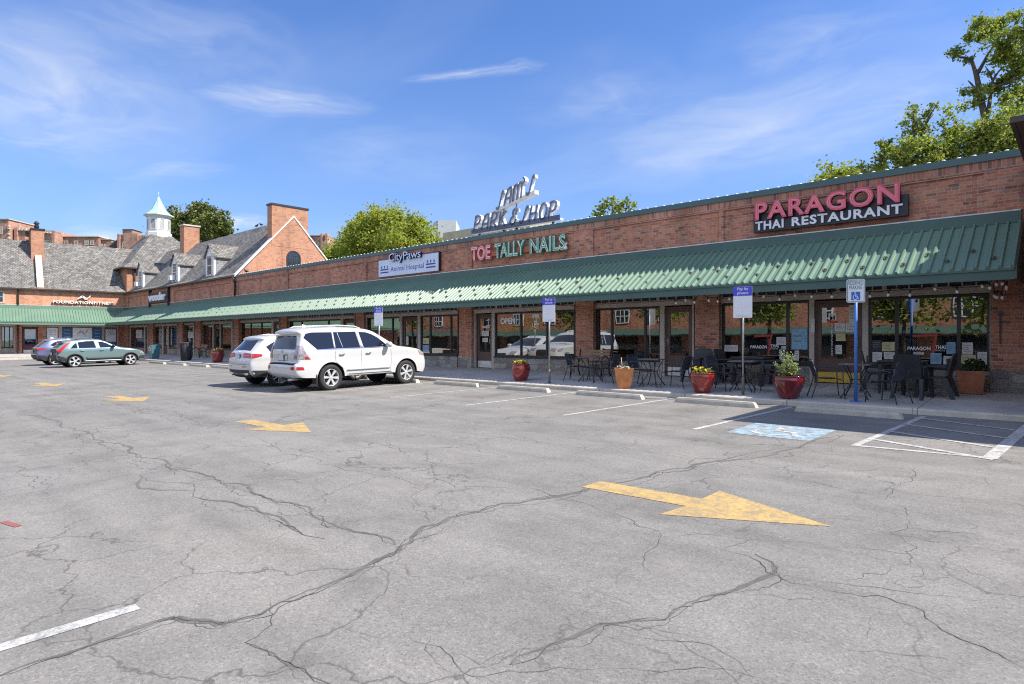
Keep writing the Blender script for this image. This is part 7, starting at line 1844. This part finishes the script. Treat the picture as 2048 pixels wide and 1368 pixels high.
f = MB().tr(K.T); f.prism([(-.15, -.03, 1.51), (.06, -.015, 1.53), (.06, .015, 1.53), (-.15, .03, 1.51)], [(-.15, -.008, 1.60), (-.09, -.008, 1.59), (-.09, .008, 1.59), (-.15, .008, 1.60)]); part(f, 'roof_antenna', 'car_white', t)
for s in (-1, 1):
    f = MB().tr(K.T); f.tube([K.T3(K.par_of(-.1, 1.49), .84 * s, .0), K.T3(K.par_of(.4, 1.53), .84 * s, .03), K.T3(K.par_of(.95, 1.54), .84 * s, .02), K.T3(K.par_of(1.15, 1.52), .84 * s, .0)], .013, 6); part(f, 'roof_rail', 'car_black', t)
# ---- blue-grey crossover behind it -----------------------------------------------
t = place_car('parked_car', 'blue-grey crossover mostly hidden behind the teal car', -46.25, 8.95)
O = [(-.74, .38), (-.84, .44), (-.89, .55), (-.90, .72), (-.87, .86), (-.85, 1.02), (-.78, 1.08), (-.30, 1.44), (-.42, 1.47), (-.30, 1.51), (.05, 1.56), (.6, 1.59), (1.1, 1.58), (1.5, 1.50), (2.2, 1.10), (2.4, 1.06), (3.0, .98), (3.35, .86), (3.52, .70), (3.58, .52), (3.5, .34)]
H = Car(t, O, 2.655, .345, .92, 1.02, .38, zb=.28, ra=.045, xr=-.1, xf=2.7, pr=.14, pf=.17, crown=.05)
H.body('car_blue'); H.wheels(5, .22, 'split', .76, 'alloy')
for q in ([(-.06, 1.34), (-.24, 1.20), (.10, 1.07), (.10, 1.42)], [(.16, 1.44), (.16, 1.07), (1.0, 1.07), (.92, 1.49), (.5, 1.48)], [(1.1, 1.47), (1.18, 1.07), (1.96, 1.09), (1.5, 1.38)]): H.side('side_window', q, 'car_glass', .006)
H.strip('rear_window', (-.77, 1.09), (-.34, 1.41), (-.84, .84), (-.72, .72), 'car_glass', .005); H.side('tail_lamp', [(-.83, .92), (-.62, .94), (-.42, 1.00), (-.40, 1.03), (-.60, 1.05), (-.80, 1.04)], 'lamp_red', .010, sp=.05)
for s in (-1, 1): H.strip('tail_lamp', (-.87, .90), (-.85, 1.03), (.52, .985) if s > 0 else (-.985, -.52), (.50, .985) if s > 0 else (-.985, -.50), 'lamp_red', .010, nu=5, nv=3)
H.strip('bumper_cladding', (-.78, .40), (-.895, .66), (-.97, .97), (-.97, .97), 'car_plastic', .006, nv=5); H.side('bumper_cladding', [(-.78, .38), (-.88, .62), (-.5, .60), (-.40, .50), (-.40, .34)], 'car_plastic', .006, sp=.06); H.plate(-.87, .82)
for xc in (0, 2.655):
    A = H.arch(xc, 0); B = [(xc + (x - xc) * 1.14, .345 + (z - .345) * 1.14) for x, z in A]; H.slab('arch_cladding', A + B[::-1], 'car_plastic', .018)
H.slab('sill_cladding', [(.42, .30), (2.24, .30), (2.24, .46), (.42, .46)], 'car_plastic', .015); H.mirror(1.9, 1.12, 'car_blue'); H.handle(1.25, .98, 'car_blue'); H.line([(1.06, 1.07), (1.08, .48)]); H.strip('windscreen', (1.56, 1.47), (2.18, 1.12), (-.9, .9), (-.95, .95), 'car_glass', .005)
f = MB().tr(H.T); f.prism([(-.05, -.03, 1.60), (.16, -.015, 1.62), (.16, .015, 1.62), (-.05, .03, 1.60)], [(-.05, -.008, 1.69), (.0, -.008, 1.68), (.0, .008, 1.68), (-.05, .008, 1.69)]); part(f, 'roof_antenna', 'car_white', t)
# ------------------------------------------------------------------ trees
def tree(name, lab, grp, base, limbs, blobs, n, size, mat, seed, trunk_r=.25, stray=.06):
    rnd = random.Random(seed); t = thing(name, lab, 'tree', base, 0, grp)
    g = MB()
    for L, r0, r1 in limbs:
        k = len(L); g.tube(bent(L, 1.0, 3), [r0 + (r1 - r0) * i / (len(bent(L, 1.0, 3)) - 1) for i in range(len(bent(L, 1.0, 3)))], 8)
    part(g, 'trunk', 'bark', t)
    g = MB(); vol = [b[3] ** 2.2 for b in blobs]; tot = sum(vol)
    for (cx, cy, cz, r, *fl), v in zip(blobs, vol):
        m = int(n * v / tot); fz_ = fl[0] if fl else .8
        ncl = max(5, int(r * r * 12)); cl = []
        for _ in range(ncl):
            d = Vector((rnd.gauss(0, 1), rnd.gauss(0, 1), rnd.gauss(.15, 1))).normalized(); q = rnd.uniform(.35, 1.08)
            cl.append((Vector((cx + d.x * r * q, cy + d.y * r * q, cz + d.z * r * q * fz_)), rnd.uniform(.11, .27) * r ** .6))
        for i in range(m):
            c_, cr = cl[i % ncl]
            p = c_ + Vector((rnd.gauss(0, 1), rnd.gauss(0, 1), rnd.gauss(0, .8))) * cr * (1.0 if rnd.random() > stray else 1.6)
            leaf(g, p, size * rnd.uniform(.6, 1.35), rnd, 0, .6)
    part(g, 'crown', mat, t)
    return t
def W3(px, py, y): return Vector(at(px, py, y))
# bright tree behind the strip
y = 32; c = W3(768, 505, y)
B = []
for px, py, r in ((768, 455, 3.0), (720, 470, 2.5), (815, 470, 2.6), (690, 495, 2.2), (850, 490, 2.0), (765, 500, 3.2), (740, 440, 1.5), (800, 440, 1.5), (668, 510, 1.6), (865, 505, 1.5), (755, 425, .9), (785, 428, 1.0), (835, 448, 1.1), (705, 447, 1.0)):
    p = W3(px, py + 9, y + random.uniform(-1.5, 1.5)); B.append((p.x, p.y, p.z, r * .86))
tree('broadleaf_tree', 'bright yellow-green round tree behind the animal hospital sign', 'trees behind the shops', (c.x, y, 0), [([(c.x, y, 0), (c.x + .2, y, 4), (c.x - .3, y, 9)], .35, .1), ([(c.x, y, 4), (c.x - 2.5, y, 8)], .15, .05), ([(c.x, y, 4.5), (c.x + 2.4, y + .5, 9)], .15, .05)], B, 34000, .21, 'leaf_bright', 11)
# magnolia behind the slate roofs
y = 30; B = []
for px, py, r in ((410, 428, 1.7), (428, 450, 2.0), (395, 455, 2.0), (370, 440, 1.6), (350, 450, 1.5), (340, 425, 1.1), (450, 462, 1.2), (365, 465, 1.9), (420, 470, 2.4), (345, 470, 1.6), (405, 415, .9), (387, 433, 1.2), (332, 440, 1.2), (440, 440, .9)):
    p = W3(px, py, y + random.uniform(-1.2, 1.2)); B.append((p.x, p.y, p.z, r))
c = W3(395, 500, y)
tree('magnolia_tree', 'dark glossy evergreen tree behind the cupola and ridge chimney', 'trees behind the shops', (c.x, y, 0), [([(c.x, y, 0), (c.x, y, 6), (c.x + .5, y, 16)], .4, .08), ([(c.x, y, 9), (c.x - 3, y, 14)], .15, .05), ([(c.x, y, 9), (c.x + 2.5, y, 14)], .15, .05)], B, 11000, .34, 'leaf_magnolia', 12)
y = 75; c = W3(272, 480, y); B = []
for px, py, r in ((272, 482, 2.2), (288, 478, 1.8), (300, 482, 1.6), (262, 490, 1.5)): p = W3(px, py, y); B.append((p.x, p.y, p.z, r))
tree('evergreen_tree', 'small dark tree top in front of the far brick apartments', 'trees behind the shops', (c.x, y, 0), [([(c.x, y, 0), (c.x, y, 20)], .5, .15)], B, 1500, .6, 'leaf_magnolia', 13)
# thin top poking over the parapet
y = 35; B = []
for px, py, r in ((1215, 405, .45), (1205, 420, .5), (1225, 418, .6), (1250, 405, .35), (1262, 415, .4), (1245, 425, .6), (1190, 428, .25), (1228, 400, .35), (1215, 440, .9), (1250, 445, .9)): p = W3(px, py, y); B.append((p.x, p.y, p.z, r))
c = W3(1230, 480, y); tree('young_tree', 'sparse tree top just showing over the parapet right of the roof sign', 'trees behind the shops', (c.x, y, 0), [([(c.x, y, 0), (c.x, y, 6), (c.x - .2, y, 10.3)], .15, .03), ([(c.x, y, 7), (c.x + .9, y, 10)], .06, .02), ([(c.x, y, 7.5), (c.x - .6, y, 10)], .05, .02)], B, 850, .24, 'leaf_mid', 14, stray=.25)
# right hand mass
GRP = 'trees behind the shops'
y = 27
def mass(lab, spec, n, seed, size, mat, cpx, y, limbs=()):
    B = [];
    for px, py, r in spec: p = W3(px, py, y + random.uniform(-1, 1)); B.append((p.x, p.y, p.z, r * .82))
    c = W3(cpx, 420, y); L = [([(c.x, y, 0), (c.x, y, 4), (c.x + .2, y, 7.5)], .22, .05)]
    for a, r0, r1 in limbs: L.append(([tuple(W3(px, py, y)) for px, py in a], r0, r1))
    tree('broadleaf_tree', lab, GRP, (c.x, y, 0), L, B, n, size, mat, seed, stray=.14)
mass('low yellow-green tree at the left end of the right tree group', ((1655, 345, .45), (1635, 362, .35), (1680, 352, .5), (1700, 345, .55), (1670, 372, .8), (1720, 360, .8), (1740, 340, .6)), 4200, 21, .105, 'leaf_bright', 1690, 27)
mass('airy tree with a forked top rising over PARAGON', ((1825, 240, .35), (1850, 232, .3), (1822, 222, .2), (1868, 214, .2), (1830, 265, .55), (1800, 290, .55), (1840, 300, .8), (1775, 288, .35), (1768, 310, .35), (1790, 330, .7), (1760, 345, .5), (1860, 290, .5), (1870, 330, .9), (1815, 335, .8), (1830, 215, .15)), 8500, 22, .105, 'leaf_mid', 1830, 27, [([(1830, 330), (1830, 270), (1826, 215)], .06, .02), ([(1830, 300), (1860, 230), (1872, 212)], .05, .015), ([(1790, 330), (1775, 305), (1765, 285)], .04, .012)])
mass('dense green tree behind the top right of the parapet', ((1905, 265, .55), (1925, 285, .9), (1900, 240, .35), (1960, 285, 1.0), (1990, 270, .9), (2020, 280, 1.1), (1890, 310, .9), (1940, 320, 1.1), (2000, 310, 1.2), (2040, 250, .8), (1970, 255, .5), (2060, 290, 1.2), (1895, 225, .25)), 15000, 23, .105, 'leaf_mid', 1980, 28)
y = 34
sp_ = ((1958, 50, .7), (1985, 60, .9), (2010, 45, .8), (1945, 72, .5), (2035, 60, 1.1), (2060, 90, 1.4), (1995, 90, .7), (1905, 107, .45), (1918, 103, .35), (1938, 120, .3), (2015, 120, .8), (2040, 130, .9), (1965, 180, .5), (1990, 172, .7), (2020, 160, .8), (1935, 185, .45), (1945, 205, .45), (1920, 215, .35), (2010, 200, .6), (2030, 215, .8), (1960, 200, .35), (1975, 148, .3), (2050, 180, .9), (1938, 80, .35))
B = []
for px, py, r in sp_: p = W3(px, py, y + random.uniform(-.8, .8)); B.append((p.x, p.y, p.z, r * .78, .55))
def w(*a): return [tuple(W3(px, py, y)) for px, py in a]
c = W3(1972, 250, y)
tree('old_oak_tree', 'tall old tree with bare dark limbs at the top right corner', GRP, (c.x, y, 0), [([(c.x + .3, y, 0)] + w((1976, 300), (1972, 245), (1962, 200), (1955, 160), (1950, 140)), .17, .09), (w((1951, 145), (1944, 122), (1930, 115), (1916, 114), (1900, 106)), .08, .025), (w((1953, 150), (1965, 130), (1976, 108), (1987, 92)), .085, .035), (w((1987, 92), (1992, 75), (1985, 55)), .06, .02), (w((1974, 235), (1980, 200), (1985, 160), (1998, 142), (2006, 133)), .085, .022), (w((1984, 175), (2010, 168), (2048, 150), (2070, 140)), .055, .03), (w((1944, 122), (1948, 112), (1951, 106)), .05, .02), (w((1950, 176), (1940, 165), (1936, 161)), .04, .02), (w((1985, 160), (1976, 140), (1970, 132)), .04, .015)], B, 10500, .125, 'leaf_mid', 24, stray=.12)

# ------------------------------------------------------------------ far buildings
def frame_at(px, t):
    d = Vector((ray(px)[0], ray(px)[1], 0)); k = math.sqrt(1 + ((px - 1024) / F_PX) ** 2)
    n = Vector((-ST, CT, 0)); r_ = Vector((CT, ST, 0)); return r_, n
Rr = Vector((CT, ST, 0)); Fw = Vector((-ST, CT, 0))
def cp(px, py, t): return Rr * ((px - 1024) / F_PX * t) + Fw * t + Vector((0, 0, HC + (HOR - py) / F_PX * t))
def fblock(g, p0, p1, ytop, t, dep=8, zb=0, m=0):
    a, b = cp(p0, ytop, t), cp(p1, ytop, t); z1 = a.z; F2 = Fw * dep
    A = [Vector((a.x, a.y, zb)), Vector((b.x, b.y, zb)), Vector((b.x, b.y, zb)) + F2, Vector((a.x, a.y, zb)) + F2]
    g.prism([tuple(p) for p in A], [(p.x, p.y, z1) for p in A], m)
def fwin(root, p0, p1, y0, y1, t, arch=False, bars=2):
    t2 = t - .12; a, b = cp(p0, y1, t2), cp(p1, y0, t2); wd = (Vector((b.x, b.y)) - Vector((a.x, a.y))).length; h = b.z - a.z
    mf = lambda u, v, d: tuple(Vector((a.x, a.y, a.z)) + Rr * u + Vector((0, 0, v)) - Fw * d)
    o = [(0, 0), (wd, 0), (wd, h)] + ([(wd / 2 + wd / 2 * math.cos(q * math.pi / 6), h + wd / 2 * math.sin(q * math.pi / 6)) for q in range(1, 6)] if arch else []) + [(0, h)]
    g = MB(); g.poly([mf(u, v, 0) for u, v in o], 1); g.ribbon(o, .22, mf, .0, .05, 0, closed=True); g.ribbon([(0, h / 2), (wd, h / 2)], .12, mf, 0, .04, 0); g.ribbon([(wd / 2, 0), (wd / 2, h)], .1, mf, 0, .04, 0)
    part(g, 'window', ['stone_trim' if not arch else 'white_paint', 'far_glass'], root)
t = 140
ap = thing('apartment_house', 'long far brick apartment house with battlements above the wing roof', 'apartment building', tuple(cp(100, 679, t))[:2] + (0,))
g = MB(); fblock(g, -60, 17, 438, t - 3); fblock(g, 28, 110, 461, t, 10); fblock(g, 36, 50, 457, t - 1.5, 3); fblock(g, 84, 108, 465, t - 1, 4); fblock(g, 60, 84, 458, t - .6, 6); fblock(g, 108, 197, 474, t + 2, 10); fblock(g, 197, 222, 479.5, t + 3, 10); fblock(g, 28, 34, 455, t - 2, 2); fblock(g, 103, 109, 462, t - 2, 2)
part(g, 'wall', 'far_brick', ap)
g = MB(); fblock(g, -60, 17.5, 437, t - 3.2, 8.4, cp(0, 439, t - 3).z); fblock(g, 108, 197.4, 472, t + 1.7, 10.4, cp(0, 474, t + 2).z); fblock(g, 197.4, 222.3, 478, t + 2.7, 10.4, cp(0, 479.5, t + 3).z)
for p in (28, 34.5, 41, 47.5, 54, 66, 72, 79, 84.5, 90, 96, 103): fblock(g, p, p + 3.6, 455.5 if p < 50 else (457 if p < 80 else 463), t - 1.8, 1.2, cp(0, 461 if p < 80 else 466, t - 1.8).z)
for z_ in (450, 455, 466, 474): fblock(g, 14.5, 17.2, z_, t - 3.3, .5, cp(0, z_ + 3, t - 3.3).z)
part(g, 'stone_trim', 'stone_trim', ap)
fwin(ap, 0, 5, 454, 467, t - 3); fwin(ap, 74, 81, 472, 481, t - .8, True)
for p in (115, 129, 149, 170, 181, 198.5, 209): fwin(ap, p, p + 6.5, 482 if p < 190 else 489, 489 if p < 190 else 492, t + 2)
for p in (88, 95): fwin(ap, p, p + 6, 481, 487, t - 1)
gh = thing('gabled_house', 'far brick gable with three white arched windows and a chimney', 'apartment building', tuple(cp(262, 679, 120))[:2] + (0,))
t = 120; g = MB(); fblock(g, 234, 290, 471, t, 8); fblock(g, 248, 275, 467.5, t - .3, 5); fblock(g, 234, 239, 468, t - .4, 1.4); fblock(g, 284, 290, 472, t - .4, 1.4); fblock(g, 212, 234, 484, t + 3, 9); part(g, 'wall', 'far_brick', gh)
g = MB(); fblock(g, 245, 264.5, 459.5, t - .1, 3, 18); ch = part(g, 'chimney', 'far_brick', gh); g = MB(); fblock(g, 244.4, 265.2, 458.3, t - .25, 3.4, cp(0, 459.5, t).z); part(g, 'chimney_cap', 'dark_metal', ch)
g = MB(); a, b = cp(216, 494, t + 1), cp(236, 477, t + 1); c2 = cp(236, 494, t + 1); g.prism([tuple(a), tuple(c2), tuple(b)], [tuple(p + Fw * 9) for p in (a, c2, b)]); part(g, 'roof', 'dark_metal', gh)
for p in (246, 256, 266.5): fwin(gh, p, p + 6.5, 487, 497, t, True)
h2 = thing('brick_house', 'far dark brick house between the gable chimney and bright tree', 'apartment building', tuple(cp(637, 679, 95))[:2] + (0,))
t = 95; g = MB(); fblock(g, 615, 641, 471.5, t, 8); fblock(g, 639, 655, 469.5, t - 1, 6); fblock(g, 641, 644.5, 467, t - 1.3, 2); fblock(g, 650, 654.5, 466.5, t - 1.3, 2); part(g, 'wall', 'far_brick', h2)
g = MB(); fblock(g, 614.5, 641, 470, t - .2, 8.4, cp(0, 471.5, t).z); part(g, 'stone_trim', 'stone_trim', h2)
fwin(h2, 636, 640, 485, 491, t - .2); fwin(h2, 645, 650, 484, 493, t - 1)
t = 62; mb_ = thing('rooftop_plant_block', 'pale grey rooftop block with a louvre behind the bright tree', 'roof block', tuple(cp(890, 679, t))[:2] + (0,))
g = MB(); fblock(g, 875.5, 912, 440.5, t, 4); part(g, 'wall', 'grey_block', mb_)
g = MB()
a0, b0 = cp(869, 446, t + 2.2), cp(875.5, 441, t)
for k in range(9):
    zt = 0.32 * k; p, q = a0 - Vector((0, 0, zt - .1)), b0 - Vector((0, 0, zt + .02)); g.prism([tuple(p), tuple(q), tuple(q - Vector((0, 0, .16))), tuple(p - Vector((0, 0, .16)))], [tuple(v + Vector((.1, .1, 0))) for v in (p, q, q - Vector((0, 0, .16)), p - Vector((0, 0, .16)))])
part(g, 'louvre', 'dark_metal', mb_)
g = MB(); p0, p1 = cp(866, 447, t + 2.6), cp(875.6, 440.6, t + .1); g.prism([tuple(p0), tuple(p1), (p1.x, p1.y, 0), (p0.x, p0.y, 0)], [tuple(v + Fw * 2) for v in (p0, p1, Vector((p1.x, p1.y, 0)), Vector((p0.x, p0.y, 0)))]); part(g, 'side_wall', 'grey_block', mb_)
ol = thing('tan_roof', 'tan roofed rear building behind the left end of the roof sign', 'building', (-21, 23, 0))
g = MB(); y = 25.5; P0 = [W3(886, 466, y), W3(1060, 437, y)]; g.prism([tuple(P0[0]), tuple(P0[1]), (P0[1].x, y, 4.7), (P0[0].x, y, 4.7)], [(P0[0].x, y + 6, P0[0].z), (P0[1].x, y + 6, P0[1].z), (P0[1].x, y + 6, 4.7), (P0[0].x, y + 6, 4.7)])
part(g, 'wall', 'roof_tan', ol)

# ------------------------------------------------------------------ across the lot (seen only in the shop windows)
ac_ = thing('opposite_shop', 'brick shop across the lot with white windows and green awning', 'building', (-14, -34, gz(-34)))
zg = gz(-34); g = MB(); g.box(-150, 30, -42, -34, zg, zg + 7.2); part(g, 'wall', 'brick', ac_)
g = MB(); g.prism([(-150, -33.9, zg + 3.6), (30, -33.9, zg + 3.6), (30, -31.9, zg + 2.9), (-150, -31.9, zg + 2.9)], [(-150, -33.9, zg + 3.7), (30, -33.9, zg + 3.7), (30, -31.9, zg + 3.0), (-150, -31.9, zg + 3.0)]); part(g, 'awning', 'green_trim', ac_)
for k in range(18):
    x = -92 + k * 6.0; g = MB(); g.box(x - 1, x + 1, -33.99, -33.9, zg + 4.5, zg + 6.3, 0); g.box(x - .85, x + .85, -33.89, -33.88, zg + 4.65, zg + 6.15, 1)
    for q in (-.3, .3): g.box(x + q - .05, x + q + .05, -33.88, -33.86, zg + 4.65, zg + 6.15, 0)
    g.box(x - .85, x + .85, -33.88, -33.86, zg + 5.35, zg + 5.45, 0); part(g, 'window', ['white_paint', 'far_glass'], ac_)
    g = MB(); g.box(x - 2.2, x + 2.2, -33.98, -33.9, zg + .8, zg + 2.7); part(g, 'shop_window', 'far_glass', ac_)
for k, (x, y, h) in enumerate(((-3, -22, 8), (-11, -24, 9), (-21, -22, 8.5), (-33, -25, 10), (5, -24, 9), (-46, -26, 10), (-60, -25, 11), (-77, -26, 11))):
    z = gz(y); B = [(x + random.uniform(-1.8, 1.8), y + random.uniform(-1.5, 1.5), z + h * random.uniform(.5, .95), random.uniform(1.5, 2.6)) for _ in range(15)]
    tree('broadleaf_tree', ['green street tree across the lot opposite the restaurant door', 'green street tree across the lot opposite the nail shop', 'green street tree across the lot behind the white cars', 'tallest green street tree across the lot', 'green street tree across the lot nearest the right end', 'green street tree across the lot behind the teal car', 'wide green street tree across the lot facing the wing', 'green street tree across the lot at its far left end'][k], 'trees across the lot', (x, y, z), [([(x, y, z), (x, y, z + h * .4), (x + .2, y, z + h * .85)], .2, .05)], B, 4200, .40, 'leaf_mid', 60 + k)
